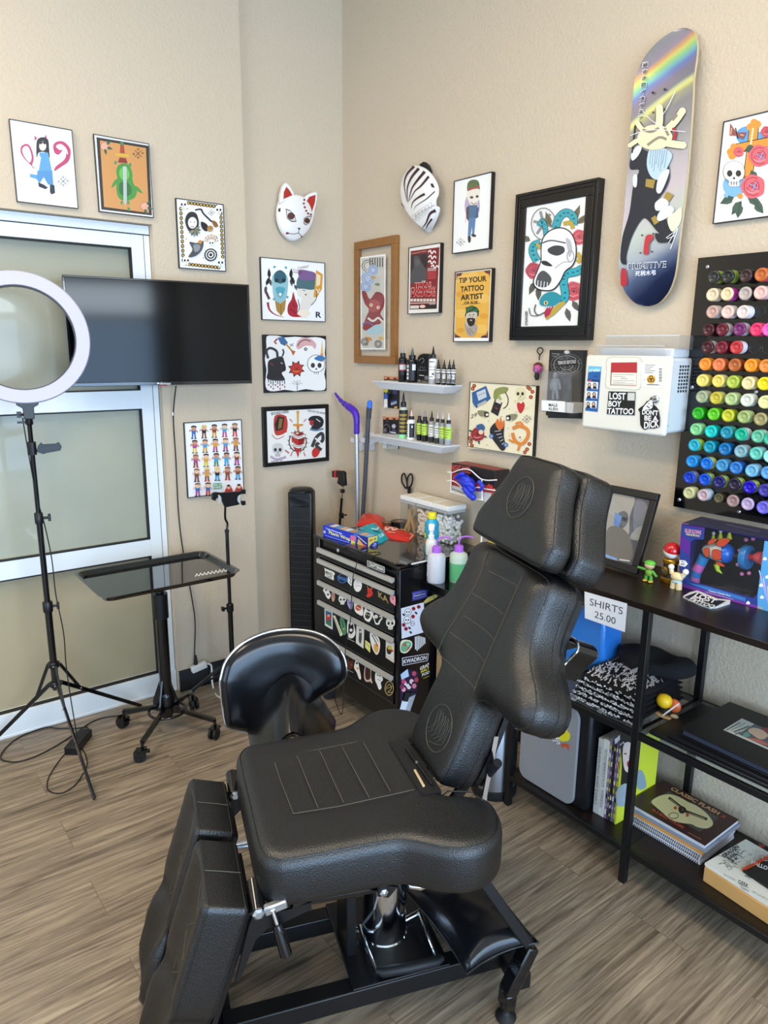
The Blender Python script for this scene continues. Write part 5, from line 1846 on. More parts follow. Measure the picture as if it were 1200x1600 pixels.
def A2(a):
 a.poly([(441,148),(703,193),(719,540),(466,512)],'#e8e6e2')
 a.poly([(452,163),(697,204),(712,530),(475,502)],'#26221e').poly([(468,178),(684,214),(698,518),(488,490)],'#cf9455')
 for x,y,s in((490,205,1),(678,487,1)):
  a.circ(x,y,19,'#e0a890')
  a.ring(x,y,19,2,'#b04a3a')
  for g in(-.6,.5,1.5):
   leaf(a,x+12*math.cos(g),y+12*math.sin(g),30,7,g-.2 if s else g,'#1f5a48')
 a.blob([(545,320),(555,295),(580,285),(605,295),(620,330),(622,370),(640,410),(632,445),(590,462),(555,445),(545,400),(550,360)],'#3f8f3a').blob([(560,320),(580,300),(600,315),(605,350),(585,365),(562,350)],'#6ab84e').blob([(560,380),(590,372),(612,392),(615,425),(590,440),(562,425)],'#286a30')
 a.poly([(577,300),(592,300),(594,460),(586,482),(579,460)],'#c8ccd0').line([(585,300),(587,470)],2,'#6a6e74').poly([(540,238),(605,245),(603,256),(545,250)],'#d8b030').poly([(564,185),(578,186),(585,240),(562,238)],'#a8402a').circ(571,193,9,'#3f7f58').poly([(560,258),(590,262),(598,285),(552,282)],'#8a2a20')
 for x,y in((541,282),(610,292),(570,470),(601,470),(603,500)):
  a.circ(x,y,6,'#3f8f5a',9)
 mark(a,647,240,26,'#3a2a18')
 leaf(a,555,355,60,9,2.2,'#3f8f3a')
 leaf(a,625,390,60,9,.7,'#3f8f3a')
def A3(a):
 n=11
 for i in range(n):
  f=(i+.5)/n
  for(x,y)in((862+f*160,468+f*22),(866+f*165,757+f*18)):
   a.circ(x,y,9,K_,9,8).circ(x,y,4.5,'#d8a838',6,6)
 for i in range(12):
  f=(i+.5)/12
  for(x,y)in((846+f*12,488+f*262),(1034+f*10,510+f*245)):
   a.circ(x,y,8,K_,10,8).circ(x,y,4,'#d8a838',6,6)
 for x,y in((858,480),(1024,505),(872,742),(1032,752)):
  skull(a,x,y,18)
 a.blob([(866,560),(875,525),(897,513),(920,525),(930,565),(920,605),(885,605)],'#2a2a2c').circ(900,565,21,'#f0eeea',27).line([(888,560),(895,563)],3,K_).line([(906,563),(913,560)],3,K_).line([(892,582),(908,584)],3,K_)
 for g in range(7):
  leaf(a,910,600,32,7,g*.55-.6,'#55575a' if g%2 else '#8a8a70')
 a.line([(912,505),(940,502),(950,520),(975,545),(990,560)],7,K_,True)
 a.blob([(940,560),(965,570),(975,590),(965,605),(945,590)],K_).blob([(990,555),(1010,560),(1020,580),(1005,585)],'#8a5a2a')
 rose(a,983,592,14,'#b88a4a','#4a3a20','#e8c880')
 for r in(10,20,31):
  a.line([(988+r*math.cos(t),650-r*math.sin(t)*.9)for t in[k*.52 for k in range(7)]],2,'#b0742e')
 for k in range(7):
  t=k*.52
  a.line([(988,655),(988+34*math.cos(t),650-32*math.sin(t))],2,'#b0742e')
 skull(a,988,660,14)
 a.blob([(885,655),(920,660),(950,650),(945,690),(915,720),(880,725),(900,690)],'#4a4c50').blob([(905,668),(935,670),(930,695),(910,700)],'#8a8c90').circ(935,655,9,'#c88a3a')
 for r,c in((30,K_),(24,'#dcdad4'),(19,K_),(13,'#dcdad4'),(7,K_)):
  a.circ(985,715,r,c)
 mark(a,988,518,16)
 for x,y in((875,500),(1012,630),(870,640),(1010,700),(950,730)):
  a.circ(x,y,2.5,K_,n=6)
WP='#f1f1ee'
picture('framed_print','white framed print of a dark haired figure with pink ribbons above the window','framed print','L',((14,185.3),(113.3,202.7),(26.7,315),(122.3,326)),.014,.0022,'#1a1a1c','#eef0f1',V1,A1,glass=True)
picture('framed_print','orange framed print with a green shape pierced by a dagger, above the window','framed print','L',((146,209),(234.3,224.3),(155.3,330.7),(239.7,340)),.014,.0022,'#1a1a1c','#e8e6e2',V1,A2,glass=True)
picture('framed_print','framed flash sheet with skull corners and gold dotted border above the television','framed print','L',((274.3,309),(350,319.3),(280.7,419.3),(353.3,424)),.014,.003,'#1a1a1c',WP,V1,A3)
def A4(a):
 cs=['#c83a30','#3a6ab0','#d8a030','#2a8a5a','#222226','#b04a8a','#e0c840','#7a4a2a','#4aa0c8','#884422']
 rr=random.Random(2)
 for r in range(5):
  for c in range(5):
   x=908+c*48+r*4
   y=858+r*67-c*3
   if r==4 and c==2:
    a.poly([(995,1065),(1035,1063),(1038,1088),(998,1092)],'#4a9a7a').text('HALL OF',(997,1076),(1034,1074),(997,1068),WP,True).text('FAME',(1000,1088),(1034,1086),(1000,1079),WP,True)
   elif r==4 and c>2:
    a.blob([(x-18,y-5),(x-5,y-40),(x+10,y-40),(x+20,y-5)],'#b83028').circ(x,y-34,9,'#d8b090').circ(x,y-42,8,'#222',5)
   else:
    figure(a,x,y,62,rr.choice(['#222','#5a3a20','#e0c850','#3a2a20','#8a5a30']),rr.choice(cs),rr.choice(cs),rr.choice(['#d8a888','#c89070','#e8c0a0']),rr.choice(['#222','#c83a30','#1a1a1a']))
picture('framed_print','white framed poster of twenty five tiny cartoon wrestlers behind the tablet holder','framed print','L',((286.5,660.5),(377,655.5),(295,781),(382.5,765)),.014,.003,'#1a1a1c','#f2f2f4',V2,A4)
def B1(a):
 a.blob([(140,590),(175,560),(212,590),(215,640),(205,700),(178,720),(150,700),(140,640)],'#8fbcc4').blob([(152,575),(178,560),(202,578),(205,610),(178,625),(150,608)],'#2f5a6a')
 for x in(160,195):
  a.circ(x,610,10,'#1d2a30')
 a.blob([(155,650),(178,640),(202,652),(178,695)],'#4fa0b4').poly([(170,675),(178,668),(186,675),(178,688)],'#e8f0f2')
 for k,(x,y)in enumerate(((150,545),(205,548),(148,700),(212,690))):
  a.circ(x,y,6,'#5a9aa8')
 for x,y,g in((125,600,-1.6),(110,635,-1.2),(228,600,-1.5),(245,630,-1.9)):
  leaf(a,x,y,50,9,g,K_)
  leaf(a,x,y,40,8,g+2.9,'#4a4a4c')
 a.poly([(152,705),(178,722),(205,702),(200,752),(182,780),(160,755)],'#a8813a').line([(180,722),(182,778)],2,'#5a4018')
 a.line([(105,655),(125,700)],12,'#5a3038').line([(118,715),(125,748),(150,772),(195,787)],12,'#a02030',True,True)
 a.blob([(215,730),(232,700),(240,665),(250,700),(262,730),(262,765),(290,782),(240,785),(215,768)],'#a82030').line([(225,745),(255,770)],3,'#4a0a12').line([(235,715),(250,740)],3,'#4a0a12')
 a.blob([(258,640),(265,590),(300,570),(350,590),(358,640),(350,690),(320,740),(300,765),(268,745),(280,700),(262,680)],'#e0dcd0').blob([(258,645),(262,598),(300,575),(352,592),(356,640),(330,655),(290,650)],'#4a6a70').blob([(268,560),(320,565),(345,575),(350,600),(300,610),(270,600)],'#7a5a8a')
 a.poly([(350,560),(382,580),(378,650),(355,690),(338,690),(345,620)],'#d89830').poly([(352,575),(372,588),(368,632),(350,640)],'#e8d8b0').line([(350,650),(368,675)],3,WP).line([(368,650),(350,675)],3,WP)
 a.line([(285,655),(298,660)],3,K_).circ(300,678,4,'#a02030').blob([(258,770),(290,750),(320,765),(300,788)],'#efe0c8').line([(262,700),(270,740),(262,760)],3,K_,True).line([(325,730),(350,700),(352,660)],3,K_,True)
 a.text('CLOSED',(238,572),(282,580),(239,554),'#7a3038').text('CASKET',(262,556),(315,548),(262,545),'#7a3038').text('R',(348,788),(375,790),(348,760),K_,True)
def B2(a):
 a.blob([(112,880),(150,872),(200,884),(250,880),(300,885),(350,882),(385,890),(396,905),(392,960),(398,1010),(390,1060),(398,1100),(392,1135),(350,1140),(300,1132),(250,1142),(200,1135),(150,1143),(115,1135),(106,1100),(112,1040),(104,990),(112,930)],'#f1f0ec',2)
 a.poly([(165,885),(195,880),(215,910),(200,925),(180,915)],'#3a6a98').line([(165,890),(150,905),(160,915)],8,'#a02828').line([(205,915),(240,955)],8,'#c89030').poly([(228,945),(252,950),(240,972)],'#c05a28')
 a.blob([(255,930),(262,900),(290,885),(325,890),(350,915),(345,940),(330,925),(295,925),(270,940)],'#d8a8a8').line([(262,925),(275,905),(300,895),(325,903)],4,K_,True).circ(300,940,20,'#f1f0ec',15).circ(300,940,8,'#4a3a3a').circ(300,940,3,WP)
 a.blob([(118,1050),(120,1000),(145,985),(185,975),(198,1000),(205,1040),(185,1055),(198,1090),(118,1085)],'#26262a').line([(120,985),(112,950),(130,935),(160,950),(165,985)],12,'#3a3a3e',True).line([(188,975),(195,955),(190,940)],8,'#3a3a3e').line([(130,1005),(145,1020)],4,'#a03030').line([(180,1005),(190,1010)],3,WP)
 for k in range(8):
  a.line([(120+k*11,1082),(122+k*11,1100+(k%3)*8)],4,'#3a3a3e').circ(122+k*11,1112+(k%3)*9,3,'#a02838',5)
 for g in range(8):
  leaf(a,255,1035,42,11,g*PI/4+.3,'#26282a')
 rose(a,255,1035,28,'#c83a30','#6a1418','#e8b040')
 skull(a,350,1020,38,'#f6f6f4','#3a3a3c')
 a.ring(350,1010,42,2,K_)
 a.poly([(368,1000),(378,905),(386,1000)],'#e08a40').poly([(372,960),(378,898),(384,960)],'#e8c070').blob([(340,985),(370,970),(395,985),(370,998)],'#3a78b0')
 for g in(3.4,4.0,5.4,6.0,1.5):
  leaf(a,258,1110,28,7,g,'#e8e8e4',K_)
 a.line([(258,1090),(258,1135)],2,K_).line([(222,915),(240,925)],2,K_).line([(222,930),(240,912)],2,K_)
def B3(a):
 a.line([(205,1262),(175,1300),(160,1340)],14,'#b8382c').line([(185,1262),(205,1300),(205,1340)],10,'#c84a3a').blob([(150,1265),(190,1255),(212,1280),(208,1335),(170,1355),(150,1340)],'#c03a2e').poly([(168,1262),(198,1268),(190,1325),(158,1335),(152,1300)],'#222024').poly([(174,1272),(190,1276),(184,1318),(166,1325)],'#8a6a30').line([(135,1345),(160,1368),(200,1352)],14,'#efe6dc',True).line([(138,1352),(162,1372),(196,1358)],3,'#a02a24',True)
 a.circ(262,1385,44,K_,50).circ(262,1385,39,'#f0ebe2',45)
 for k in range(16):
  t=k*PI/8
  a.line([(262+40*math.cos(t),1385+46*math.sin(t)),(262+50*math.cos(t+.15),1385+57*math.sin(t+.15))],3,K_)
 a.blob([(232,1360),(245,1338),(262,1350),(282,1338),(297,1362),(285,1410),(262,1440),(240,1410)],'#c02e28').blob([(262,1350),(280,1342),(292,1365),(280,1400),(268,1395)],'#8a1a1a')
 for y in(1355,1400):
  a.line([(232,y-8),(262,y+10),(296,y)],17,'#efe6dc',True).line([(232,y-16),(262,y+2),(296,y-8)],2,K_,True).line([(232,y),(262,y+18),(296,y+8)],2,K_,True).line([(240,y-2),(262,y+9),(288,y+2)],3,'#8a7a70',True)
 a.poly([(256,1245),(268,1245),(266,1300),(258,1300)],'#d8a850').circ(262,1243,7,'#d89a30').poly([(238,1300),(288,1300),(285,1310),(241,1310)],'#d89030').poly([(255,1308),(270,1308),(262,1350)],'#d87a28').poly([(256,1440),(270,1440),(262,1462)],'#c02e28')
 for x in(235,290):
  a.line([(x,1290),(x+(12 if x>262 else-12),1275)],4,'#c05a30').line([(x,1435),(x+(8 if x>262 else-8),1455)],4,'#c02e28')
 a.blob([(312,1280),(330,1262),(365,1262),(385,1280),(380,1310),(350,1328),(325,1320),(335,1300)],'#232326').poly([(318,1280),(340,1285),(330,1310),(318,1300)],'#b03030').line([(350,1275),(370,1290)],4,'#d8d4cc').line([(320,1325),(350,1330),(385,1322)],8,'#5a7a98',True)
 skull(a,165,1425,27,'#d4d0ca','#2a2a2c')
 a.line([(130,1455),(160,1470),(205,1458)],11,'#b8a0b8',True).line([(200,1425),(220,1440)],5,'#b03040')
 a.blob([(330,1430),(355,1405),(368,1430),(355,1455),(335,1458)],'#c83028').line([(330,1410),(350,1365),(378,1345),(380,1380),(350,1400),(375,1425)],15,'#3a3a3c',True).line([(345,1368),(375,1395)],8,'#efe6dc')
 a.text('BOUND·HERE',(135,1258),(218,1246),(134,1244),K_).text('SPITE 22',(132,1490),(188,1484),(132,1478),K_).text('JORDAN ALLEN',(320,1478),(395,1468),(320,1468),K_).text('GIVE ME THE HAND',(308,1240),(392,1254),(309,1230),K_)
picture('framed_print','white framed flash sheet with blue skull and veiled woman, topmost of three in the corner','framed print','C',((406.7,401.2),(508.4,410.6),(409.9,499.4),(508.7,503.3)),.014,.0028,'#17181a',WP,V4,B1,'flash sheets in the corner')
picture('framed_print','framed flash sheet with black goat, red flower and skull, middle of three in the corner','framed print','C',((410.9,521.5),(510,526),(413.5,612.8),(510,612.1)),.014,.0028,'#17181a','#1c1d20',V4,B2,'flash sheets in the corner')
picture('framed_print','thick black framed flash sheet with dagger through a red heart, lowest in the corner','framed print','C',((410.2,635.9),(514.2,632),(414,730),(514.2,720.4)),.020,.020,'#0e0f11','#efece4',V4,B3,'flash sheets in the corner')
# ---- wooden float frame
WDM=mat('oak_frame','#8f6130',.4,var=.18,vscale=30)
cw_=((551.3,379.8),(618.2,366),(554.5,566.6),(617.3,569.9))
def C1(a):
 a.poly([(563,498),(685,482),(683,942),(565,942)],'#f0efea').poly([(569,506),(679,492),(677,936),(571,936)],'#c9c6ba')
 a.circ(600,540,34,'#d8d4c8').ring(600,540,28,4,'#4a4a48').ring(600,540,18,3,'#4a4a48')
 for x in range(610,680,12):
  a.line([(x,500),(x,545)],5,'#3a3a38')
 for x,y,r in((600,600,34),(625,560,26),(590,640,28)):
  a.circ(x,y,r,'#b8c8e0').ring(x,y,r*.8,3,'#6a80a8').ring(x,y,r*.5,3,'#6a80a8')
 a.blob([(570,665),(590,665),(610,700),(640,665),(675,680),(678,730),(660,770),(675,800),(640,830),(600,850),(575,840),(590,790),(605,750),(585,720)],'#8a2c30').blob([(605,720),(630,700),(660,720),(650,755),(615,760)],'#a8474a')
 a.circ(616,728,8,'#e8d8b0').circ(650,740,8,'#e8d8b0').circ(616,728,3,K_).circ(650,740,3,K_)
 a.line([(600,790),(625,805),(650,790),(672,810)],10,'#d8d4c8',True).line([(575,820),(600,812),(630,830)],8,'#7a5a90',True).blob([(610,840),(650,820),(676,850),(640,870),(590,860)],'#a8c8d0')
 for x,y,c in((640,600,'#c8a050'),(660,630,'#7a8a60'),(590,880,'#c87a30'),(620,900,'#c8882e'),(650,885,'#d8a850'),(600,925,'#9a9a98')):
  leaf(a,x,y,30,8,x*.3,c)
 for x,y in((650,915),(585,905)):
  a.ring(x,y,16,4,'#4a4a4a')
  a.ring(x,y,9,3,'#4a4a4a')
picture('wood_framed_print','tall oak float frame with a red horned mask print and clear margins','framed print','B',cw_,.022,.036,'#8f6130','#ffffff',V4,C1,glass=True,fmat=WDM,paper=False)
# ---- four prints left of the big frame
def D1(a):
 a.poly([(545,265),(840,195),(816,795),(530,832)],'#efeeea')
 a.circ(690,460,60,'#b8a8c0',110)
 a.blob([(650,300),(665,265),(705,253),(740,270),(750,340),(735,330),(700,318),(655,345)],'#5f7048').line([(660,290),(700,275),(740,290)],3,'#39482a',True).line([(655,335),(745,308)],16,'#b0504a')
 a.blob([(650,350),(742,325),(745,390),(715,455),(685,455),(660,420)],'#e6e0d2').circ(685,392,14,'#4a4040',10).circ(728,385,12,'#4a4040',10).line([(680,430),(700,445),(722,432)],6,'#8a4a30',True)
 a.poly([(660,455),(725,450),(740,545),(720,555),(655,560),(645,500)],'#52708e').poly([(645,470),(665,460),(662,580),(640,550)],'#5a4a4e').line([(735,470),(720,555)],16,'#4a5a80').line([(640,530),(640,590)],9,'#e0d0c0')
 a.poly([(662,555),(718,548),(705,690),(690,690),(688,620),(675,705),(655,705)],'#5f80a8').blob([(656,700),(678,700),(676,740),(660,742)],'#3a3638').blob([(685,678),(718,685),(716,700),(690,698)],'#3a3638')
 mark(a,600,742,34)
def D2(a):
 a.poly([(192,785),(445,750),(428,1294),(183,1300)],'#ece6dc').poly([(208,812),(434,780),(412,1262),(202,1268)],'#7d1f22').poly([(208,845),(345,825),(330,1020),(205,1060)],'#3c2a2c')
 a.blob([(232,860),(265,850),(285,890),(330,960),(325,1040),(215,1060),(210,990),(235,930)],'#4c4a4c').circ(262,900,22,'#5f5a5a',26).blob([(290,850),(320,840),(345,900),(320,940),(300,900)],'#2b2224')
 a.text('Compared to a Boo!',(215,838),(330,818),(215,826),'#e8c8b8')
 for k,(x,y)in enumerate(((345,820),(348,860),(344,900),(368,935))):
  a.line([(x,y),(x+18,y-14),(x+28,y+12),(x+48,y-10),(x+60,y+8)],9,'#ece6e0',True)
 for k in range(7):
  a.line([(340,950+k*13),(408,945+k*13)],6,'#c8484a' if k>1 else '#d8c8c0')
 a.text('THE',(295,1058),(325,1055),(295,1045),'#ece0d0',True)
 for s,y in(('TEXAS',1092),('CHAINSAW',1130),('MASSACRE',1168)):
  x0,x1=(245,368)if s=='TEXAS' else(212,402)
  a.text(s,(x0-2,y+2),(x1+2,y-4),(x0-2,y-34),'#e8d8cc',True)
  a.text(s,(x0,y),(x1,y-6),(x0,y-31),'#c22a2c',True)
 for k in range(8):
  a.poly([(208+k*25,1185),(228+k*25,1183),(228+k*25,1205),(208+k*25,1207)],'#d8ccc0')
 a.line([(206,1220),(408,1214)],7,'#c8b8ac').poly([(202,1232),(412,1226),(411,1262),(202,1268)],'#2a1c1c').poly([(206,1238),(275,1236),(274,1260),(206,1262)],'#d8ccc0').circ(303,1244,25,'#c04a40',14).circ(303,1244,21,'#e0d0c4',11).line([(355,1226),(405,1224)],5,'#d8ccc0')
def D3(a):
 a.poly([(556,978),(846,948),(820,1518),(540,1520)],'#f1efe8').poly([(565,985),(835,958),(812,1490),(552,1488)],'#e0ac48')
 for x,y,r in((620,1030,60),(770,1180,55),(600,1300,50),(760,1420,50),(700,1000,40)):
  a.circ(x,y,r,'#e6b95e',r*.7)
 for x,y,r in((600,1150,40),(780,1320,35),(600,1430,30)):
  a.circ(x,y,r,'#d89a38',r*.6)
 for P in([(565,988),(615,982),(600,1005),(575,1010),(570,1045)],[(832,960),(780,968),(800,985),(820,990),(826,1020)],[(552,1440),(560,1465),(595,1480),(600,1488),(552,1488)],[(812,1430),(800,1465),(765,1475),(755,1490),(812,1490)]):
  a.poly(P,'#4a2a38')
 for x,y in((580,1000),(815,975),(565,1470),(800,1470)):
  a.circ(x,y,7,'#a03038')
 a.text('TIP YOUR',(585,1065),(802,1048),(585,1022),K_,True).text('TATTOO',(600,1132),(782,1118),(600,1088),K_,True).text('ARTIST',(600,1198),(776,1182),(600,1155),K_,True).text('...OR ELSE...',(610,1230),(752,1222),(610,1208),K_,True)
 a.blob([(640,1290),(650,1255),(690,1238),(735,1260),(742,1300),(730,1320),(640,1325)],'#2f5a3c')
 for k in range(9):
  a.circ(648+k*11,1258+(k%3)*12,9,'#3f7048' if k%2 else '#1f3f2a')
 a.blob([(648,1300),(725,1290),(722,1350),(705,1385),(725,1420),(690,1480),(660,1470),(632,1400),(642,1370)],'#c9bcae').blob([(650,1340),(700,1335),(715,1350),(700,1395),(665,1395)],'#2a2422').circ(682,1352,9,'#c9a090',6).circ(672,1312,6,K_,4).circ(702,1308,6,K_,4)
 a.line([(690,1310),(694,1335)],3,'#6a5a50').blob([(635,1370),(665,1405),(720,1385),(730,1425),(692,1478),(655,1465),(635,1410)],'#a49a92').line([(650,1420),(680,1465)],4,'#4a4440').line([(670,1415),(700,1455)],4,'#4a4440')
picture('framed_print','white framed print of a walking figure with green hair and red headband','framed print','B',((709,282.4),(768.6,268),(705.6,396.4),(764,389)),.020,.003,'#141416','#efeeea',V5,D1)
picture('framed_print','small dark red chainsaw film poster in a thin black frame','framed print','B',((638,386.6),(689,379),(636.4,490.6),(685,489)),.020,.0025,'#141416','#ece6dc',V5,D2)
picture('framed_print','yellow framed print about tipping the artist, right above the small white shelf','framed print','B',((710.6,424.4),(769.6,418.6),(707.4,534.4),(763.6,534)),.020,.003,'#141416','#f1efe8',V5,D3)
def F1(a):
 a.poly([(245,345),(737,262),(672,1325),(197,1333)],'#eeeeea')
 a.circ(370,480,108,'#7c7c7c',138).circ(370,480,98,'#e4e4e2',128).circ(370,480,40,'#8a8a8a',50)
 for k in range(6):
  t=k*PI/3+.2
  a.line([(370+30*math.cos(t),480+40*math.sin(t)),(370+85*math.cos(t),480+112*math.sin(t))],24,'#8a8a8a')
 for x,y,L,g in((430,500,130,-1.9),(620,460,150,-1.2),(650,480,130,-.7),(300,960,120,2.0),(330,1000,120,1.6),(560,1180,120,1.3),(610,1120,110,1.0),(260,620,80,3.6)):
  leaf(a,x,y,L,28,g,'#6a6048' if y<700 else '#55544c','#3a382e')
 rose(a,670,590,62,'#d05a68')
 rose(a,290,870,66,'#c0485a')
 rose(a,625,1040,78,'#cc5560')
 TE,TD='#2aa0ae','#14606e'
 for P,w in(([(470,520),(500,430),(560,385),(620,420),(620,490)],62),([(395,590),(385,500),(360,455),(335,500)],36),([(350,640),(295,660),(285,720),(320,790)],62),([(700,850),(640,880),(560,900),(540,960),(555,1080),(520,1130)],62)):
  a.line(P,w+8,K_,True).line(P,w,TE,True)
  Q=smooth_pts([(x,y,0)for x,y in P],4)
  for p in Q[1::2]:
   a.circ(p.x,p.y,w*.20,TD,w*.12,8)
 a.line([(540,480),(600,470),(620,520)],34,'#b89c3c',True).line([(320,640),(345,690)],26,'#b89c3c').line([(655,720),(680,770),(655,800)],34,'#b89c3c',True)
 a.blob([(350,700),(365,600),(430,530),(520,508),(600,545),(645,640),(650,750),(620,830),(560,880),(520,960),(460,1030),(380,1040),(310,1020),(285,960),(320,870),(350,780)],K_,5).blob([(358,700),(373,605),(432,540),(520,518),(594,553),(636,642),(640,748),(612,822),(552,872),(512,952),(455,1020),(382,1030),(318,1010),(295,958),(328,872),(358,785)],'#e9e9e8',5)
 a.blob([(410,690),(470,660),(540,670),(548,715),(490,745),(425,725)],'#3c3c40').blob([(360,790),(400,790),(450,830),(400,830),(362,812)],'#2c2c30').blob([(330,900),(380,870),(440,930),(420,990),(370,1010),(310,985)],'#4c4c50')
 for k in range(5):
  a.line([(330+k*26,950+k*5),(325+k*26,1005+k*3)],6,'#e9e9e8')
 a.blob([(560,600),(600,620),(615,700),(590,760),(575,690)],'#b4b4ba').ring(600,750,28,9,'#9a9aa0',46).line([(470,850),(540,800),(600,800)],10,'#b8b4bc',True)
 a.line([(365,640),(440,618),(560,640)],12,'#5a5a60',True)
 a.blob([(345,1110),(380,1065),(450,1045),(510,1070),(520,1110),(480,1150),(420,1170),(350,1155)],'#1f8a98').circ(395,1138,18,'#d8c078').circ(395,1138,6,K_,12).poly([(480,1160),(540,1120),(560,1140),(470,1230),(400,1280),(385,1250)],'#b89c3c').poly([(400,1180),(455,1165),(430,1235),(390,1265),(380,1220)],'#a82848')
 a.line([(385,1215),(330,1240),(300,1200),(312,1150)],8,K_,True).line([(330,1245),(270,1240),(255,1180)],6,K_,True)
 for k in range(4):
  a.poly([(380+k*18,1165),(388+k*18,1165),(384+k*18,1190)],WP)
 a.text('STRANGER',(243,1325),(243,1205),(222,1325),K_,True)
t=picture('framed_print','large snake, skull and roses print in a wide black moulded frame','framed print','B',((807,303.5),(937,278),(796.3,531.5),(919,532)),.030,.050,'#0c0b0b','#eeeeea',V6,F1,glass=True)
p0_=[hit(x,y,1,-.030)for x,y in((807,303.5),(937,278),(796.3,531.5),(919,532))]
fa0,fa1,fz1,fz0=(p0_[0].x+p0_[2].x)/2,(p0_[1].x+p0_[3].x)/2,(p0_[0].z+p0_[1].z)/2,(p0_[2].z+p0_[3].z)/2
for ins,w_,d_ in((0.0,.010,.034),(.016,.006,.033),(.040,.009,.032)):
 m=MB()
 a0,a1,z0,z1=fa0+ins,fa1-ins,fz0+ins,fz1-ins
 for b in((a0,a1,z0,z0+w_),(a0,a1,z1-w_,z1),(a0,a0+w_,z0+w_,z1-w_),(a1-w_,a1,z0+w_,z1-w_)):
  m.bx(b[0],b[1],-d_,-.0295,b[2],b[3])
 m.build('moulding',mat('frame_moulding','#131111',.3),t,bevel=.0012)
def G1(a):
 a.circ(760,640,60,'#5a9ad0',50).circ(690,900,60,'#7ab0d8',60).circ(830,650,60,'#5a9ad0',30)
 a.line([(795,590),(765,830),(750,870)],52,K_,True).line([(795,590),(765,830),(750,868)],44,'#dc8f34',True).line([(680,712),(870,672)],52,K_).line([(684,711),(870,673)],44,'#dc8f34')
 for x,y in((775,595),(812,580),(795,572),(672,725),(690,700),(680,745)):
  a.circ(x,y,20,'#dc8f34')
 a.line([(790,600),(775,700)],10,'#f0d0a0')
 for x,y,L,g in((800,700,60,2.8),(780,820,70,1.2),(690,960,80,2.7),(730,980,90,2.2),(760,960,90,.5),(800,990,70,.9),(720,990,80,1.7)):
  leaf(a,x,y,L,24,g,'#40584c','#1f2d26')
 rose(a,825,745,55,'#d8606a','#8a2838')
 rose(a,790,905,60,'#d8606a','#8a2838')
 rose(a,715,725,26,'#d8606a','#8a2838')
 rose(a,860,620,28,'#c8505a','#7a2430')
 for x,y in((830,750),(795,905)):
  a.line([(x-25,y-15),(x+20,y+10)],6,'#9a90c8').line([(x-10,y+25),(x+12,y-25)],6,'#9a90c8')
 skull(a,692,840,54,'#eceae4','#242424')
 a.ring(692,830,58,2,'#555')
 a.blob([(850,870),(867,840),(867,900)],'#eceae4')
 for x,y,s in((705,622,1),):
  a.poly([(705,625),(672,575),(668,640),(705,640)],'#8a4a44').poly([(705,625),(758,622),(740,660),(705,640)],'#8a4a44').line([(700,600),(712,655)],6,K_).line([(680,600),(675,635)],6,'#e0a090').line([(725,635),(745,640)],6,'#e0a090')
 a.circ(725,955,14,'#dc8f34').line([(640,945),(660,960)],14,'#7ab0d8')
picture('framed_print','white framed print with gold cross, skull and red roses, cut by the right edge','framed print','B',((1129.4,190.5),(1225,166),(1113,351),(1215,335.5)),.014,.0025,'#1c1a22','#f2f1ee',V7,G1)
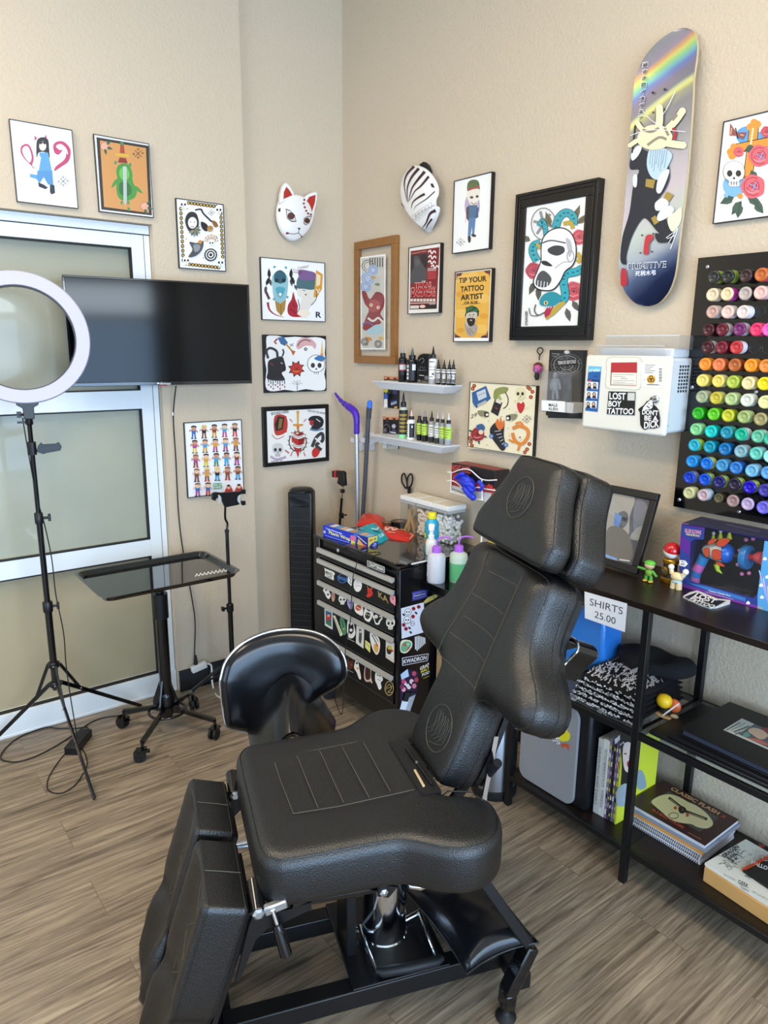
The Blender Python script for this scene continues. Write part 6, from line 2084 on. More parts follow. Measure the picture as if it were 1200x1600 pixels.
def H1(a):
 a.poly([(660,335),(1075,350),(1058,815),(650,772)],'#ebe1c2')
 for x,y in((690,355),(680,375),(1062,375),(1080,395),(1050,365),(660,705),(668,730),(675,755),(1030,800),(1045,780),(1060,745),(1070,430)):
  a.circ(x,y,13,'#8a3024').circ(x,y,6,'#d8803a')
 a.poly([(675,400),(770,355),(803,440),(760,475),(705,505),(680,470)],'#2f5f98').poly([(705,400),(765,375),(775,430),(720,455)],'#c8cdd4').poly([(712,480),(770,450),(775,470),(715,500)],'#b8b4a8').line([(715,420),(765,400)],3,'#55585c')
 a.blob([(820,420),(830,380),(880,362),(920,370),(905,400),(860,415),(850,440),(825,445)],'#8a8f50').line([(900,400),(918,440),(912,485),(885,508)],6,K_,True).line([(855,420),(870,450)],16,'#a5a860')
 a.poly([(830,445),(880,468),(850,558),(802,530)],'#232226').line([(832,500),(850,510)],5,'#c03030').poly([(838,450),(872,465),(868,478),(833,462)],'#e8e0d8')
 skull(a,1000,410,36,'#ded6ac','#2c2a24')
 a.line([(955,460),(1040,430)],9,'#ded6ac').line([(960,535),(1060,500)],9,'#ded6ac').line([(958,455),(985,480)],9,'#ded6ac').blob([(978,480),(990,465),(1005,475),(1020,462),(1030,485),(1022,515),(1002,540),(985,515)],'#c02c30')
 for x,y,s in((750,548,1),(945,572,-1)):
  a.blob([(x-35*s,y-25),(x+5*s,y-28),(x+38*s,y-15),(x+36*s,y+15),(x+5*s,y+18),(x-25*s,y+5)],'#8a866a').poly([(x+8*s,y-18),(x+38*s,y-18),(x+38*s,y+16),(x+10*s,y+12)],'#1f2022').circ(x+28*s,y,9,'#e8e4da').circ(x+4*s,y+18,7,'#d8c8a8')
 a.text('29',(668,575),(708,560),(672,548),'#6a6450')
 rose(a,715,680,44,'#a83038','#4a1418','#e0b0a0')
 a.blob([(705,625),(745,610),(765,640),(735,665)],'#30609a').circ(738,665,16,'#e8d0b0')
 for g in(.3,1.4,2.4,3.6,5.2):
  leaf(a,715+38*math.cos(g),680+38*math.sin(g),30,8,g,'#4a6048')
 a.blob([(800,640),(840,600),(870,640),(895,600),(890,690),(905,760),(880,790),(840,745),(805,690)],'#222228').blob([(835,610),(850,575),(862,600),(868,560),(880,600),(895,580),(890,630),(860,650)],'#d87030')
 for k in range(5):
  a.line([(830+k*12,660+k*22),(870+k*6,655+k*20)],4,'#c8c8cc')
 for x,y in((808,692),(905,750)):
  a.circ(x,y,15,'#4a78b8').circ(x,y,5,'#e8d8a0')
 a.line([(950,640),(1000,625),(1050,650),(1050,700),(1010,745),(965,720),(950,670)],22,'#dc8434',True).line([(985,690),(1000,720)],10,'#e8e0c0').line([(925,715),(960,735)],14,'#dc8434').line([(1000,745),(985,790)],14,'#dc8434').line([(970,610),(1005,600),(1030,640)],14,'#dc8434',True).circ(1000,700,14,'#f0e8d0').circ(1000,700,6,K_)
 mark(a,1045,578,30,'#5a5444')
 for x,y in((690,490),(790,590),(920,640),(900,340),(1070,560),(780,750),(930,690),(880,560),(930,510)):
  a.circ(x,y,3,'#4a4636',n=6)
picture('canvas_print','square cream print with skull, snail boots and orange squiggle right of the small shelves','canvas print','B',((733.5,597.7),(837.8,601.7),(730.5,700.4),(832,710.9)),.020,.001,'#141416','#ebe1c2',V1b,H1)
# ------------------------------------------------------------------ skateboard deck
t=E_('skateboard_deck',(1.75,-.03,1.95),'silver rainbow foil skateboard deck with dark blue tail mounted on the wall','skateboard')
SL=[(78,425),(90,385),(120,330),(180,262),(250,212),(340,176),(420,165),(600,150),(800,136),(1000,120),(1150,105),(1290,90),(1370,94),(1450,120),(1510,172),(1528,225)]
SR=[(78,435),(90,472),(120,490),(180,497),(250,491),(340,478),(420,475),(600,464),(800,449),(1000,428),(1150,408),(1290,392),(1370,380),(1450,350),(1510,300),(1528,250)]
SL,SR=[[(p.x,p.y)for p in smooth_pts([(a,b,0)for a,b in T],4)]for T in(SL,SR)]
def itp(T,y):
 for(a,b),(c,d)in zip(T,T[1:]):
  if a<=y<=c:
   return b+(d-b)*(y-a)/(c-a)
 return T[0][1]if y<T[0][0]else T[-1][1]
def dko(y):
 e=.052-.030*(sstep(330,78,y)if False else max(0,(330-y)/252)**1.6)-.030*max(0,(y-1290)/238)**1.6
 return max(e,.014)
def dpt(x,y,lift=0.0):return hit(940+x*.3,20+y*.3,1,-dko(y)-lift)
ys_=[78,80,83,87,93,100,110,120,134,148,164,180,215,250,290,340]+[380+45*k for k in range(20)]+[1290,1330,1370,1400,1425,1450,1470,1490,1503,1513,1520,1525,1528]
V,F=[],[]
for y in ys_:
 x0,x1=itp(SL,y),itp(SR,y)
 for k in range(9):
  q=k/8
  p=dpt(x0+(x1-x0)*q,y)
  V.append(p+Vector((0,-.004*(1-(2*q-1)**2)*0+.0035*(1-(2*q-1)**2),0)))
nb=len(ys_)
for i in range(nb-1):
 for k in range(8):
  F.append((i*9+k,i*9+k+1,(i+1)*9+k+1,(i+1)*9+k))
fmx=mat('rainbow_foil','#b8b8c0',rough=.25,metal=.45)
nt=fmx.node_tree
b_=nt.nodes['Principled BSDF']
tc=nt.nodes.new('ShaderNodeTexCoord')
sp=nt.nodes.new('ShaderNodeSeparateXYZ')
nt.links.new(tc.outputs['Object'],sp.inputs[0])
ns=nt.nodes.new('ShaderNodeTexNoise')
ns.inputs['Scale'].default_value=3.5
nt.links.new(tc.outputs['Object'],ns.inputs['Vector'])
m1=nt.nodes.new('ShaderNodeMath')
m1 .operation='MULTIPLY_ADD'
m1 .inputs[1].default_value=.45
nt.links.new(sp.outputs['X'],m1 .inputs[0])
m2_=nt.nodes.new('ShaderNodeMath')
m2_.operation='SUBTRACT'
nt.links.new(sp.outputs['Z'],m2_.inputs[0])
nt.links.new(m1 .outputs[0],m2_.inputs[1])
m1 .inputs[2].default_value=-.06
m3=nt.nodes.new('ShaderNodeMath')
m3 .operation='MULTIPLY_ADD'
m3 .inputs[1].default_value=.12
nt.links.new(ns.outputs['Fac'],m3 .inputs[0])
nt.links.new(m2_.outputs[0],m3 .inputs[2])
zb_,zt2=dpt(240,1528).z,dpt(430,78).z
mr=nt.nodes.new('ShaderNodeMapRange')
mr.inputs[1].default_value=zb_-.80
mr.inputs[2].default_value=zt2-.66
nt.links.new(m3 .outputs[0],mr.inputs[0])
cr=nt.nodes.new('ShaderNodeValToRGB')
els=cr.color_ramp.elements
els[0].position,els[0].color=0.0,(*srgb('#070d28'),1)
els[1].position,els[1].color=1.0,(*srgb('#98989c'),1)
for p_,c_ in((.13,'#0c1538'),(.19,'#1c2850'),(.25,'#5c6a8c'),(.31,'#a8b2c0'),(.40,'#c0ccc8'),(.48,'#c8c0cc'),(.58,'#b4b4be'),(.66,'#9a9a9e'),(.74,'#8f8f94'),(.775,'#a8a890'),(.79,'#e0e088'),(.80,'#d0d8a0'),(.815,'#8a8890'),(.85,'#8f8698'),(.875,'#7c8cc8'),(.895,'#88c4c4'),(.912,'#a8d890'),(.928,'#e0e080'),(.942,'#e8b078'),(.96,'#a89aa8')):
 e=els.new(p_)
 e.color=(*srgb(c_),1)
nt.links.new(mr.outputs[0],cr.inputs[0])
nt.links.new(cr.outputs[0],b_.inputs['Base Color'])
mb=MB()
mb.add(V,F)
dk=mb.build('graphic_face',fmx,t,smooth=True)
rim=[i*9 for i in range(nb)]+[i*9+8 for i in reversed(range(nb))]
R0=[V[i]+Vector((0,.0006,0))for i in rim]
R1=[p+Vector((0,.010,0))for p in R0]
mb=MB()
n_=len(R0)
mb.add(R0+R1,[(i,(i+1)%n_,n_+(i+1)%n_,n_+i)for i in range(n_)])
Vb=[v+Vector((0,.0106,0))for v in V]
mb.add(Vb,[f[::-1]for f in F])
mb.build('maple_deck',mat('maple_ply','#cbb488',.5),t,smooth=None)
class DA(Art):
 def pt(s,x,y):return dpt(x,y,.0006-.0035+.0036)
a=DA((0,0,0),(0,-1,0))
SKN,SSH='#e6d8b2','#8a8370'
NV='#1c212c'
a.blob([(185,700),(235,720),(330,760),(355,845),(330,920),(290,980),(300,1040),(365,1110),(365,1200),(300,1150),(235,1075),(205,1080),(160,1160),(130,1260),(128,1310),(98,1290),(108,1170),(145,1040),(165,900),(195,820),(150,815),(150,760)],NV,4)
a.blob([(250,710),(300,700),(345,715),(368,745),(345,800),(320,850),(290,870),(255,850),(235,790)],'#b6ccd8',3)
for k in range(8):
 a.line([(258+k*12,715),(250+k*11,790+(k%3)*18)],3,'#6a8ca0')
a.blob([(155,735),(185,695),(210,700),(190,745),(160,770)],'#d8dce0').blob([(165,850),(185,845),(182,905),(165,900)],'#d8dce0').blob([(300,850),(340,815),(352,835),(310,935),(285,925)],'#d8dce0')
a.poly([(232,865),(280,870),(270,915),(228,905)],'#a0863c').poly([(340,930),(375,950),(350,985),(322,965)],'#a0863c').poly([(258,1070),(280,1055),(300,1090),(275,1105)],'#a0863c')
a.blob([(280,990),(320,965),(350,990),(330,1020),(285,1030)],'#dcdfe2').blob([(290,1060),(320,1015),(360,1005),(378,1030),(345,1065),(300,1085)],'#dcdfe2').blob([(350,1060),(380,1040),(415,1015),(412,1090),(370,1140),(345,1095)],'#e6dcc0')
a.line([(160,730),(175,590),(205,570)],8,NV)
for P,w in(([(270,640),(300,580),(302,495)],38),([(310,640),(380,570),(422,512)],36),([(250,640),(205,600),(188,575)],26),([(240,660),(190,665),(150,690)],24),([(300,670),(380,685),(425,690)],38)):
 a.line(P,w+5,K_,True).line(P,w,SKN,True)
 a.circ(P[-1][0],P[-1][1],w*.5,SKN)
a.blob([(190,640),(240,590),(320,590),(370,640),(340,695),(270,715),(200,690)],SKN)
for P in([(215,610),(260,620),(300,600)],[(330,600),(350,640)],[(240,690),(300,650),(340,660)],[(370,560),(395,530)]):
 a.line(P,14,SSH,True)
a.line([(372,600),(385,625),(378,660)],14,'#b02028',True)
for P in([(215,510),(260,560),(330,600)],[(385,410),(340,500),(300,560)],[(150,640),(260,610),(440,620)],[(395,1130),(330,1180),(385,1160)],[(350,1200),(400,1120),(360,1230)]):
 a.line(P,3,'#f0f0f0',True)
a.blob([(280,1150),(310,1155),(345,1180),(340,1195),(295,1195)],NV).blob([(232,1165),(262,1155),(270,1175),(250,1200),(245,1250),(225,1260),(220,1235)],'#b83038').blob([(105,1335),(128,1340),(136,1395),(130,1420),(102,1418)],'#b83038')
a.text('PRIMITIVE',(138,1338),(338,1326),(139,1306),'#e8eaf0',True)
a.text('PRIMITIVE',(141,1335),(335,1323.5),(142,1309),'#1c2a50')
a.text('死柄木弔',(176,1373),(284,1367),(177,1345),'#dde2ee',True)
for k,ch in enumerate(('▥','言','の','ロ','イ','カ','デ','ミ','ア')):
 y=262+k*35
 x=216-k*3.0
 a.text(ch if k else '目',(x-1,y+24),(x+27,y+21),(x,y-3),'#f2f2f2',True)
 a.text(ch if k else '目',(x+2,y+22),(x+25,y+19),(x+3,y),'#26262a',True)
a.build('print',dk)
for x,y in((265,415),(328,398)):
 MB().cyl(dpt(x,y,.006),dpt(x,y,-.01),.0028,n=10).build('bolt',RUB,t)
for x,y in((267,518),(328,503),(210,1158),(268,1150),(201,1250),(262,1244)):
 MB().cyl(dpt(x,y,.0012),dpt(x,y,-.004),.0022,n=10).build('bolt_hole',RUB,t)
 # ------------------------------------------------------------------ masks
def dome_mask(view,side,out,c,r,H,d0):
 ox,oy,s=view
 _,n,ax,_=swall(side,0)
 w0={'B':0,'L':.04,'C':0}[side]
 sg=-1 if ax==1 else 1
 def pt(x,y,lift=0.0):
  q=((x-c[0])/r[0])**2+((y-c[1])/r[1])**2
  h=d0+H*math.sqrt(max(0,1-q*.86))
  return hit(ox+x*s,oy+y*s,ax,w0+sg*(h+lift))
 P=smooth_pts([(x,y,0)for x,y in out],4,True)
 n_=len(P)
 V,F=[],[]
 for lv in(1,.94,.86,.74,.6,.45,.3,.15):
  for p in P:
   V.append(pt(c[0]+(p.x-c[0])*lv,c[1]+(p.y-c[1])*lv))
 V2_=[hit(ox+p.x*s,oy+p.y*s,ax,w0+sg*.002)for p in P]
 k=8
 for L in range(k-1):
  for i in range(n_):
   j=(i+1)%n_
   F.append((L*n_+i,L*n_+j,(L+1)*n_+j,(L+1)*n_+i))
 F.append(tuple((k-1)*n_+i for i in range(n_)))
 o_=len(V)
 rim_=[V[i]-Vector(n)*(d0+.004)for i in range(n_)]
 V+=rim_
 F+=[(i,o_+i,o_+(i+1)%n_,(i+1)%n_)for i in range(n_)]
 mb=MB()
 mb.add(V,F)
 class M_A(Art):
  def pt(s_,x,y):return pt(x,y,.0012)
 a=M_A((0,0,0),n)
 return mb,a,pt
MW=mat('mask_white','#eceae6',.28)
t=E_('fox_mask',(.03,-.15,1.95),'white fox mask with red ears and brown eyes hanging in the corner','mask')
fo=[(172,240),(185,215),(225,200),(270,200),(320,225),(345,265),(340,310),(325,350),(300,385),(265,412),(240,420),(215,408),(185,370),(168,320),(166,275)]
mb,a,ptf=dome_mask(V4,'C',fo,(258,300),(98,125),.055,.012)
mk=mb.build('face',MW,t,smooth=True)
for P,Q in(([(178,240),(182,190),(192,155),(206,138),(225,155),(245,190),(246,212),(215,222)],[(194,218),(196,185),(208,160),(222,175),(236,200)]),([(290,215),(315,195),(340,184),(356,186),(357,215),(350,250),(338,290),(315,255)],[(302,235),(318,208),(348,198),(345,235),(330,282),(312,268)])):
 fr=[hit(380+x*.325,240+y*.325,0,.050)for x,y in P]
 m=MB()
 m.prism(fr,(-.022,0,0))
 e=m.build('ear',MW,t,bevel=.003)
 m=MB()
 m.prism([hit(380+x*.325,240+y*.325,0,.0512)for x,y in Q],(-.001,0,0))
 m.build('ear_lining',mat('mask_red','#b02a20',.4),e)
for cx,cy,pp_ in((230,300,[(204,264),(225,272),(248,295),(256,328),(232,328),(210,312)]),(307,322,[(290,335),(292,310),(310,300),(330,300),(318,335),(300,345)])):
 a.poly(pp_,K_)
 a.poly([(cx+(x-cx)*.86,cy+(y-cy)*.84)for x,y in pp_],'#d8d0cc')
 a.circ(cx,cy,17 if cx<260 else 13,'#3a1614').circ(cx,cy,12 if cx<260 else 9,'#5a2420')
for x,y in((294,222),(291,240),(296,258),(303,275),(312,288),(325,293)):
 a.circ(x,y,5,'#8a2018')
a.poly([(262,356),(276,358),(268,370)],K_).line([(268,370),(266,384)],2.5,K_).line([(215,383),(245,386),(266,383),(282,400)],2.5,K_,True).circ(212,383,8,'#7a2018',5).line([(278,402),(284,398)],5,'#7a2018').poly([(168,265),(180,262),(178,280),(169,280)],K_)
a.build('painted_features',mk)
t=E_('striped_mask',(.62,-.03,1.95),'white skull-like half mask with maroon stripes hanging on the back wall','mask')
so=[(230,145),(280,150),(330,185),(375,245),(402,310),(400,370),(385,405),(385,450),(408,465),(410,495),(390,555),(360,620),(335,666),(290,630),(235,585),(190,530),(150,465),(128,390),(124,310),(145,225),(185,170)]
mb,a,pts_=dome_mask(V5,'B',so,(275,380),(170,270),.065,.014)
mk=mb.build('face',MW,t,smooth=True)
MR='#3c1c22'
for P,w in(([(235,150),(180,210),(158,290),(178,420)],22),([(272,165),(215,235),(182,320),(184,435)],24),([(318,190),(255,265),(215,330),(190,430)],24),([(350,228),(290,300),(240,345),(200,420)],20),([(318,365),(265,395),(225,430),(212,478)],20),([(398,345),(330,405),(255,455),(232,490)],10),([(405,495),(360,520),(330,590),(300,630)],26),([(375,560),(340,610),(330,640)],16),([(135,440),(165,480)],8)):
 a.line(P,w,MR,True,True)
a.poly([(362,285),(382,282),(398,318),(372,312)],K_)
for k in range(7):
 x,y=235+k*25,545-k*18
 a.ring(x,y,13,2.5,'#b8b4b4',24,14)
 a.ring(x+2,y+32,10,2,'#b8b4b4',16,12)
a.line([(240,545),(300,500),(395,450)],3,'#8a8686',True)
a.build('painted_stripes',mk)
m=MB()
m.prism([hit(600+x*.2,230+y*.2,1,-.03)for x,y in((272,135),(305,112),(330,135),(350,180),(350,212),(320,190))],(0,.02,0))
m.build('strap_tab',RUB,t,bevel=.002)
# ================================================================== SMALL WHITE SHELVES AND BOTTLES
def pxm(p):
 return FPX/((Vector(p)-CAM).dot(_f))
def hup(base,px,py):
 """height above base of the point seen at px,py on the upright through base"""
 n=Vector((CAM.x-base.x,CAM.y-base.y,0)).normalized()
 return hitp(px,py,base,n).z-base.z
SHW=mat('shelf_white','#e2e4e6',.4)
for lb,z,x0,x1 in(('upper white wall shelf carrying the black ink bottles',1.449,.385,.888),('lower white wall shelf carrying the green labelled bottles',1.197,.372,.884)):
 t=E_('wall_shelf',(.63,0,z),lb,'shelf','small white wall shelves')
 T=[(x0,0),(x1,0),(x1,-.10),(x0,-.10)]
 Bt=[(x0+.04,0),(x1-.04,0),(x1-.04,-.078),(x0+.04,-.078)]
 m=MB()
 m.add([Vector((x,y,z))for x,y in T]+[Vector((x,y,z-.004))for x,y in T]+[Vector((x,y,z-.036))for x,y in Bt],[(0,3,2,1)]+[(a+i,a+(i+1)%4,a+4+(i+1)%4,a+4+i)for a in(0,4)for i in range(4)]+[(8,9,10,11)])
 m.build('board',SHW,t,bevel=.0008)
VB=(590,520,.125)
DK,GY,CL='#101113','#6c7074','#b9bcbc'
def ink(name,label,cx,w,top,base,z,body,cap,tip,lab=None,lcol=None,lfr=(.25,.75),txt=None,yy=-.05,group=None,low=None):
 b=hit(590+cx*.125,520+base*.125-1,1,yy)
 b=Vector((b.x,yy,z))
 r=w*.125/2/pxm(b)
 h=hup(b,590+cx*.125,520+top*.125)
 hb_=h*.68
 t=E_(name,b,label,'bottle',group)
 MB().lathe([(r*.93,0),(r,.003),(r,hb_*.88),(r*.85,hb_*.96),(r*.5,hb_)],b,CZ,20).build('body',mat('ink_'+body[1:],body,.22),t,smooth=None)
 if low:
  MB().lathe([(r*.935,-.0001),(r*1.004,.003),(r*1.004,hb_*low[0]),(r*.99,hb_*low[0])],b+CZ*.0002,CZ,20).build('contents',mat('ink_'+low[1][1:],low[1],.22),t,smooth=None)
 MB().lathe([(r*.62,hb_*.97),(r*.62,hb_*1.13),(r*.5,hb_*1.15),(0,hb_*1.15)],b,CZ,18).build('collar',mat('cap_'+cap[1:],cap,.3),t,smooth=None)
 MB().lathe([(r*.36,hb_*1.14),(r*.28,h*.85),(r*.10,h*.97),(0,h)],b,CZ,14).build('nozzle',mat('tip_'+tip[1:],tip,.2),t,smooth=None)
 if lab:
  ang=math.degrees(math.atan2(CAM.y-b.y,CAM.x-b.x))
  band(t,b,r*1.02,hb_*lfr[0],hb_*lfr[1],ang-75,ang+75,lab,extra=lcol)
  if txt:
   d=Vector((CAM.x-b.x,CAM.y-b.y,0)).normalized()
   s_=CZ.cross(d)
   def f_(a):
    a.text(txt,(0,0),(1,0),(0,1),'#f0f0ee' if lab==DK else '#202020',True)
   face_art(b+d*(r*1.03)-s_*(r*.6)+CZ*hb_*(lfr[0]+.18),s_,CZ,r*1.2,hb_*(lfr[1]-lfr[0])*.45,d,f_,t,'label_text')
 return t
zu,zl=1.4492,1.1972
GA,GBt='large bottles on the upper shelf','bottles on the lower shelf'
ink('ink_bottle','tall black bottle with red oval label at the left end of the upper shelf',312,112,150,597,zu,DK,DK,'#9a9da0',DK,[(.2,.8,.35,.7,'#c8c8c8'),(.15,.85,.28,.34,'#c03040'),(.15,.85,.71,.77,'#c03040')],(.3,.85),None)
ink('ink_bottle','fat black bottle with vertical white lettering, second on the upper shelf',430,138,180,605,zu,'#141518',DK,'#55585a','#141518',[(.05,.25,.05+.23*k,.22+.23*k,'#d0d0d0')for k in range(4)]+[(.5,.75,.6,.95,'#d8d8d8')],(.1,.8))
ink('ink_bottle','clear bottle with tall white label and black pointed cap on the upper shelf',688,104,160,633,zu,CL,DK,DK,'#e9e9e4',[(.1,.6,.85,.9,'#333'),(.1,.8,.6,.63,'#777'),(.1,.7,.45,.48,'#777'),(.4,.6,.2,.3,'#555'),(.1,.5,.08,.12,'#555')],(.2,.95),low=(.2,'#a4a8aa'))
for cx,tx,tp in((757,'10',325),(828,'60',328),(893,'10',328),(943,'20',326)):
 wd={757:'leftmost of the four, beside the clear bottle',828:'second of the four from the left',893:'third of the four from the left',943:'rightmost of the four at the shelf end'}[cx]
 ink('small_ink_bottle','small black ink bottle with white number label, '+wd,cx,62,tp,636,zu,DK,DK,DK,'#e8e8e6',[(.02,.98,.02,.75,DK),(.1,.9,.86,.94,'#555')],(.12,.88),None,yy=-.055,group='small black ink bottles on the upper shelf')
 b=hit(590+cx*.125,520+635*.125,1,-.055)
 b=Vector((b.x,-.055,zu))
 d=Vector((CAM.x-b.x,CAM.y-b.y,0)).normalized()
 s_=CZ.cross(d)
 r=62*.125/2/pxm(b)
 tt=[o for o in COL.objects if o.name.startswith('small_ink_bottle')][-1]
 tt=sorted([o for o in COL.objects if o.name.startswith('small_ink_bottle')],key=lambda o:(o.location-b).length)[0]
 face_art(b+d*(r*1.06)-s_*(r*.62)+CZ*.025,s_,CZ,r*1.25,.020,d,lambda a:a.text(tx,(0,0),(1,0),(0,1),'#f0f0f0',True),tt,'number')
b=hit(590+568*.125,520+608*.125,1,-.045)
t=E_('black_pouch',Vector((b.x,-.045,zu)),'black stand-up pouch with pale print between the bottles on the upper shelf','pouch')
PO=[(492,590),(500,450),(486,400),(495,310),(520,270),(560,258),(620,265),(652,290),(640,380),(648,470),(650,600),(600,614),(520,612)]
m=MB()
m.prism([hit(590+x*.125,520+min(y,606)*.125,1,-.055)for x,y in PO],(0,.035,0))
m.build('bag',mat('pouch_black','#0e0f11',.3,bump=.4,bscale=50),t,bevel=.006)
a=Art((0,-.0555,0),(0,-1,0),VB)
a.line([(515,350),(560,315),(580,350),(550,380)],5,'#8a8c90',True).line([(525,470),(540,420),(570,440),(600,430)],7,'#5a5c60',True).line([(520,530),(580,535)],9,'#c8c8c8').line([(510,470),(610,468)],6,'#77797c').circ(610,560,25,'#6a6e72').line([(500,600),(640,585)],7,'#4a4c50').circ(520,595,12,'#9a9c9e',8)
a.build('print',t)
G_='#b8d848'
gl=[(.15,.7,.75,.82,'#444'),(.15,.6,.55,.6,'#556'),(.15,.55,.35,.4,'#556'),(.1,.4,.1,.16,'#556')]
ink('ink_bottle','tall clear bottle with black and gold label over green liquid on the lower shelf',318,112,735,1272,zl,'#b9bfb6',DK,DK,'#191814',[(.15,.85,.1+.16*k,.2+.16*k,'#a08a3a')for k in range(5)],(.12,.90),low=(.14,'#8fe0a0'))
ink('ink_bottle','white bottle with black label and pink tip on the lower shelf',420,112,960,1288,zl,'#e8e8e8',DK,'#dcb8b8','#e8e8e8',[(.0,.18,.05+.16*k,.14+.16*k,'#222')for k in range(6)]+[(.32,.78,0,1,'#1c1e20'),(.5,.62,.7,.85,'#ddd')],(.1,.8))
for cx,w,tp,bs,bd,cp,tipc,lab,lo,wd in((520,68,950,1305,'#17181a',DK,'#8a8d90',G_,None,'dark bottle with lime label beside the white bottle on the lower shelf'),(588,84,960,1318,'#1d1e20',DK,'#8a8d90',G_,None,'wider dark bottle with lime label, fourth on the lower shelf'),(672,82,970,1335,'#8f9294',DK,DK,'#dcdcd8',(.26,'#2a2b2d'),'bottle with white label and black nozzle on the lower shelf'),(745,74,985,1345,'#a8aaaa',DK,'#b8bcbe','#dcdcd8',(.26,'#33342f'),'clear bottle with white label and clear nozzle on the lower shelf'),(808,80,990,1360,'#85898c',DK,'#b8bcbe',G_,(.22,'#777b7e'),'grey bottle with lime label, second from the right on the lower shelf'),(882,88,1000,1376,'#a9adb0',DK,'#d8dadc',G_,(.22,'#9a9ea2'),'pale grey bottle with lime label at the right end of the lower shelf')):
 ink('ink_bottle',wd,cx,w,tp,bs,zl,bd,cp,tipc,lab,gl,(.30,.82),low=lo,yy=-.05 if cx<700 else-.055)
VC=(590,540,.1125)
for k,(y0,y1,lb,sk)in enumerate(((425,880,'carded toy with a yellow and blue figure behind the upper white shelf',0),(985,1440,'carded toy with a grey and white figure behind the lower white shelf',1))):
 x0,x1=(88,295)if k==0 else(75,290)
 t=E_('toy_card',hit(610,540+y0*.1125,1,-.004),lb,'carded toy','carded toys by the shelves')
 q=[hit(590+x*.1125,540+y*.1125,1,-.004)for x,y in((x0,y0),(x1,y1))]
 MB().bx(q[0].x,q[1].x,-.0038,-.0006,q[1].z,q[0].z).build('card',mat('card_black','#1a1a1c',.4),t)
 a=Art((0,-.004,0),(0,-1,0),VC)
 o=y0-425
 a.poly([(x0+4,430+o),(x1-4,432+o),(x1-4,470+o),(x0+4,465+o)],'#e08858').poly([(x0+40,445+o),(x0+80,440+o),(x0+75,505+o),(x0+45,500+o)],'#3a2a28').poly([(x0+120,445+o),(x0+180,450+o),(x0+160,480+o)],'#222')
 a.ring(x0+48,600+o,48,5,'#8a8a8c',65).circ(x0+150,640+o,34,'#4a4070',40)
 a.poly([(x0+95,780+o),(x0+180,755+o),(x0+180,815+o),(x0+95,835+o)],'#2858b0' if k==0 else '#3a90c0').text('BATTLE' if k else 'BAM',(x0+100,828+o),(x0+176,805+o),(x0+100,795+o),'#e8e0a0',True)
 a.poly([(x0+140,850+o),(x0+185,840+o),(x0+188,875+o),(x0+140,872+o)],'#e0a040')
 if k:
  a.poly([(x0+5,690+o),(x1-4,670+o),(x1-4,880-425+y0-4),(x0+5,880-425+y0-4)],'#d8d4c4').circ(x0+150,560+o,28,'#b8b4c8',30)
  a.line([(x0+100,640+o),(x0+180,655+o)],14,'#e8e8e8').poly([(x0+95,800+o),(x0+180,780+o),(x0+180,810+o),(x0+95,830+o)],'#3a90c0')
 a.build('print',t)
 m=MB()
 hx,hz_=hit(590+(x0+32)*.1125,540+(620+o)*.1125,1,-.02),.0
 cols=(('#e8d040','#2a50a0','#e8e4e0')if k==0 else('#55565a','#e4e2de','#e4e2de'))
 P_=lambda x,y:hit(590+(x0+x)*.1125,540+(y+o)*.1125,1,-.018)
 f=MB().ball(P_(30,620),.012,12)
 f.build('figure_head',mat('toy_'+cols[0][1:],cols[0],.4),t,smooth=True)
 f=MB().tube([P_(26,665),P_(28,740)],[.010,.009],10).tube([P_(14,670),P_(6,740)],.004,8).tube([P_(40,670),P_(52,730)],.004,8)
 f.build('figure_body',mat('toy_'+cols[1][1:],cols[1],.4),t,smooth=None)
 f=MB().tube([P_(18,735),P_(12,860)],.0052,8).tube([P_(34,735),P_(38,860)],.0052,8)
 f.build('figure_leg',mat('toy_'+cols[2][1:],cols[2],.4),t,smooth=None)
 # ---- glove box in its wire rack
VG=V1b
yb=-.125
gx0,gx1=hit(705.3,740,1,yb).x,hit(770.5,740,1,yb).x
gz1,gz0=hit(705,723,1,yb).z,hit(705,765,1,yb).z
gx1=gx0+.245
t=E_('glove_box',(gx0,-.07,gz0),'black and red cardboard glove box held in a white wire rack on the wall','box')
MB().bx(gx0,gx1,yb,-.045,gz0,gz1).build('carton',mat('glove_carton','#1b1216',.4),t,bevel=.001)
a=Art((0,yb-.0004,0),(0,-1,0),VG)
a.poly([(540,960),(845,1080),(845,1160),(540,1055)],'#c8c4c4').poly([(540,930),(640,950),(700,1000),(830,1040),(830,1075),(700,1060),(540,1020)],'#a82a24')
a.text('NIGHT ANGEL',(540,925),(665,945),(542,880),'#c8504a',True)
for x,y in((560,975),(735,1050),(790,1030),(820,1070)):
 a.line([(x-15,y+15),(x,y-15),(x+12,y+12),(x+20,y-10)],8,'#d04038',True)
a.line([(545,1045),(640,1080)],5,'#333').build('print',t)
a=Art((0,0,gz1+.0004),(0,0,1),VG)
m=MB().bx(gx0+.01,gx1-.01,yb+.012,-.055,gz1+.0003,gz1+.0006)
m.build('top_print',mat('glove_red','#8a2420',.4),t)
g=E_('blue_glove',hitp(735,757,Vector((gx0,yb-.02,0)),(0,1,0)),'crumpled blue rubber glove hanging out of the glove box front','glove')
gc=hit(730,755,1,yb-.020)
rr=random.Random(9)
m=MB()
V,F=[],[]
NN=40
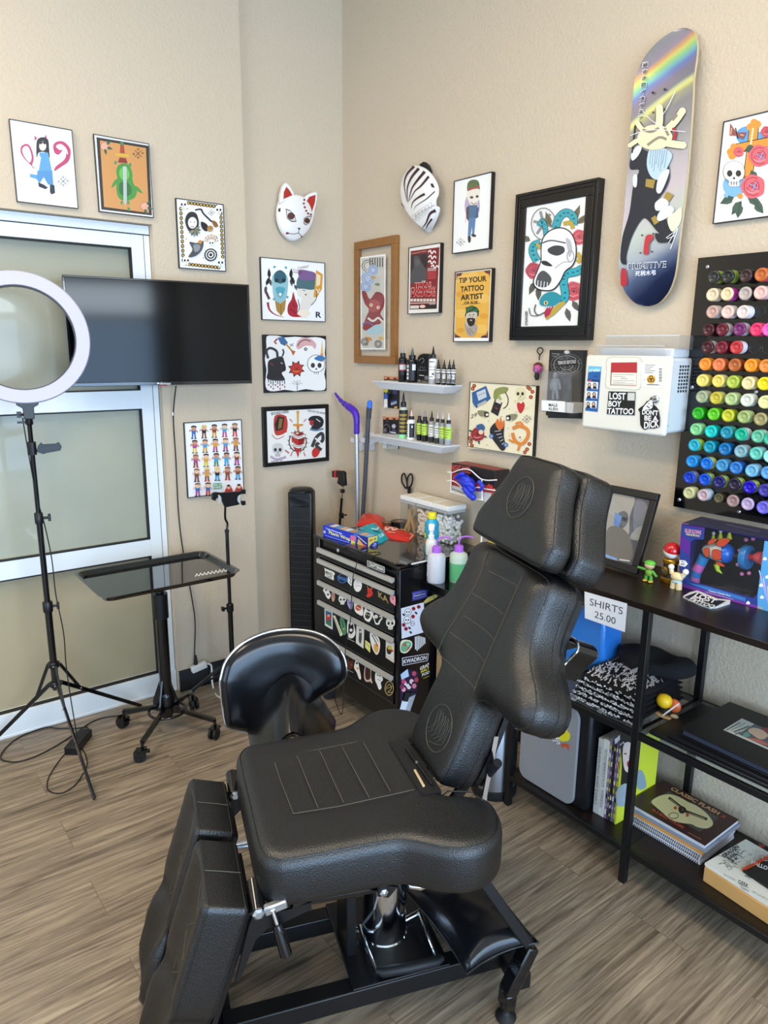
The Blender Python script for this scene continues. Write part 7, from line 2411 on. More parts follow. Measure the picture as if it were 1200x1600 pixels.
for i in range(1,NN//2):
 for j in range(NN):
  th,ph=PI*i/(NN//2),2*PI*j/NN
  wv=1+.10*math.sin(5*ph+3*math.cos(4*th))+.09*math.sin(7*th+2*ph)+.05*math.sin(13*ph-6*th)
  x,y,z=.044*math.sin(th)*math.cos(ph)*wv,.020*math.sin(th)*math.sin(ph)*wv,.030*math.cos(th)*wv
  V.append(gc+Vector((x-.2*z,y,z*1.0-.25*x)))
nr=NN//2-1
for i in range(nr-1):
 for j in range(NN):
  F.append((i*NN+j,(i+1)*NN+j,(i+1)*NN+(j+1)%NN,i*NN+(j+1)%NN))
F+=[tuple(range(NN)),tuple((nr-1)*NN+j for j in range(NN-1,-1,-1))]
m.add(V,F)
BG=mat('nitrile_blue','#2438c8',.35,bump=.5,bscale=60)
m.build('palm',BG,g,smooth=True)
for P,r_ in(([(725,762),(733,772),(739,777)],(.012,.0125,.0135)),([(748,752),(754,760),(750,766)],(.008,.007,.006)),([(712,748),(716,743),(724,740)],(.008,.009,.007))):
 MB().tube(smooth_pts([hit(x,y,1,yb-.030)for x,y in P],4),[r_[0]]*4+[r_[1]]*4+[r_[2]],12).build('finger',BG,g,smooth=True)
 MB().ball(hit(P[-1][0],P[-1][1],1,yb-.030),r_[2],12).build('fingertip',BG,g,smooth=True)
rk=E_('wire_rack',(gx0,0,gz0),'white coated wire rack screwed to the wall around the glove box','rack')
m=MB()
def wz(x,y,d=yb-.010):return hit(580+x*.23333,520+y*.23333,1,d)
WR=mat('white_wire','#ecebea',.35)
W_=[([(510,932),(545,935),(580,922),(625,912),(665,920),(700,950),(735,978),(780,988),(840,985)],'top_wire'),([(508,990),(545,992),(580,1010),(620,1050),(650,1058),(690,1040),(720,1035),(760,1045),(830,1055)],'lower_wire'),([(537,935),(534,1060),(545,1068),(730,1118),(742,1105),(740,980)],'basket_wire')]
for P,nm in W_:
 MB().tube(smooth_pts([wz(*p)for p in P],4),.0026,8).build(nm,WR,rk,smooth=None)
for x,y in((512,932),(510,990),(735,1110),(540,1062)):
 p=wz(x,y)
 MB().tube([p,Vector((p.x,-.002,p.z))],.0024,8).build('side_wire',WR,rk)
 # ---- keychain and carded figure
t=E_('keychain_toy',hit(840,550,1,-.01),'small keychain toy with pink face hanging on a black loop beside the carded figure','keychain')
k2=lambda x,y,d=-.012:hit(800+x*.23333,500+y*.23333,1,d)
MB().tube(smooth_pts([k2(186,235),k2(170,212),(k2(176,192)),k2(190,185),k2(205,195),k2(206,212),k2(186,238),k2(183,270)],4),.0022,7).build('loop',RUB,t,smooth=None)
MB().ball(k2(172,325,-.02),.019,16,(1,.9,1)).build('head',mat('toy_pink','#b04a80',.35),t,smooth=True)
MB().ball(k2(174,312,-.017),.019,16,(1,.9,.85)).build('hair',mat('toy_brown','#5a3020',.4),t,smooth=True)
MB().ball(k2(160,340,-.036),.005,8,(1,.4,1)).build('face_mark',mat('toy_blue','#6a90d8',.4),t,smooth=True)
MB().tube([k2(168,355,-.02),k2(166,380,-.02),k2(168,402,-.02)],[.008,.010,.006],10).build('body',RUB,t,smooth=None)
t=E_('carded_figure',hit(880,560,1,-.004),'black carded action figure in a clear blister labelled MALE ALIEN','carded toy')
q0,q1=k2(258,200,-.004),k2(470,662,-.004)
MB().bx(q0 .x-.004,q1 .x,-.004,-.0005,q1 .z,q0 .z).build('card',mat('card_black','#1a1a1c',.4),t)
a=Art((0,-.0042,0),(0,-1,0),V2b)
a.poly([(258,202),(478,203),(450,660),(240,655)],'#232325')
for k in range(5):
 a.ring(365,300,105-k*20,4,'#9a9a9c' if k%2 else '#606064',75-k*14)
for k in range(12):
 a.line([(365+20*math.cos(k),280+16*math.sin(k)),(365+100*math.cos(k),290+85*math.sin(k))],3,'#77777a')
a.circ(368,215,18,'#c8c8c8',12).poly([(300,270),(440,262),(435,300),(300,310)],'#101012').text('TERROR BEYOND',(306,300),(430,290),(306,276),'#c8c8c8',True)
a.line([(268,225),(320,228)],5,'#888').line([(270,240),(310,243)],4,'#777').poly([(380,560),(450,540),(445,640),(380,650)],'#3a3a3c')
a.build('print',t)
y5=-.055
BL=glass_mat('blister','#f2f3f4',1.3,.05,.10)
m=MB()
f0=[k2(200,345,y5),k2(400,345,y5),k2(400,600,y5),k2(200,615,y5)]
b0_=[Vector((p.x+(.004 if i in(1,2)else-.004),-.0046,p.z+(.006 if i<2 else-.006)))for i,p in enumerate(f0)]
m.add(f0+b0_,[(0,1,2,3),(0,4,5,1),(1,5,6,2),(2,6,7,3),(3,7,4,0)])
m.build('blister',BL,t)
m=MB()
c0,c1=k2(194,535,-.060),k2(360,622,-.060)
m.bx(c0 .x,c1 .x+.030,-.060,-.005,c1 .z,c0 .z-.002)
bxm=m.build('label_tray',mat('tray_grey','#c8c8c8',.35),t,bevel=.002)
a=Art((0,-.0604,0),(0,-1,0),V2b)
a.poly([(200,537),(355,545),(353,618),(200,605)],'#f0f0ee').text('MALE',(245,578),(305,582),(245,558),'#1a1a1a',True).text('ALIEN',(243,603),(307,608),(243,583),'#1a1a1a',True)
for k in range(5):
 a.circ(363,556+k*14,3,'#333',n=6)
a.build('label',bxm)
F_M=mat('figure_grey','#7c8086',.4)
P3=lambda x,y:k2(x,y,-.030)
MB().ball(P3(290,375),.012,12,(.8,.9,1.2)).build('figure_head',F_M,t,smooth=True)
MB().tube([P3(290,392),P3(290,430),P3(290,470)],[.012,.016,.011],12).build('figure_torso',F_M,t,smooth=None)
for x0,x1 in((283,276),(297,304)):
 MB().tube([P3(x0,468),P3(x1,500),P3(x1,532)],[.008,.006,.005],10).build('figure_leg',F_M,t,smooth=None)
for x0,x1 in((274,262),(306,320)):
 MB().tube([P3(x0,400),P3(x1,435),P3(x1+4,465)],[.006,.005,.004],8).build('figure_arm',F_M,t,smooth=None)
MB().box(P3(370,470),(.03,.02,.085)).build('accessory',mat('figure_dark','#2c2e32',.4),t,bevel=.004)
# ---- sharps cabinet
t=E_('sharps_cabinet',(1.76,0,1.46),'cream wall sharps cabinet with stickers and a red window, under the skateboard deck','cabinet')
CRM=mat('cream_plastic','#dfdcd0',.35)
cx0,cx1,cyf,cz0_,cz1_=1.606,1.912,-.14,1.345,1.583
MB().bx(cx0+.012,cx1-.004,-.125,-.001,cz0_+.008,cz1_-.006).build('body',mat('cabinet_side','#ccd0d2',.35),t,bevel=.008)
MB().bx(cx0,cx1,cyf,-.118,cz0_,cz1_).build('door',CRM,t,bevel=.010,seg=3)
m=MB()
m.bx(cx0+.004,cx1-.002,-.12,-.117,cz0_+.03,cz0_+.034)
m.build('door_seam',mat('seam_grey','#9a988e',.5),t)
a=Art((0,cyf-.0004,0),(0,-1,0),V2b)
a.blob([(640,255),(750,248),(865,258),(868,360),(855,465),(740,462),(630,455),(632,350)],'#b9b5a6',3).blob([(643,259),(750,252),(861,262),(864,360),(851,461),(740,458),(634,451),(636,350)],'#dfdccf',3)
a.poly([(664,285),(838,283),(832,442),(658,436)],'#9a2a2a').poly([(664,285),(838,283),(838,352),(664,352)],'#b02c30').poly([(668,352),(834,354),(830,438),(664,432)],'#e6e2d4')
for k,y in enumerate((366,378,405,416,427)):
 a.line([(675,y),(820-(k%2)*60,y+2)],3,'#8a8676')
a.text('sharps',(728,398),(772,399),(729,385),'#4a4a44')
a.poly([(868,285),(1012,292),(1010,455),(866,447)],'#f2f1ea')
for k in range(5):
 a.line([(890,300+k*13),(960-(k%3)*14,302+k*13)],4,'#55554e')
for k in range(9):
 a.line([(985,328+k*10),(1005,328+k*10)],4 if k%2 else 6,'#222')
a.circ(933,397,29,'#d8a02c').circ(933,397,6,K_)
for k in range(3):
 t_=-PI/2+k*2*PI/3
 a.ring(933+12*math.cos(t_),397+12*math.sin(t_),10,5,K_,n=14)
a.line([(880,400),(898,400)],3,'#777').line([(905,432),(985,434)],5,'#222').line([(985,440),(1003,441)],2,'#777')
a.poly([(515,308),(600,312),(575,615),(492,606)],'#1f5a9c').poly([(515,308),(600,312),(597,345),(512,345)],'#68b8e0').poly([(508,395),(592,402),(588,420),(506,412)],'#0f3468').text('JUST VISITING',(517,352),(588,350),(519,330),'#eef4f8',True)
a.line([(550,380),(565,375),(575,385)],5,'#0c2a58').line([(514,410),(535,402)],8,'#c04a4a')
for y in(412,475,540):
 a.poly([(504-(y-412)*.04,y),(580-(y-412)*.06,y+4),(576-(y-412)*.06,y+52),(502-(y-412)*.05,y+48)],'#dfe3ea')
 for x,c in((520,'#1a1c20'),(556,'#2a1a14')):
  x-=(y-412)*.05
  a.circ(x,y+22,12,c,15).circ(x,y+22,8,'#d0a890',10).poly([(x-15,y+48),(x-10,y+34),(x+10,y+34),(x+15,y+50)],c)
a.poly([(650,477),(830,482),(824,638),(638,630)],'#0f0f10')
a.text('LOST',(655,531),(764,535),(656,485),'#f4f4f4',True).text('BOY',(648,580),(735,582),(650,540),'#f4f4f4',True).text('TATTOO',(641,628),(815,633),(644,588),'#f4f4f4',True)
a.poly([(778,487),(826,488),(824,540),(776,538)],'#c8c8c4')
a.blob([(935,515),(955,535),(950,565),(985,600),(992,715),(915,725),(890,735),(862,700),(860,620),(848,598),(885,570),(905,545),(925,535)],'#141416',2)
a.blob([(932,535),(945,555),(940,590),(905,600),(880,600),(890,575)],'#e8e8e8').line([(905,575),(925,590)],7,K_).circ(920,560,4,K_).circ(935,575,4,K_)
a.text("DON'T",(875,632),(982,640),(876,598),'#f4f4f4',True).text('BE A',(890,672),(980,678),(891,638),'#f4f4f4',True).text('DICK',(888,728),(988,715),(889,682),'#f4f4f4',True)
a.build('stickers',t)
lk=hit(800+965*.23333,500+530*.23333,1,cyf)
MB().lathe([(0,0),(.0115,0),(.0115,.005),(.008,.008),(0,.008)],lk,(0,-1,0),20).build('lock',STEEL,t,smooth=None)
MB().box(lk+Vector((0,-.0085,0)),(.010,.002,.003)).build('keyhole',RUB,t)
m=MB()
for r_ in range(8):
 for c_ in range(4):
  m.bx(cx1-.0045,cx1-.0035,-.085+c_*.014,-.076+c_*.014,1.475+r_*.0105,1.482+r_*.0105)
m.build('vent',mat('vent_dark','#2a2c2e',.6),t)
CT=glass_mat('clear_acrylic','#e4e8ec',1.2,.03,.12)
MB().bx(cx0+.03,cx1-.015,-.11,-.012,cz1_-.006,cz1_+.022).build('top_housing',mat('housing_grey','#c6cace',.35),t,bevel=.006)
m=MB()
za,zb2=cz1_-.002,cz1_+.030
m.add([(cx0+.025,-.135,za),(cx1-.02,-.135,za),(cx1-.035,-.128,zb2),(cx0+.030,-.128,zb2)],[(0,1,2,3)])
m.add([(cx0+.045,-.10,za+.02),(cx1-.005,-.10,za+.02),(cx1-.005,-.10,za+.062),(cx0+.045,-.10,za+.062)],[(0,1,2,3)])
m.add([(cx1-.005,-.10,za+.02),(cx1-.005,-.02,za+.02),(cx1-.005,-.02,za+.062),(cx1-.005,-.10,za+.062)],[(0,1,2,3)])
m.build('tray_lid',CT,t)
MB().bx(cx0+.045,cx1-.005,-.1012,-.0995,za+.060,za+.0635).build('lid_edge',mat('housing_grey','#c6cace',.35),t)
MB().bx(cx0+.03,cx1-.034,-.1295,-.1275,zb2-.002,zb2).build('tray_edge',mat('housing_grey','#c6cace',.35),t)
# ================================================================== INK PEGBOARD
t=E_('ink_rack_board',(2.1,-.02,1.49),'tall black perforated acrylic board holding rows of ink bottles on the back wall','ink rack')
PX0,PX1,PZ0,PZ1=1.896,2.52,1.114,1.866
MB().bx(PX0,PX1,-.022,-.017,PZ0,PZ1).build('panel',mat('black_acrylic','#08080a',.12,coat=.3),t)
pg=lambda x,y,d=-.0225:hit(1040+x*.275,380+y*.275,1,d)
for x,y in((240,135),(152,820),(515,845),(80,1458),(418,1525)):
 p=pg(x,y)
 MB().lathe([(0,0),(.0055,0),(.0055,.003),(.003,.005),(0,.005)],p,(0,-1,0),14).build('screw',STEEL,t)
 MB().cyl(Vector((p.x,-.017,p.z)),Vector((p.x,-.0005,p.z)),.004).build('spacer',BLK,t)
for x,y in((535,388),(508,593),(582,595)):
 p=pg(x,y)
 MB().tube([p+Vector((.0155*math.cos(q),-.0002,.0155*math.sin(q)))for q in[2*PI*k/24 for k in range(24)]],.0006,5,closed=True).build('empty_hole',mat('hole_edge','#3a3c40',.2),t)
ROWS=[[(270,192,'#2f302e','#8aa848'),(350,188,'#262725','#8aa848'),(452,184,'#3a2826','#1c1c1e'),(540,178,'#b8622e','#c84a70')],[(262,292,'#dcc8a4','#e8dcc8'),(345,288,'#e4caa0','#c83ab0'),(448,285,'#b4a49c','#2a2624'),(535,280,'#e4b4aa','#e8c0b8')],[(262,390,'#bd9a8c','#e0e0dc'),(348,390,'#e0bcb0','#e8e4e0'),(437,390,'#d8cac4','#ececea')],[(240,492,'#421a1e','#2a1416'),(318,490,'#641c2a','#d8d8cc'),(415,488,'#702860','#c8c8cc'),(513,490,'#dc3262','#e85080'),(583,490,'#dc58a8','#e070b8')],[(235,590,'#42181e','#c8c8c8'),(315,592,'#701a2a','#5a1420'),(398,592,'#b83438','#dcdcdc')],[(220,687,'#ea8828','#e89038'),(298,690,'#e07848','#c86838'),(388,692,'#ac5e2e','#8a4420'),(480,694,'#f09024','#e89830'),(565,697,'#e0843a','#d87830')],[(205,780,'#e0cc68','#d8c860'),(295,783,'#e0c860','#e8e0b0'),(378,788,'#a8ba46','#a0b040'),(465,795,'#e0d098','#e8dca8'),(555,798,'#e8d018','#e0c818')],[(202,873,'#9aa280','#b8bca8'),(282,880,'#bcac38','#d8d890'),(368,885,'#a8bc80','#d0e0a8'),(458,892,'#d0d4c4','#e0e4d8'),(560,903,'#e0dc98','#f0f0e0')],[(180,967,'#2ca41c','#289018'),(268,972,'#5cbc20','#50a818'),(350,980,'#bcbc30','#98a828'),(440,987,'#98aa68','#c8d898'),(535,1000,'#9a9060','#403c34')],[(168,1058,'#7cc484','#a0d8a0'),(253,1070,'#14bcb4','#10a8a4'),(342,1076,'#2088a0','#50a890'),(425,1087,'#14aa88','#e0e8e8'),(520,1098,'#60b490','#b8dcc8'),(590,1112,'#30a080','#289070')],[(158,1148,'#28a4bc','#b0d848'),(245,1158,'#0c8ca4','#0c7c94'),(332,1170,'#146ca8','#105a90'),(422,1183,'#7ca4ac','#a8b8c0'),(510,1195,'#60bca8','#a8c8d0'),(590,1212,'#90d8cc','#d8f0ec')],[(145,1240,'#1c84cc','#4898c8'),(228,1252,'#146ccc','#d0e088'),(316,1263,'#408cbc','#5898c0'),(395,1277,'#3074bc','#285ca8'),(485,1293,'#6cacd0','#a0cce8'),(575,1305,'#5494cc','#78b0dc')],[(130,1332,'#143cb4','#8890b0'),(218,1343,'#0c4cc4','#a8c868'),(300,1357,'#202064','#b8cc70'),(388,1370,'#282038','#b0c468'),(472,1387,'#2010ac','#b8c870'),(560,1405,'#403894','#5850a8')],[(128,1420,'#c0c090','#dce0a0'),(210,1432,'#bca4ac','#b8d0d8'),(298,1450,'#5c543c','#4a4434'),(378,1465,'#987e7c','#2a2828'),(462,1483,'#b09cc0','#201c28'),(550,1503,'#6c64cc','#5850b8')]]
RN=['black and brown','cream','pale pink','magenta','dark red','orange','yellow','pale green','bright green','teal','turquoise','sky blue','deep blue','pale bottom']
ORD=['first','second','third','fourth','fifth','sixth']
proto=None
for ri,row in enumerate(ROWS):
 for ci,(x,y,col,lab)in enumerate(row):
  yf=-.056 if not(ri==13 and ci==2)else-.046
  p=pg(x,y,yf)
  sc=.78 if(ri==13 and ci==2)else .97
  R_=.0190*sc
  t=E_('ink_bottle',Vector((p.x,-.0222,p.z)),'ink bottle on the black board, %s from the left in the %s row'%(ORD[ci],RN[ri]),'ink bottle','ink bottles on the black board')
  if proto is None:
   d=.034
   b_m=MB();b_m.lathe([(R_,0),(R_,d-.004),(R_*.93,d-.001),(R_*.80,d),(R_*.62,d-.0012),(R_*.55,d-.0035),(R_*.22,d-.0035),(R_*.12,d-.0022),(0,d-.0022)],(0,0,0),(0,-1,0),28)
   l_m=MB()
   A_n=[math.radians(-70+i*12)for i in range(19)]
   l_m.add([Vector((R_*1.015*math.cos(q),-yy_,R_*1.015*math.sin(q)))for yy_ in(.002,d*.80)for q in A_n],[(i,i+1,20+i,19+i)for i in range(18)])
   tmp=[bm_.build('x',WHT)for bm_ in(b_m,l_m)]
   bmesh_=[o.data for o in tmp]
   for o in tmp:
    o.data.set_sharp_from_angle(angle=.9)if False else None
    o.data.shade_smooth()
    bpy.data.objects.remove(o)
   proto=bmesh_
  for nm,me0,c_ in(('body',proto[0],col),('label',proto[1],lab)):
   me=me0 .copy()
   me.name=nm
   me.materials.clear()
   me.materials.append(mat('bottle_'+c_[1:],c_,.22))
   o=bpy.data.objects.new(nm,me)
   COL.objects.link(o)
   o.parent=t
   if sc<.9:
    o.scale=(.8,.7,.8)
    # ================================================================== LOW METAL SHELF UNIT
BRN=mat('black_brown_wood','#1c1410',.32,var=.2,vscale=30)
FRM=mat('shelf_frame_black','#0d0e10',.4)
t=E_('shelf_unit',(2.06,-.19,0),'black metal shelf unit with dark brown boards and a glass middle shelf','shelf unit')
U0x,U1x,Uy0,Uy1,ZT=1.555,2.56,-.372,-.015,.905
MB().bx(U0x,U1x,Uy0-.004,Uy1,ZT-.020,ZT).build('top_board',BRN,t,bevel=.0015)
MB().bx(U0x+.01,U1x-.01,Uy0+.012,Uy1-.01,.108,.124).build('bottom_board',BRN,t,bevel=.001)
for x in(1.572,2.050,2.543):
 for y in(-.362,-.028):
  MB().bx(x-.0105,x+.0105,y-.0105,y+.0105,0,ZT-.020).build('post',FRM,t,bevel=.001)
for zr in(.500,.115):
 for y in(-.366,-.024):
  for a,b in((1.583,2.040),(2.061,2.533)):
   MB().bx(a,b,y-.007,y+.007,zr-.010,zr+.010).build('rail',FRM,t,bevel=.001)
 for x in(1.572,2.050,2.543):
  MB().bx(x-.007,x+.007,-.352,-.038,zr-.010,zr+.010).build('cross_rail',FRM,t)
for a,b in((1.583,2.044),(2.056,2.533)):
 m=MB()
 m.add([(a,-.36,.5105),(b,-.36,.5105),(b,-.03,.5105),(a,-.03,.5105)],[(0,1,2,3)])
 m.build('glass_shelf',glass_mat('shelf_glass','#dfe8e8',1.4,.02,.10),t)
ZG=.512
S_=(860,900,.28333)
t=E_('price_sign',(1.917,-.379,.845),'white paper sign reading SHIRTS 25.00 taped to the front of the shelf top','sign')
a=Art((0,-.3785,0),(0,-1,0),S_)
a.poly([(188,85),(424,152),(411,310),(190,232)],'#e9ebf0').text('SHIRTS',(216,160),(398,214),(219,122),'#33353a').text('25.00',(243,228),(358,268),(246,192),'#33353a')
a.build('sheet',t)
# ---- on top
t=E_('photo_frame',(1.80,-.16,ZT),'black frame with a grey photograph leaning on the wall behind the chair headrest','picture frame')
bR=Z_(1001,897,ZT)
bR.y=-.165
bR.x=1.885
ax_=Vector((-.995,.02,0)).normalized()
upv=Vector((0,.085,.252)).normalized()
nf=ax_.cross(upv)
nf=nf if nf.y<0 else-nf
WF,HF,bf_=.205,.262,.024
fpt=lambda u,v,o=0.0:bR+ax_*u+upv*(v+.004)+nf*o
m=MB()
for(u0,u1,v0,v1)in((0,WF,0,bf_),(0,WF,HF-bf_,HF),(0,bf_,bf_,HF-bf_),(WF-bf_,WF,bf_,HF-bf_)):
 m.prism([fpt(u0,v0),fpt(u1,v0),fpt(u1,v1),fpt(u0,v1)],nf*.016)
m.build('frame',mat('frame_soft_black','#141517',.35),t,bevel=.002)
class FA(Art):
 def pt(s,x,y):return fpt(bf_+(1-x)*(WF-2*bf_),bf_+(1-y)*(HF-2*bf_),.005)
a=FA((0,0,0),nf)
a.poly([(0,0),(1,0),(1,1),(0,1)],'#4a4e58').blob([(.1,0),(.6,0),(.62,.3),(.72,.6),(.7,.95),(.35,1),(.1,.6)],'#9a968e').circ(.46,.38,.15,'#55565a',.14).line([(.36,.36),(.58,.36)],.06,'#1c1c20').blob([(.2,.55),(.5,.5),(.8,.65),(.9,.95),(.2,.95)],'#6a6660').blob([(.65,.05),(.95,.1),(1,.4),(.8,.5)],'#6a6e7c').blob([(.85,.45),(1,.4),(1,.6),(.75,.62)],'#8a8c88').poly([(.25,.28),(.45,.33),(.44,.5),(.3,.48)],'#5a7fb4')
a.line([(.05,.95),(.6,1-.02)],.035,'#7aa0dc').line([(.66,.97),(.9,.95)],.02,'#c8ccd4').circ(.02,.93,.03,'#e09040',.015)
a.build('photograph',t)
m=MB()
m.add([fpt(bf_,bf_,.007),fpt(WF-bf_,bf_,.007),fpt(WF-bf_,HF-bf_,.007),fpt(bf_,HF-bf_,.007)],[(0,1,2,3)])
m.build('glass',glass_mat('picture_glass','#ffffff',1.0,.015),t)
zq=ZT+.0003
p=Z_(1044,909,ZT)
p=Vector((1.972,-.135,zq))
t=E_('ball_stand',p,'brass and steel toy pedestal beside the boxed toy gun','toy stand')
MB().lathe([(.024,0),(.026,.004),(.026,.012),(.020,.015),(.020,.060),(.024,.062),(.0245,.070),(.022,.073),(0,.073)],p,CZ,26).build('column',mat('brass','#b98a2c',.3,.8),t,smooth=None)
MB().lathe([(.0208,.016),(.0208,.058)],p,CZ,26).build('steel_sleeve',mat('gun_metal','#55585c',.35,.8),t,smooth=None)
dn_=Vector((-.25,-1,0)).normalized()
q=p+CZ*.036+dn_*.020
MB().lathe([(.014,0),(.014,.004),(.010,.006),(.010,.003),(0,.003)],q,dn_,22).build('porthole',mat('brass','#b98a2c',.3,.8),t,smooth=None)
MB().lathe([(.008,.003),(.008,.006),(0,.007)],q,dn_,18).build('button',STEEL,t,smooth=None)
c=p+CZ*(.073+.0262)
t=E_('toy_ball',p+CZ*.0735,'glossy red and white toy ball resting on the brass pedestal','ball')
for nm,t0,t1,r_,cl in(('upper_half',0,90,.026,'#b8141c'),('lower_half',90,180,.026,'#eeeeec')):
 MB().lathe([(r_*math.sin(math.radians(t0+(t1-t0)*k/10)),r_*math.cos(math.radians(t0+(t1-t0)*k/10)))for k in range(11)],c,Vector((.25,-.15,1)),30).build(nm,mat('toyball_'+nm,cl,.1,coat=.5),t,smooth=None)
def toyfig(name,label,base,h,parts):
 t=E_(name,base,label,'toy figure')
 for nm,col,kind,a_ in parts:
  m=MB()
  if kind=='b':
   m.ball(base+Vector(a_[0])*h,a_[1]*h,14,a_[2]if len(a_)>2 else(1,1,1))
  else:
   m.tube([base+Vector(v)*h for v in a_[0]],[r*h for r in a_[1]],10)
  m.build(nm,mat('fig_'+col[1:],col,.35),t,smooth=True if kind=='b' else None)
 return t
toyfig('toy_figure','tiny green toy figure with outstretched arms left of the brass pedestal',Z_(1013,909,zq),.066,(('leg','#4f9a3c','t',([(-.13,0,.02),(-.12,0,.35)],(.10,.07))),('leg','#4f9a3c','t',([(.13,0,.02),(.10,0,.35)],(.10,.07))),('foot','#c8a838','b',((-.14,-.04,.05),.11,(1,1.4,.5))),('foot','#c8a838','b',((.14,-.04,.05),.11,(1,1.4,.5))),('torso','#7aa83a','b',((0,0,.45),.19,(1,.8,1))),('head','#cfae86','b',((0,-.02,.80),.22,(1.1,1,.85))),('cap','#5cb83c','b',((0,0,.90),.23,(1.15,1,.6))),('arm','#4f9a3c','t',([(-.15,0,.55),(-.55,-.1,.60)],(.07,.06))),('arm','#4f9a3c','t',([(.15,0,.55),(.42,-.05,.36)],(.07,.06)))))
toyfig('toy_figure','tiny cream toy figure with raised fists and a blue band before the pedestal',Z_(1056,920,zq),.060,(('leg','#e0cda0','t',([(-.16,0,0),(-.13,0,.38)],(.15,.15))),('leg','#e0cda0','t',([(.16,0,0),(.13,0,.38)],(.15,.15))),('waist_band','#a8c8d8','b',((0,0,.40),.27,(1,.8,.35))),('torso','#e0cda0','b',((0,0,.62),.30,(1.1,.8,.8))),('arm','#e0cda0','t',([(-.28,0,.72),(-.36,0,.98)],(.12,.11))),('arm','#e0cda0','t',([(.28,0,.72),(.40,0,.92)],(.12,.11))),('fist','#ece6dc','b',((-.36,0,1.05),.15)),('fist','#ece6dc','b',((.42,0,.98),.15))))
# ---- boxed toy ray gun
t=E_('boxed_toy_gun',Z_(1140,930,ZT),'purple window box holding a colourful striped toy ray gun, under the ink board','boxed toy')
A0=Z_(1066,917,zq)
A1=Z_(1200,955,zq)
dx=(A1-A0).normalized()
dyb=CZ.cross(dx)
LB,DB=.40,.10
HB=hup(A0,1064.5,817)
gp=lambda u,v,o=0.0:A0+dx*u+CZ*v+dyb*o
BXM=mat('box_indigo','#2a2a6a',.3)
m=MB()
m.prism([gp(0,.0),gp(LB,.0),gp(LB,.0,DB),gp(0,.0,DB)],CZ*.002)
m.prism([gp(0,HB-.002),gp(LB,HB-.002),gp(LB,HB-.002,DB),gp(0,HB-.002,DB)],CZ*.002)
m.prism([gp(0,.002),gp(0,.002,DB),gp(0,HB-.002,DB),gp(0,HB-.002)],dx*.002)
m.prism([gp(LB-.002,.002),gp(LB-.002,.002,DB),gp(LB-.002,HB-.002,DB),gp(LB-.002,HB-.002)],dx*.002)
m.prism([gp(.002,.002,DB-.002),gp(LB-.002,.002,DB-.002),gp(LB-.002,HB-.002,DB-.002),gp(.002,HB-.002,DB-.002)],dyb*.002)
m.build('carton',BXM,t)
MB().prism([gp(.004,.004,DB-.02),gp(LB-.004,.004,DB-.02),gp(LB-.004,HB-.004,DB-.02),gp(.004,HB-.004,DB-.02)],dyb*.002).build('black_insert',mat('insert_black','#0c0c0e',.4),t)
VX=(1060,800,140/1200)
nfx=-dyb
class BA(Art):
 pass
a=Art(A0+nfx*.0006,nfx,VX)
a.poly([(45,150),(355,210),(340,370),(215,365),(165,400),(150,700),(135,880),(190,930),(330,970),(1000,1155),(1050,1110),(1075,1000),(1155,385),(1250,400),(1250,1365),(60,1005),(10,760),(30,300)],'#2c3f8c')
a.poly([(45,150),(355,210),(352,235),(45,175)],'#5a2a8a').poly([(30,300),(160,400),(150,600),(20,480)],'#5c2a92').poly([(60,960),(330,1040),(800,1180),(1250,1310),(1250,1365),(60,1005)],'#7a3aa0').poly([(100,940),(420,1010),(900,1150),(900,1200),(420,1060)],'#3a78c0')
a.poly([(1155,385),(1250,400),(1250,1365),(1060,1300),(1060,1120)],'#58a0d8')
for k in range(7):
 a.poly([(1200,1240),(1075+k*28,780+k*55),(1090+k*28,780+k*50)],'#b070c8' if k%2 else '#a8d0ec')
for x,y in((1160,625),(1110,980),(1190,870),(1120,1140),(935,1215)):
 a.blob([(x-28,y+10),(x-15,y-15),(x,y-25),(x+18,y-12),(x+28,y+12),(x,y+22)],'#eef0f6')
a.text('KILLER KLOWNS',(88,275),(305,305),(90,220),'#e8a0b8',True).text('FROM OUTER SPACE',(105,310),(285,335),(105,285),'#e8e4b0',True).text('Cotton Candy Gun',(405,1068),(700,1140),(405,1040),'#e8f0f8',True).line([(360,1070),(740,1170)],7,'#c8b8e8')
a.poly([(15,640),(95,650),(130,695),(90,735),(15,715)],'#eceef2').text('TRY',(35,675),(85,682),(35,655),K_,True).text('ME!',(35,705),(88,712),(35,685),K_,True).text('TOY',(1060,1290),(1140,1310),(1060,1260),'#e8c860',True)
a.build('front_print',t)
a=Art((0,0,A0 .z+HB+.0006),(0,0,1),VX)
a.poly([(48,145),(310,60),(1300,250),(1300,385),(355,200)],'#34344c').line([(380,85),(600,125)],10,'#50506a').line([(640,165),(1090,265)],12,'#55566e')
a.build('top_print',t)
GC=lambda x,y,d=.045:hitp(1060+x*140/1200,800+y*140/1200,A0+dyb*d,nfx)
gun=t
def gtube(P,r,col,nm,d=.045,n=18):
 MB().tube([GC(x,y,d)for x,y in P],r,n).build(nm,mat('gun_'+col[1:],col,.3),gun,smooth=None)
for k,c_ in enumerate(('#2f88c8','#d86ab8','#2878c0','#d070b8')):
 P=[(350,590),(300,690),(250,780),(225,860),(215,935)]
 gtube([P[k],P[k+1]],[.0155-.0005*k,.0155],c_,'grip_stripe')
mm=MB()
c0_,c1_=GC(335,500),GC(690,560)
axg=(c1_-c0_).normalized()
Lg=(c1_-c0_).length
mm.lathe([(.006,-.002),(.016,.006),(.024,Lg*.35),(.028,Lg*.6),(.027,Lg*.85),(.025,Lg*.9)],c0_,axg,26)
mm.build('gun_body',mat('gun_white','#ddd6c8',.3),gun,smooth=None)
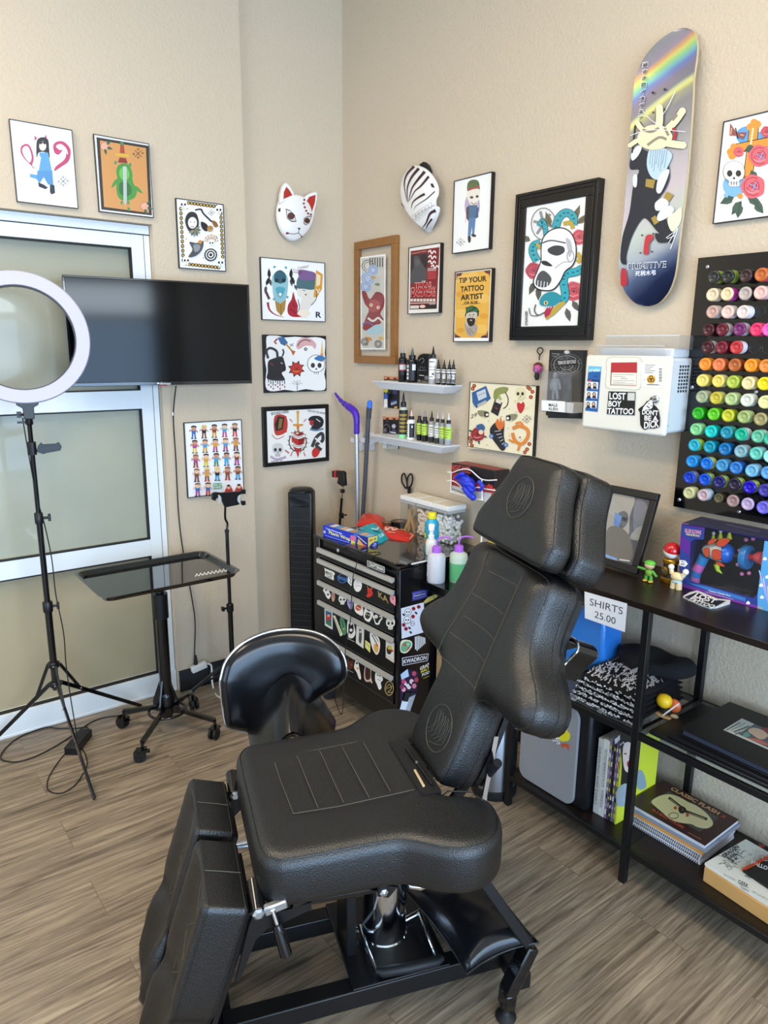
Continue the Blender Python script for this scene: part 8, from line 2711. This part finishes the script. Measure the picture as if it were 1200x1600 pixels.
MB().lathe([(.0285,Lg*.83),(.0290,Lg*.90),(.0270,Lg*.97),(.018,Lg*1.12),(0,Lg*1.18)],c0_,axg,26).build('nose_ring',mat('gun_blue','#1468d0',.2,coat=.4),gun,smooth=None)
a=Art(A0+dyb*.017,nfx,VX)
for P in([(385,425),(430,370),(520,355),(500,395),(440,430)],[(500,440),(545,370),(620,345),(700,370),(650,430),(590,468)],[(340,500),(380,478),(415,490),(412,590),(370,605),(345,560)],[(450,525),(480,498),(550,505),(585,545),(578,625),(530,648),(470,630),(450,580)],[(490,675),(560,672),(630,730),(540,720)]):
 a.blob(P,'#1c1410',3).blob([(sum(p[0]for p in P)/len(P)+(x-sum(p[0]for p in P)/len(P))*.92,sum(p[1]for p in P)/len(P)+(y-sum(p[1]for p in P)/len(P))*.92)for x,y in P],'#dc4c24',3)
a.build('red_panels',gun)
for x,y in((470,285),(565,255),(685,250)):
 gtube([(x-5,y+110),(x,y+20)],[.008,.003],'#d8e020','fin')
 MB().ball(GC(x,y),.0052,12).build('fin_ball',mat('gun_pearl','#d8d8dc',.2),gun,smooth=True)
gtube([(510,700),(530,780),(585,825)],[.008,.006,.001],'#c4e820','trigger')
MB().lathe([(.034,-.004),(.035,0),(.035,.010),(.033,.014),(0,.014)],GC(890,600),axg,30).build('disc',mat('gun_disc','#2c7cb8',.3),gun,smooth=None)
for x,y in((905,370),(1000,360),(820,515),(795,705),(850,830),(945,820)):
 MB().ball(GC(x,y,.045),.0058,12).build('disc_knob',mat('gun_pink','#e07cae',.3),gun,smooth=True)
gtube([(940,600),(1020,605)],[.008,.010],'#c82c30','barrel')
gtube([(1020,605),(1060,610),(1125,620)],[.010,.017,.019],'#dc5454','barrel_tip')
gtube([(700,580),(870,600)],[.006,.006],'#2a2a2e','core')
m=MB()
m.add([gp(.004,.004,.001),gp(LB-.004,.004,.001),gp(LB-.004,HB-.004,.001),gp(.004,HB-.004,.001)],[(0,1,2,3)])
m.build('window_film',glass_mat('window_film','#f4f4f6',1.2,.04,.02),t)
t=E_('sticker_stack',Z_(1105,940,ZT),'small stack of black and white cut-out stickers lying in front of the toy box','stickers')
ST=[(60,1150),(150,1100),(250,1075),(520,1185),(695,1205),(690,1235),(520,1290),(420,1298),(300,1260)]
m=MB()
sq=lambda x,y,z=zq:Z_(1060+x*.11667,800+y*.11667,z)
m.prism([sq(x,y)for x,y in ST],CZ*.006)
m.build('stack',mat('sticker_white','#d4d4d2',.5),t)
a=Art((0,0,zq+.0063),(0,0,1),(1060,799,.11667))
a.poly([(80,1145),(240,1085),(520,1185),(640,1200),(480,1285),(400,1285)],'#111214').text('LOST',(205,1138),(478,1238),(255,1088),'#f2f2f2',True).text('BOY',(160,1168),(330,1230),(205,1132),'#f2f2f2',True).text('TATTOO',(105,1188),(455,1294),(160,1158),'#f2f2f2',True)
a.build('print',t)
# ---- middle shelf: folded shirts, tags, blue bag, little figure, portfolios
for k in range(5):
 z0=ZG+k*.017
 x0,x1,y0,y1=1.800+k*.004-.002*(k%2),2.030-.002*k,-.352+.004*k,-.075
 t=E_('folded_shirt',(1.91,-.2,z0),'folded black shirt with white print, %s of the shelf stack'%('bottom','second from the bottom','middle','second from the top','topmost')[k],'shirt','folded shirts')
 m=MB()
 n_=16
 V,F=[],[]
 for f_ in(0,1):
  for i in range(n_+1):
   for j in range(n_+1):
    u,v=i/n_,j/n_
    e_=min(1,8*min(u,1-u,v,1-v))**.5
    V.append((x0+(x1-x0)*u+.002*math.sin(9*v+k),y0+(y1-y0)*v+.002*math.sin(8*u+k),z0+(.0082+f_*.0082*e_-(1-f_)*.0078*e_)+(.0012*math.sin(17*u+5*v+k)*e_ if f_ else 0)))
  o_=f_*(n_+1)**2
  F+=[(o_+i*(n_+1)+j,o_+(i+1)*(n_+1)+j,o_+(i+1)*(n_+1)+j+1,o_+i*(n_+1)+j+1)[::(1 if f_ else-1)]for i in range(n_)for j in range(n_)]
 m.add(V,F)
 sh_=m.build('cloth',mat('shirt_black','#0b0b0d',.9),t,smooth=True)
 a=MB()
 rr=random.Random(20+k)
 for q in range(90 if k<4 else 260):
  if k<4 or q<40:
   x=x0+(x1-x0)*rr.random()
   z=z0+.0035+rr.random()*.009
   w_,h_=rr.uniform(.006,.015),rr.uniform(.002,.007)
   a.add([(x,y0-.0025,z),(x+w_,y0-.0025,z+rr.uniform(-.002,.002)),(x+w_*.5,y0-.0025,z+h_)],[(0,1,2)],'#ececec')
  else:
   x,y=x0+.01+(x1-x0-.02)*rr.random(),y0+.01+.15*rr.random()
   L_,g_=rr.uniform(.015,.038),1.9+rr.uniform(-.6,.6)
   dxx,dyy=math.cos(g_)*L_,math.sin(g_)*L_
   a.add([(x-.003,y,z0+.0182),(x+.003,y-.001,z0+.0182),(x+dxx,y+dyy,z0+.0183)],[(0,1,2)],'#e8e8e8')
 a.build('print',ink_mat(),sh_)
t=E_('folded_shirt',(1.93,-.05,.60),'plain black shirt bunched behind and above the printed shirts on the middle shelf','shirt','folded shirts')
zc=ZG+.086
P=smooth_pts([(1.815,-.13,0),(1.84,-.06,0),(1.90,-.05,0),(1.93,-.04,0),(1.98,-.045,0),(2.03,-.04,0),(2.055,-.07,0),(2.04,-.13,0),(2.0,-.16,0),(1.9,-.19,0)],4,True)
cushion([(p.x,p.y)for p in P],Vector((0,0,zc)),Vector((1,0,0)),Vector((0,1,0)),CZ,.045,.02,.012,.02,lambda u,v:.008*math.sin(u*60)+.010*math.exp(-((u-1.88)/.03)**2),k=1).build('cloth',mat('shirt_black','#0b0b0d',.9),t,smooth=True)
a=Art((0,0,zc+.05),(0,0,1),S_)
a.poly([(440,520),(490,500),(500,512),(455,535)],'#b8bcc8').build('neck_tag',t)
for k,(Q,lb,L)in enumerate((([(75,655),(150,680),(118,703),(80,695)],'white size card lying at the left end of the shirt stack',None),([(282,706),(352,738),(296,795),(246,762)],'white size card with the letter S hanging at the front of the shirt stack','S'))):
 t=E_('size_card',hit(860+Q[0][0]*.2833,900+Q[0][1]*.2833,1,-.378),lb,'card')
 a=Art((0,-.3785,0),(0,-1,.12),S_)
 a.poly(Q,'#e6e8ec')
 if L:
  a.text('S',(280,768),(318,785),(300,722),'#222226',True)
 a.build('card',t)
t=E_('blue_bag',(1.74,-.12,ZG),'translucent bright blue plastic bag behind the chair back on the middle shelf','bag')
MB().prism([hit(x,y,1,-.20)for x,y in((895,1056),(942,1036),(944,958),(920,945),(880,955),(870,1044))],(0,.11,0)).build('bag',mat('blue_film','#2f7fd8',.25,bump=.8,bscale=40,coat=.4),t,bevel=.012)
toyfig('toy_figure','small yellow haired toy figure in orange crouching with a white stick on the glass shelf',Z_(1040,1118,ZG+.001),.078,(('base','#c8a878','b',((0,0,.04),.42,(1.15,.8,.12))),('body','#2a2620','b',((-.02,0,.22),.26,(1.1,.8,.7))),('hair','#e8c020','b',((-.08,-.05,.60),.32,(1,.9,.9))),('coat','#d8683a','b',((.24,.12,.48),.28,(1,.6,1))),('coat','#d8683a','b',((-.36,.08,.60),.14,(1,.6,1.3))),('sword','#e8e8e8','t',([(.05,-.3,.12),(.55,-.12,.78)],(.03,.03))),('foot','#b8a888','b',((.42,-.1,.18),.12,(1.4,1,.6)))))
BK=mat('portfolio_black','#0d0e10',.45)
for k,(Q,z0,h_,nm,lb)in enumerate((([(698,935-120),(940-1,700),(1300,880),(1250,1090)],ZG+.001,.004,'portfolio_case','wide flat black portfolio lying lowest on the right of the middle shelf'),)):
 t=E_(nm,(2.3,-.2,z0),lb,'portfolio')
 m=MB()
 m.prism([Vector(p)for p in((2.082,-.352,z0),(2.085,-.075,z0),(2.50,-.055,z0),(2.50,-.352,z0))],CZ*.012)
 m.build('cover',BK,t,bevel=.003)
t=E_('portfolio_case',(2.3,-.2,ZG+.0135),'second black portfolio lying under the binder with the picture','portfolio')
MB().prism([Vector(p)for p in((2.135,-.345,ZG+.0135),(2.135,-.08,ZG+.0135),(2.52,-.07,ZG+.0135),(2.52,-.35,ZG+.0135))],CZ*.010).build('cover',BK,t,bevel=.002)
zb3=ZG+.024
t=E_('binder',(2.33,-.2,zb3),'black binder with a pale colour picture on its cover lying on the portfolios','binder')
for dz,h_,nm,mm_ in((0,.003,'back_cover',BK),(.003,.016,'pages',mat('sleeve_pages','#3a3e4a',.3)),(.019,.004,'front_cover',BK)):
 i_=.006 if nm=='pages' else 0
 MB().prism([Vector(p)for p in((2.160+i_,-.325+i_,zb3+dz),(2.165+i_,-.060-i_,zb3+dz),(2.5-i_,-.050-i_,zb3+dz),(2.5-i_,-.335+i_,zb3+dz))],CZ*h_).build(nm,mm_,t,bevel=.001)
VZ=(1060,1060,140/1200)
a=Art((0,0,zb3+.0234),(0,0,1),VZ)
a.poly([(600,690),(850,535),(1350,760),(1330,1010)],'#c9ccc4').poly([(800,745),(1020,610),(1350,770),(1330,990)],'#5a5f66').blob([(930,700),(1000,660),(1120,690),(1200,760),(1150,810),(1080,810),(1000,760)],'#d8b89c').blob([(870,740),(930,720),(960,770),(880,790)],'#6aa090').blob([(930,800),(1080,820),(1200,880),(1150,890)],'#c06a5a').blob([(1130,660),(1250,680),(1250,740),(1150,710)],'#8a3040').line([(640,695),(830,590)],12,'#2f4a40').line([(700,700),(900,600)],8,'#6a7a72').line([(740,720),(950,640)],16,'#33544a').line([(760,750),(830,720)],14,'#2f4a40')
a.build('cover_picture',t)
# ---- bottom shelf
ZB=.1245
t=E_('grey_case',(1.73,-.2,ZB),'black box with rounded light grey front panel standing at the left of the bottom shelf','case')
gp1,gp2=1.600,1.836
MB().bx(gp1+.012,gp2+.040,-.335,-.05,ZB,.478).build('body',mat('case_black','#101216',.4),t,bevel=.012)
P=[(gp1,.175),(gp1,.44),(gp2,.478),(gp2,.16)]
def rr2(x0,x1,z0,z1,r,y):
 return[Vector((p.x,y,p.y))for p in rrect(x0,x1,z0,z1,r,0)]
MB().prism(rr2(gp1,gp2,ZB+.003,.474,.035,-.347),(0,.011,0)).build('front_panel',mat('panel_grey','#8f9094',.4),t,bevel=.002)
a=Art((0,-.3475,0),(0,-1,0),(780,1100,230/1200))
a.poly([(432,300),(470,275),(490,275),(495,325),(480,330)],'#f0f0f0').text('GO',(445,318),(488,322),(447,284),'#18181a',True)
a.blob([(485,265),(500,240),(515,205),(530,215),(545,200),(560,225),(578,245),(575,285),(560,300),(530,305),(500,300)],'#e4dc28').blob([(505,325),(560,325),(572,345),(565,378),(545,350),(515,355)],'#c8583a')
a.build('stickers',t)
VK=(780,1100,230/1200)
def spine_text(t_,s,x,y,z0,z1,w,col='#6a6a68'):
 d=Vector((0,-1,0))
 face_art(Vector((x+w*.75,y-.0004,z1)),-CZ,Vector((1,0,0)),z1-z0,w*.5,d,lambda a:a.text(s,(0,-1.0),(1,-1.0),(0,0),col),t_,'spine_lettering')
for k,(x0,w_,h_,col,cat_,lb)in enumerate(((1.886,.017,.268,'#c9c9c4','book','grey white paperback standing leftmost in the row on the bottom shelf'),(1.9045,.021,.272,'#dedfdb','book','thicker white workbook standing second in the row on the bottom shelf'),(1.927,.007,.285,'#8a7a90','magazine','thin mauve magazine next to the white workbook'),(1.935,.006,.275,'#4a4450','magazine','thin dark grey magazine, second of the upright magazines'),(1.942,.006,.280,'#2a2430','magazine','thin black magazine, third of the upright magazines'),(1.949,.007,.283,'#7a6a90','magazine','thin purple grey magazine, fourth of the upright magazines'),(1.957,.008,.285,'#6f8a70','magazine','thin green magazine just left of the yellow cover'))):
 nm='book' if cat_=='book' else 'magazine'
 t=E_(nm,(x0,-.2,ZB),lb,cat_,'books upright on the bottom shelf')
 y_=-.305+.001*k
 MB().bx(x0,x0+w_,y_,-.09,ZB,ZB+h_).build('cover',mat('cover_'+col[1:],col,.4),t,bevel=.0008)
 MB().bx(x0+.0012,x0+w_-.0012,y_+.003,-.091,ZB+h_+.0001,ZB+h_+.0005).build('page_edge',mat('paper_edge','#d8d6cc',.7),t)
 if k<2:
  spine_text(t,('DRAWING AND DIARY','TATTOO REFERENCE BOOK · WORKBOOK')[k],x0,y_,ZB+.03,ZB+h_-.03,w_)
 else:
  rr=random.Random(k)
  a=MB()
  for q in range(9):
   z=ZB+.015+q*.029
   a.add([(x0+w_*.15,y_-.0004,z),(x0+w_*.85,y_-.0004,z),(x0+w_*.85,y_-.0004,z+rr.uniform(.008,.02)),(x0+w_*.15,y_-.0004,z+rr.uniform(.008,.02))],[(0,1,2,3)],rr.choice(['#e8e8e8','#c8a0c0','#1a1a1c','#d8d040','#a0a0a8']))
  a.build('spine_print',ink_mat(),t)
MG=[hit(780+x*.19167,1100+y*.19167,1,d)for x,y,d in((960,755,-.30),(945,215,-.30))]
t=E_('magazine',(2.0,-.25,ZB),'yellow magazine with a dark haired woman on its cover behind the shelf post','magazine')
M0=Vector((1.971,-.302,ZB))
du=Vector((.02,1,0)).normalized()
nmg=Vector((du.y,-du.x,0))
MB().prism([M0,M0+du*.205,M0+du*.205+CZ*.275,M0+CZ*.275],-nmg*.005).build('cover',mat('mag_yellow','#d4dc3c',.35),t)
a=Art(M0+nmg*.0005,nmg,(780,900,.375))
a=Art(M0+nmg*.0005,nmg,VK)
a.poly([(930,232),(1010,195),(1012,215),(935,255)],'#2a2a20').poly([(940,290),(985,250),(985,290),(945,330)],'#c8ccd0')
a.blob([(985,300),(1010,240),(1060,235),(1100,280),(1100,420),(1085,480),(1060,560),(1060,800),(985,800),(1000,500)],'#1a1a1e').blob([(1010,350),(1040,310),(1085,330),(1090,400),(1085,500),(1060,555),(1025,540),(1008,460)],'#dcc8bc')
a.circ(1028,405,11,'#1c1c20',6).circ(1073,392,11,'#1c1c20',6).blob([(1042,475),(1060,460),(1075,470),(1075,500),(1058,520),(1044,505)],'#a81c34').circ(1060,488,8,'#3a0a10',12).line([(1052,415),(1050,445)],4,'#b8a090')
a.line([(985,335),(1010,310),(1040,350)],9,'#c8d4d8').blob([(1125,560),(1160,540),(1190,600),(1195,680),(1130,690)],'#8aa0a8').blob([(960,700),(1040,650),(1060,800),(965,830)],'#9aa8b0').line([(960,470),(975,560)],8,'#d89060')
a.build('cover_print',t)
zz=ZB
for k,(x0,x1,y0,y1,h_,col,lb,nm)in enumerate(((1.978,2.232,-.262,-.064,.010,'#e4e4e8','white spiral notebook at the bottom of the flat stack','spiral_notebook'),(1.980,2.230,-.260,-.064,.012,'#dcdce4','white spiral notebook second from the bottom of the flat stack','spiral_notebook'),(1.982,2.233,-.260,-.064,.011,'#d8dae2','white spiral notebook just under the orange book','spiral_notebook'),(1.981,2.236,-.259,-.060,.010,'#dc9848','orange spined book in the middle of the flat stack','book'),(1.983,2.242,-.259,-.055,.010,'#8c929c','blue grey book second from the top of the flat stack','book'),(1.982,2.238,-.258,-.060,.014,'#3a201c','dark brown flash art book on top of the flat stack','book'))):
 t=E_(nm,((x0+x1)/2,-.2,zz),lb,'book' if nm=='book' else 'notebook','flat stack on the bottom shelf')
 if k==5:
  MB().bx(x0+.001,x1-.002,y0+.001,y1-.001,zz+.001,zz+h_-.0015).build('pages',mat('page_white','#c9cad0',.6),t)
  MB().bx(x0,x1,y0,y1,zz+h_-.0014,zz+h_).build('cover',mat('flash_brown',col,.35),t)
  a=Art((0,0,zz+h_+.0003),(0,0,1),(1000,1180,.18744))
  a.poly([(65,395),(240,300),(660,520),(500,640)],'#4c4a48').blob([(95,385),(150,345),(240,325),(330,350),(400,390),(470,420),(560,490),(610,570),(560,610),(480,600),(430,575),(350,565),(260,540),(190,480),(120,420)],'#dccf9c',3)
  a.line([(240,355),(300,400),(350,440)],22,'#26221e',True).line([(360,460),(440,490),(560,535)],22,'#26221e',True).line([(250,365),(330,430)],6,'#b0a070').line([(400,480),(540,530)],6,'#b0a070').blob([(320,440),(350,425),(385,450),(365,485),(330,480)],'#2c2420').circ(295,440,14,'#c8482c').circ(395,500,14,'#c8482c').circ(355,455,9,'#8a4030').ring(280,505,40,5,'#3a342c',24)
  a.text('CLASSIC FLASH',(250,285),(648,500),(275,265),'#d8a878',True).text('2',(668,512),(705,530),(685,495),'#c0503c',True).text('IN 5 BOLD COLORS',(95,462),(355,615),(112,447),'#c0503c',True).line([(400,645),(510,705)],5,'#a07050')
  a.build('cover_print',t)
 else:
  MB().bx(x0,x1,y0,y1,zz+.0003,zz+h_-.0003).build('pages',mat('book_'+col[1:],col,.45),t,bevel=.0006)
  if nm=='spiral_notebook':
   m=MB()
   for q in range(38):
    x=x0+.008+q*(x1-x0-.016)/37
    m.tube([Vector((x,y0+.002,zz+.0015)),Vector((x,y0-.0028,zz+h_*.35)),Vector((x+.001,y0-.0028,zz+h_*.65)),Vector((x+.001,y0+.002,zz+h_-.001))],.0011,5)
   m.build('spiral_binding',mat('wire_black','#18181a',.4),t)
   MB().bx(x0,x1,y0+.003,y1,zz+h_-.0012,zz+h_-.0004).build('cover_edge',mat('cover_dark','#202024',.5),t)
 zz+=h_+.0004
t=E_('book',(2.36,-.25,ZB),'thick tan spined book lying flat at the right end of the bottom shelf','book')
tb=[Vector(p)for p in((2.270,-.315,ZB+.0003),(2.285,-.125,ZB+.0003),(2.52,-.140,ZB+.0003),(2.52,-.335,ZB+.0003))]
MB().prism(tb,CZ*.046).build('cover',mat('kraft_tan','#c99a5c',.5),t,bevel=.002)
a=Art((tb[0]+tb[3])/2+Vector((0,-.0006,0)),(CZ.cross(tb[3]-tb[0])*-1),(1000,1180,.18744))
a.text('TROY WOODWARD',(693,998),(790,1048),(697,985),'#3a2c1c').text('GEEK',(818,1068),(905,1110),(820,1035),'#1c1612',True).text('Tattoo',(835,1105),(905,1140),(838,1085),'#1c1612').text('POP CULTURE IN INK',(938,1145),(1090,1225),(942,1130),'#3a2c1c')
a.build('spine_lettering',t)
zt3=ZB+.0468
t=E_('book',(2.36,-.25,zt3),'white colouring book with black line drawings lying on the thick tan book','book')
tw=[Vector(p)for p in((2.268,-.310,zt3),(2.288,-.115,zt3),(2.52,-.13,zt3),(2.52,-.33,zt3))]
MB().prism(tw,CZ*.009).build('cover',mat('white_cover','#d9dad2',.45),t)
a=Art((0,0,zt3+.0094),(0,0,1),(1000,1180,.18744))
rr=random.Random(5)
for k in range(46):
 x=660+rr.random()*330
 y=840+(x-700)*.45+rr.uniform(-150,90)
 a.line([(x,y),(x+rr.uniform(-25,30),y+rr.uniform(-10,30)),(x+rr.uniform(10,50),y+rr.uniform(-10,35))],2.5,'#3c3c3a',True)
a.text('DRAGON',(705,862),(830,775),(680,835),'#18181a',True).text('BALL',(745,880),(815,830),(722,858),'#18181a',True).text('8-K',(770,900),(830,865),(750,880),'#18181a',True)
a.build('cover_print',t)
zt4=zt3+.0102
t=E_('spiral_notebook',(2.43,-.27,zt4),'black notebook with orange spiral binding and HALLOWEEN lettering at the right edge','notebook')
tn=[Vector(p)for p in((2.352,-.262,zt4),(2.372,-.135,zt4),(2.52,-.15,zt4),(2.52,-.285,zt4))]
MB().prism(tn,CZ*.008).build('cover',mat('notebook_black','#121214',.4),t)
m=MB()
for q in range(22):
 p=tn[0].lerp(tn[1],(q+.5)/22)
 m.tube([p+Vector((.004,0,0)),p+Vector((-.005,0,.002)),p+Vector((-.005,0,.007)),p+Vector((.006,0,.010))],.0014,5)
m.build('spiral_binding',mat('wire_orange','#d0502c',.4),t)
a=Art((0,0,zt4+.0084),(0,0,1),(1000,1180,.18744))
a.text('GET',(985,760),(1040,780),(990,735),'#b83c2c',True).text('HALLOWEEN',(925,905),(1180,1010),(935,875),'#e8e8e8',True).line([(975,860),(985,805),(1010,830),(1030,800),(1060,850)],7,'#b8b8b8',True).ring(1050,850,30,6,'#b8b8b8')
a.build('cover_print',t)
# ---- steel bin behind the chair
p=Vector((1.475,-.335,0))
t=E_('waste_bin',p,'round brushed steel waste bin with a dark base beside the shelf unit','bin')
MB().lathe([(.082,.0),(.084,.003),(.084,.034),(.080,.036)],p,CZ,36).build('base_ring',RUB,t,smooth=None)
MB().lathe([(.079,.034),(.079,.40),(.076,.404)],p,CZ,36).build('drum',mat('brushed_steel','#9a9da2',.32,.85),t,smooth=None)
MB().lathe([(.081,.40),(.082,.408),(.078,.425),(.05,.440),(0,.444)],p,CZ,36).build('lid',RUB,t,smooth=None)
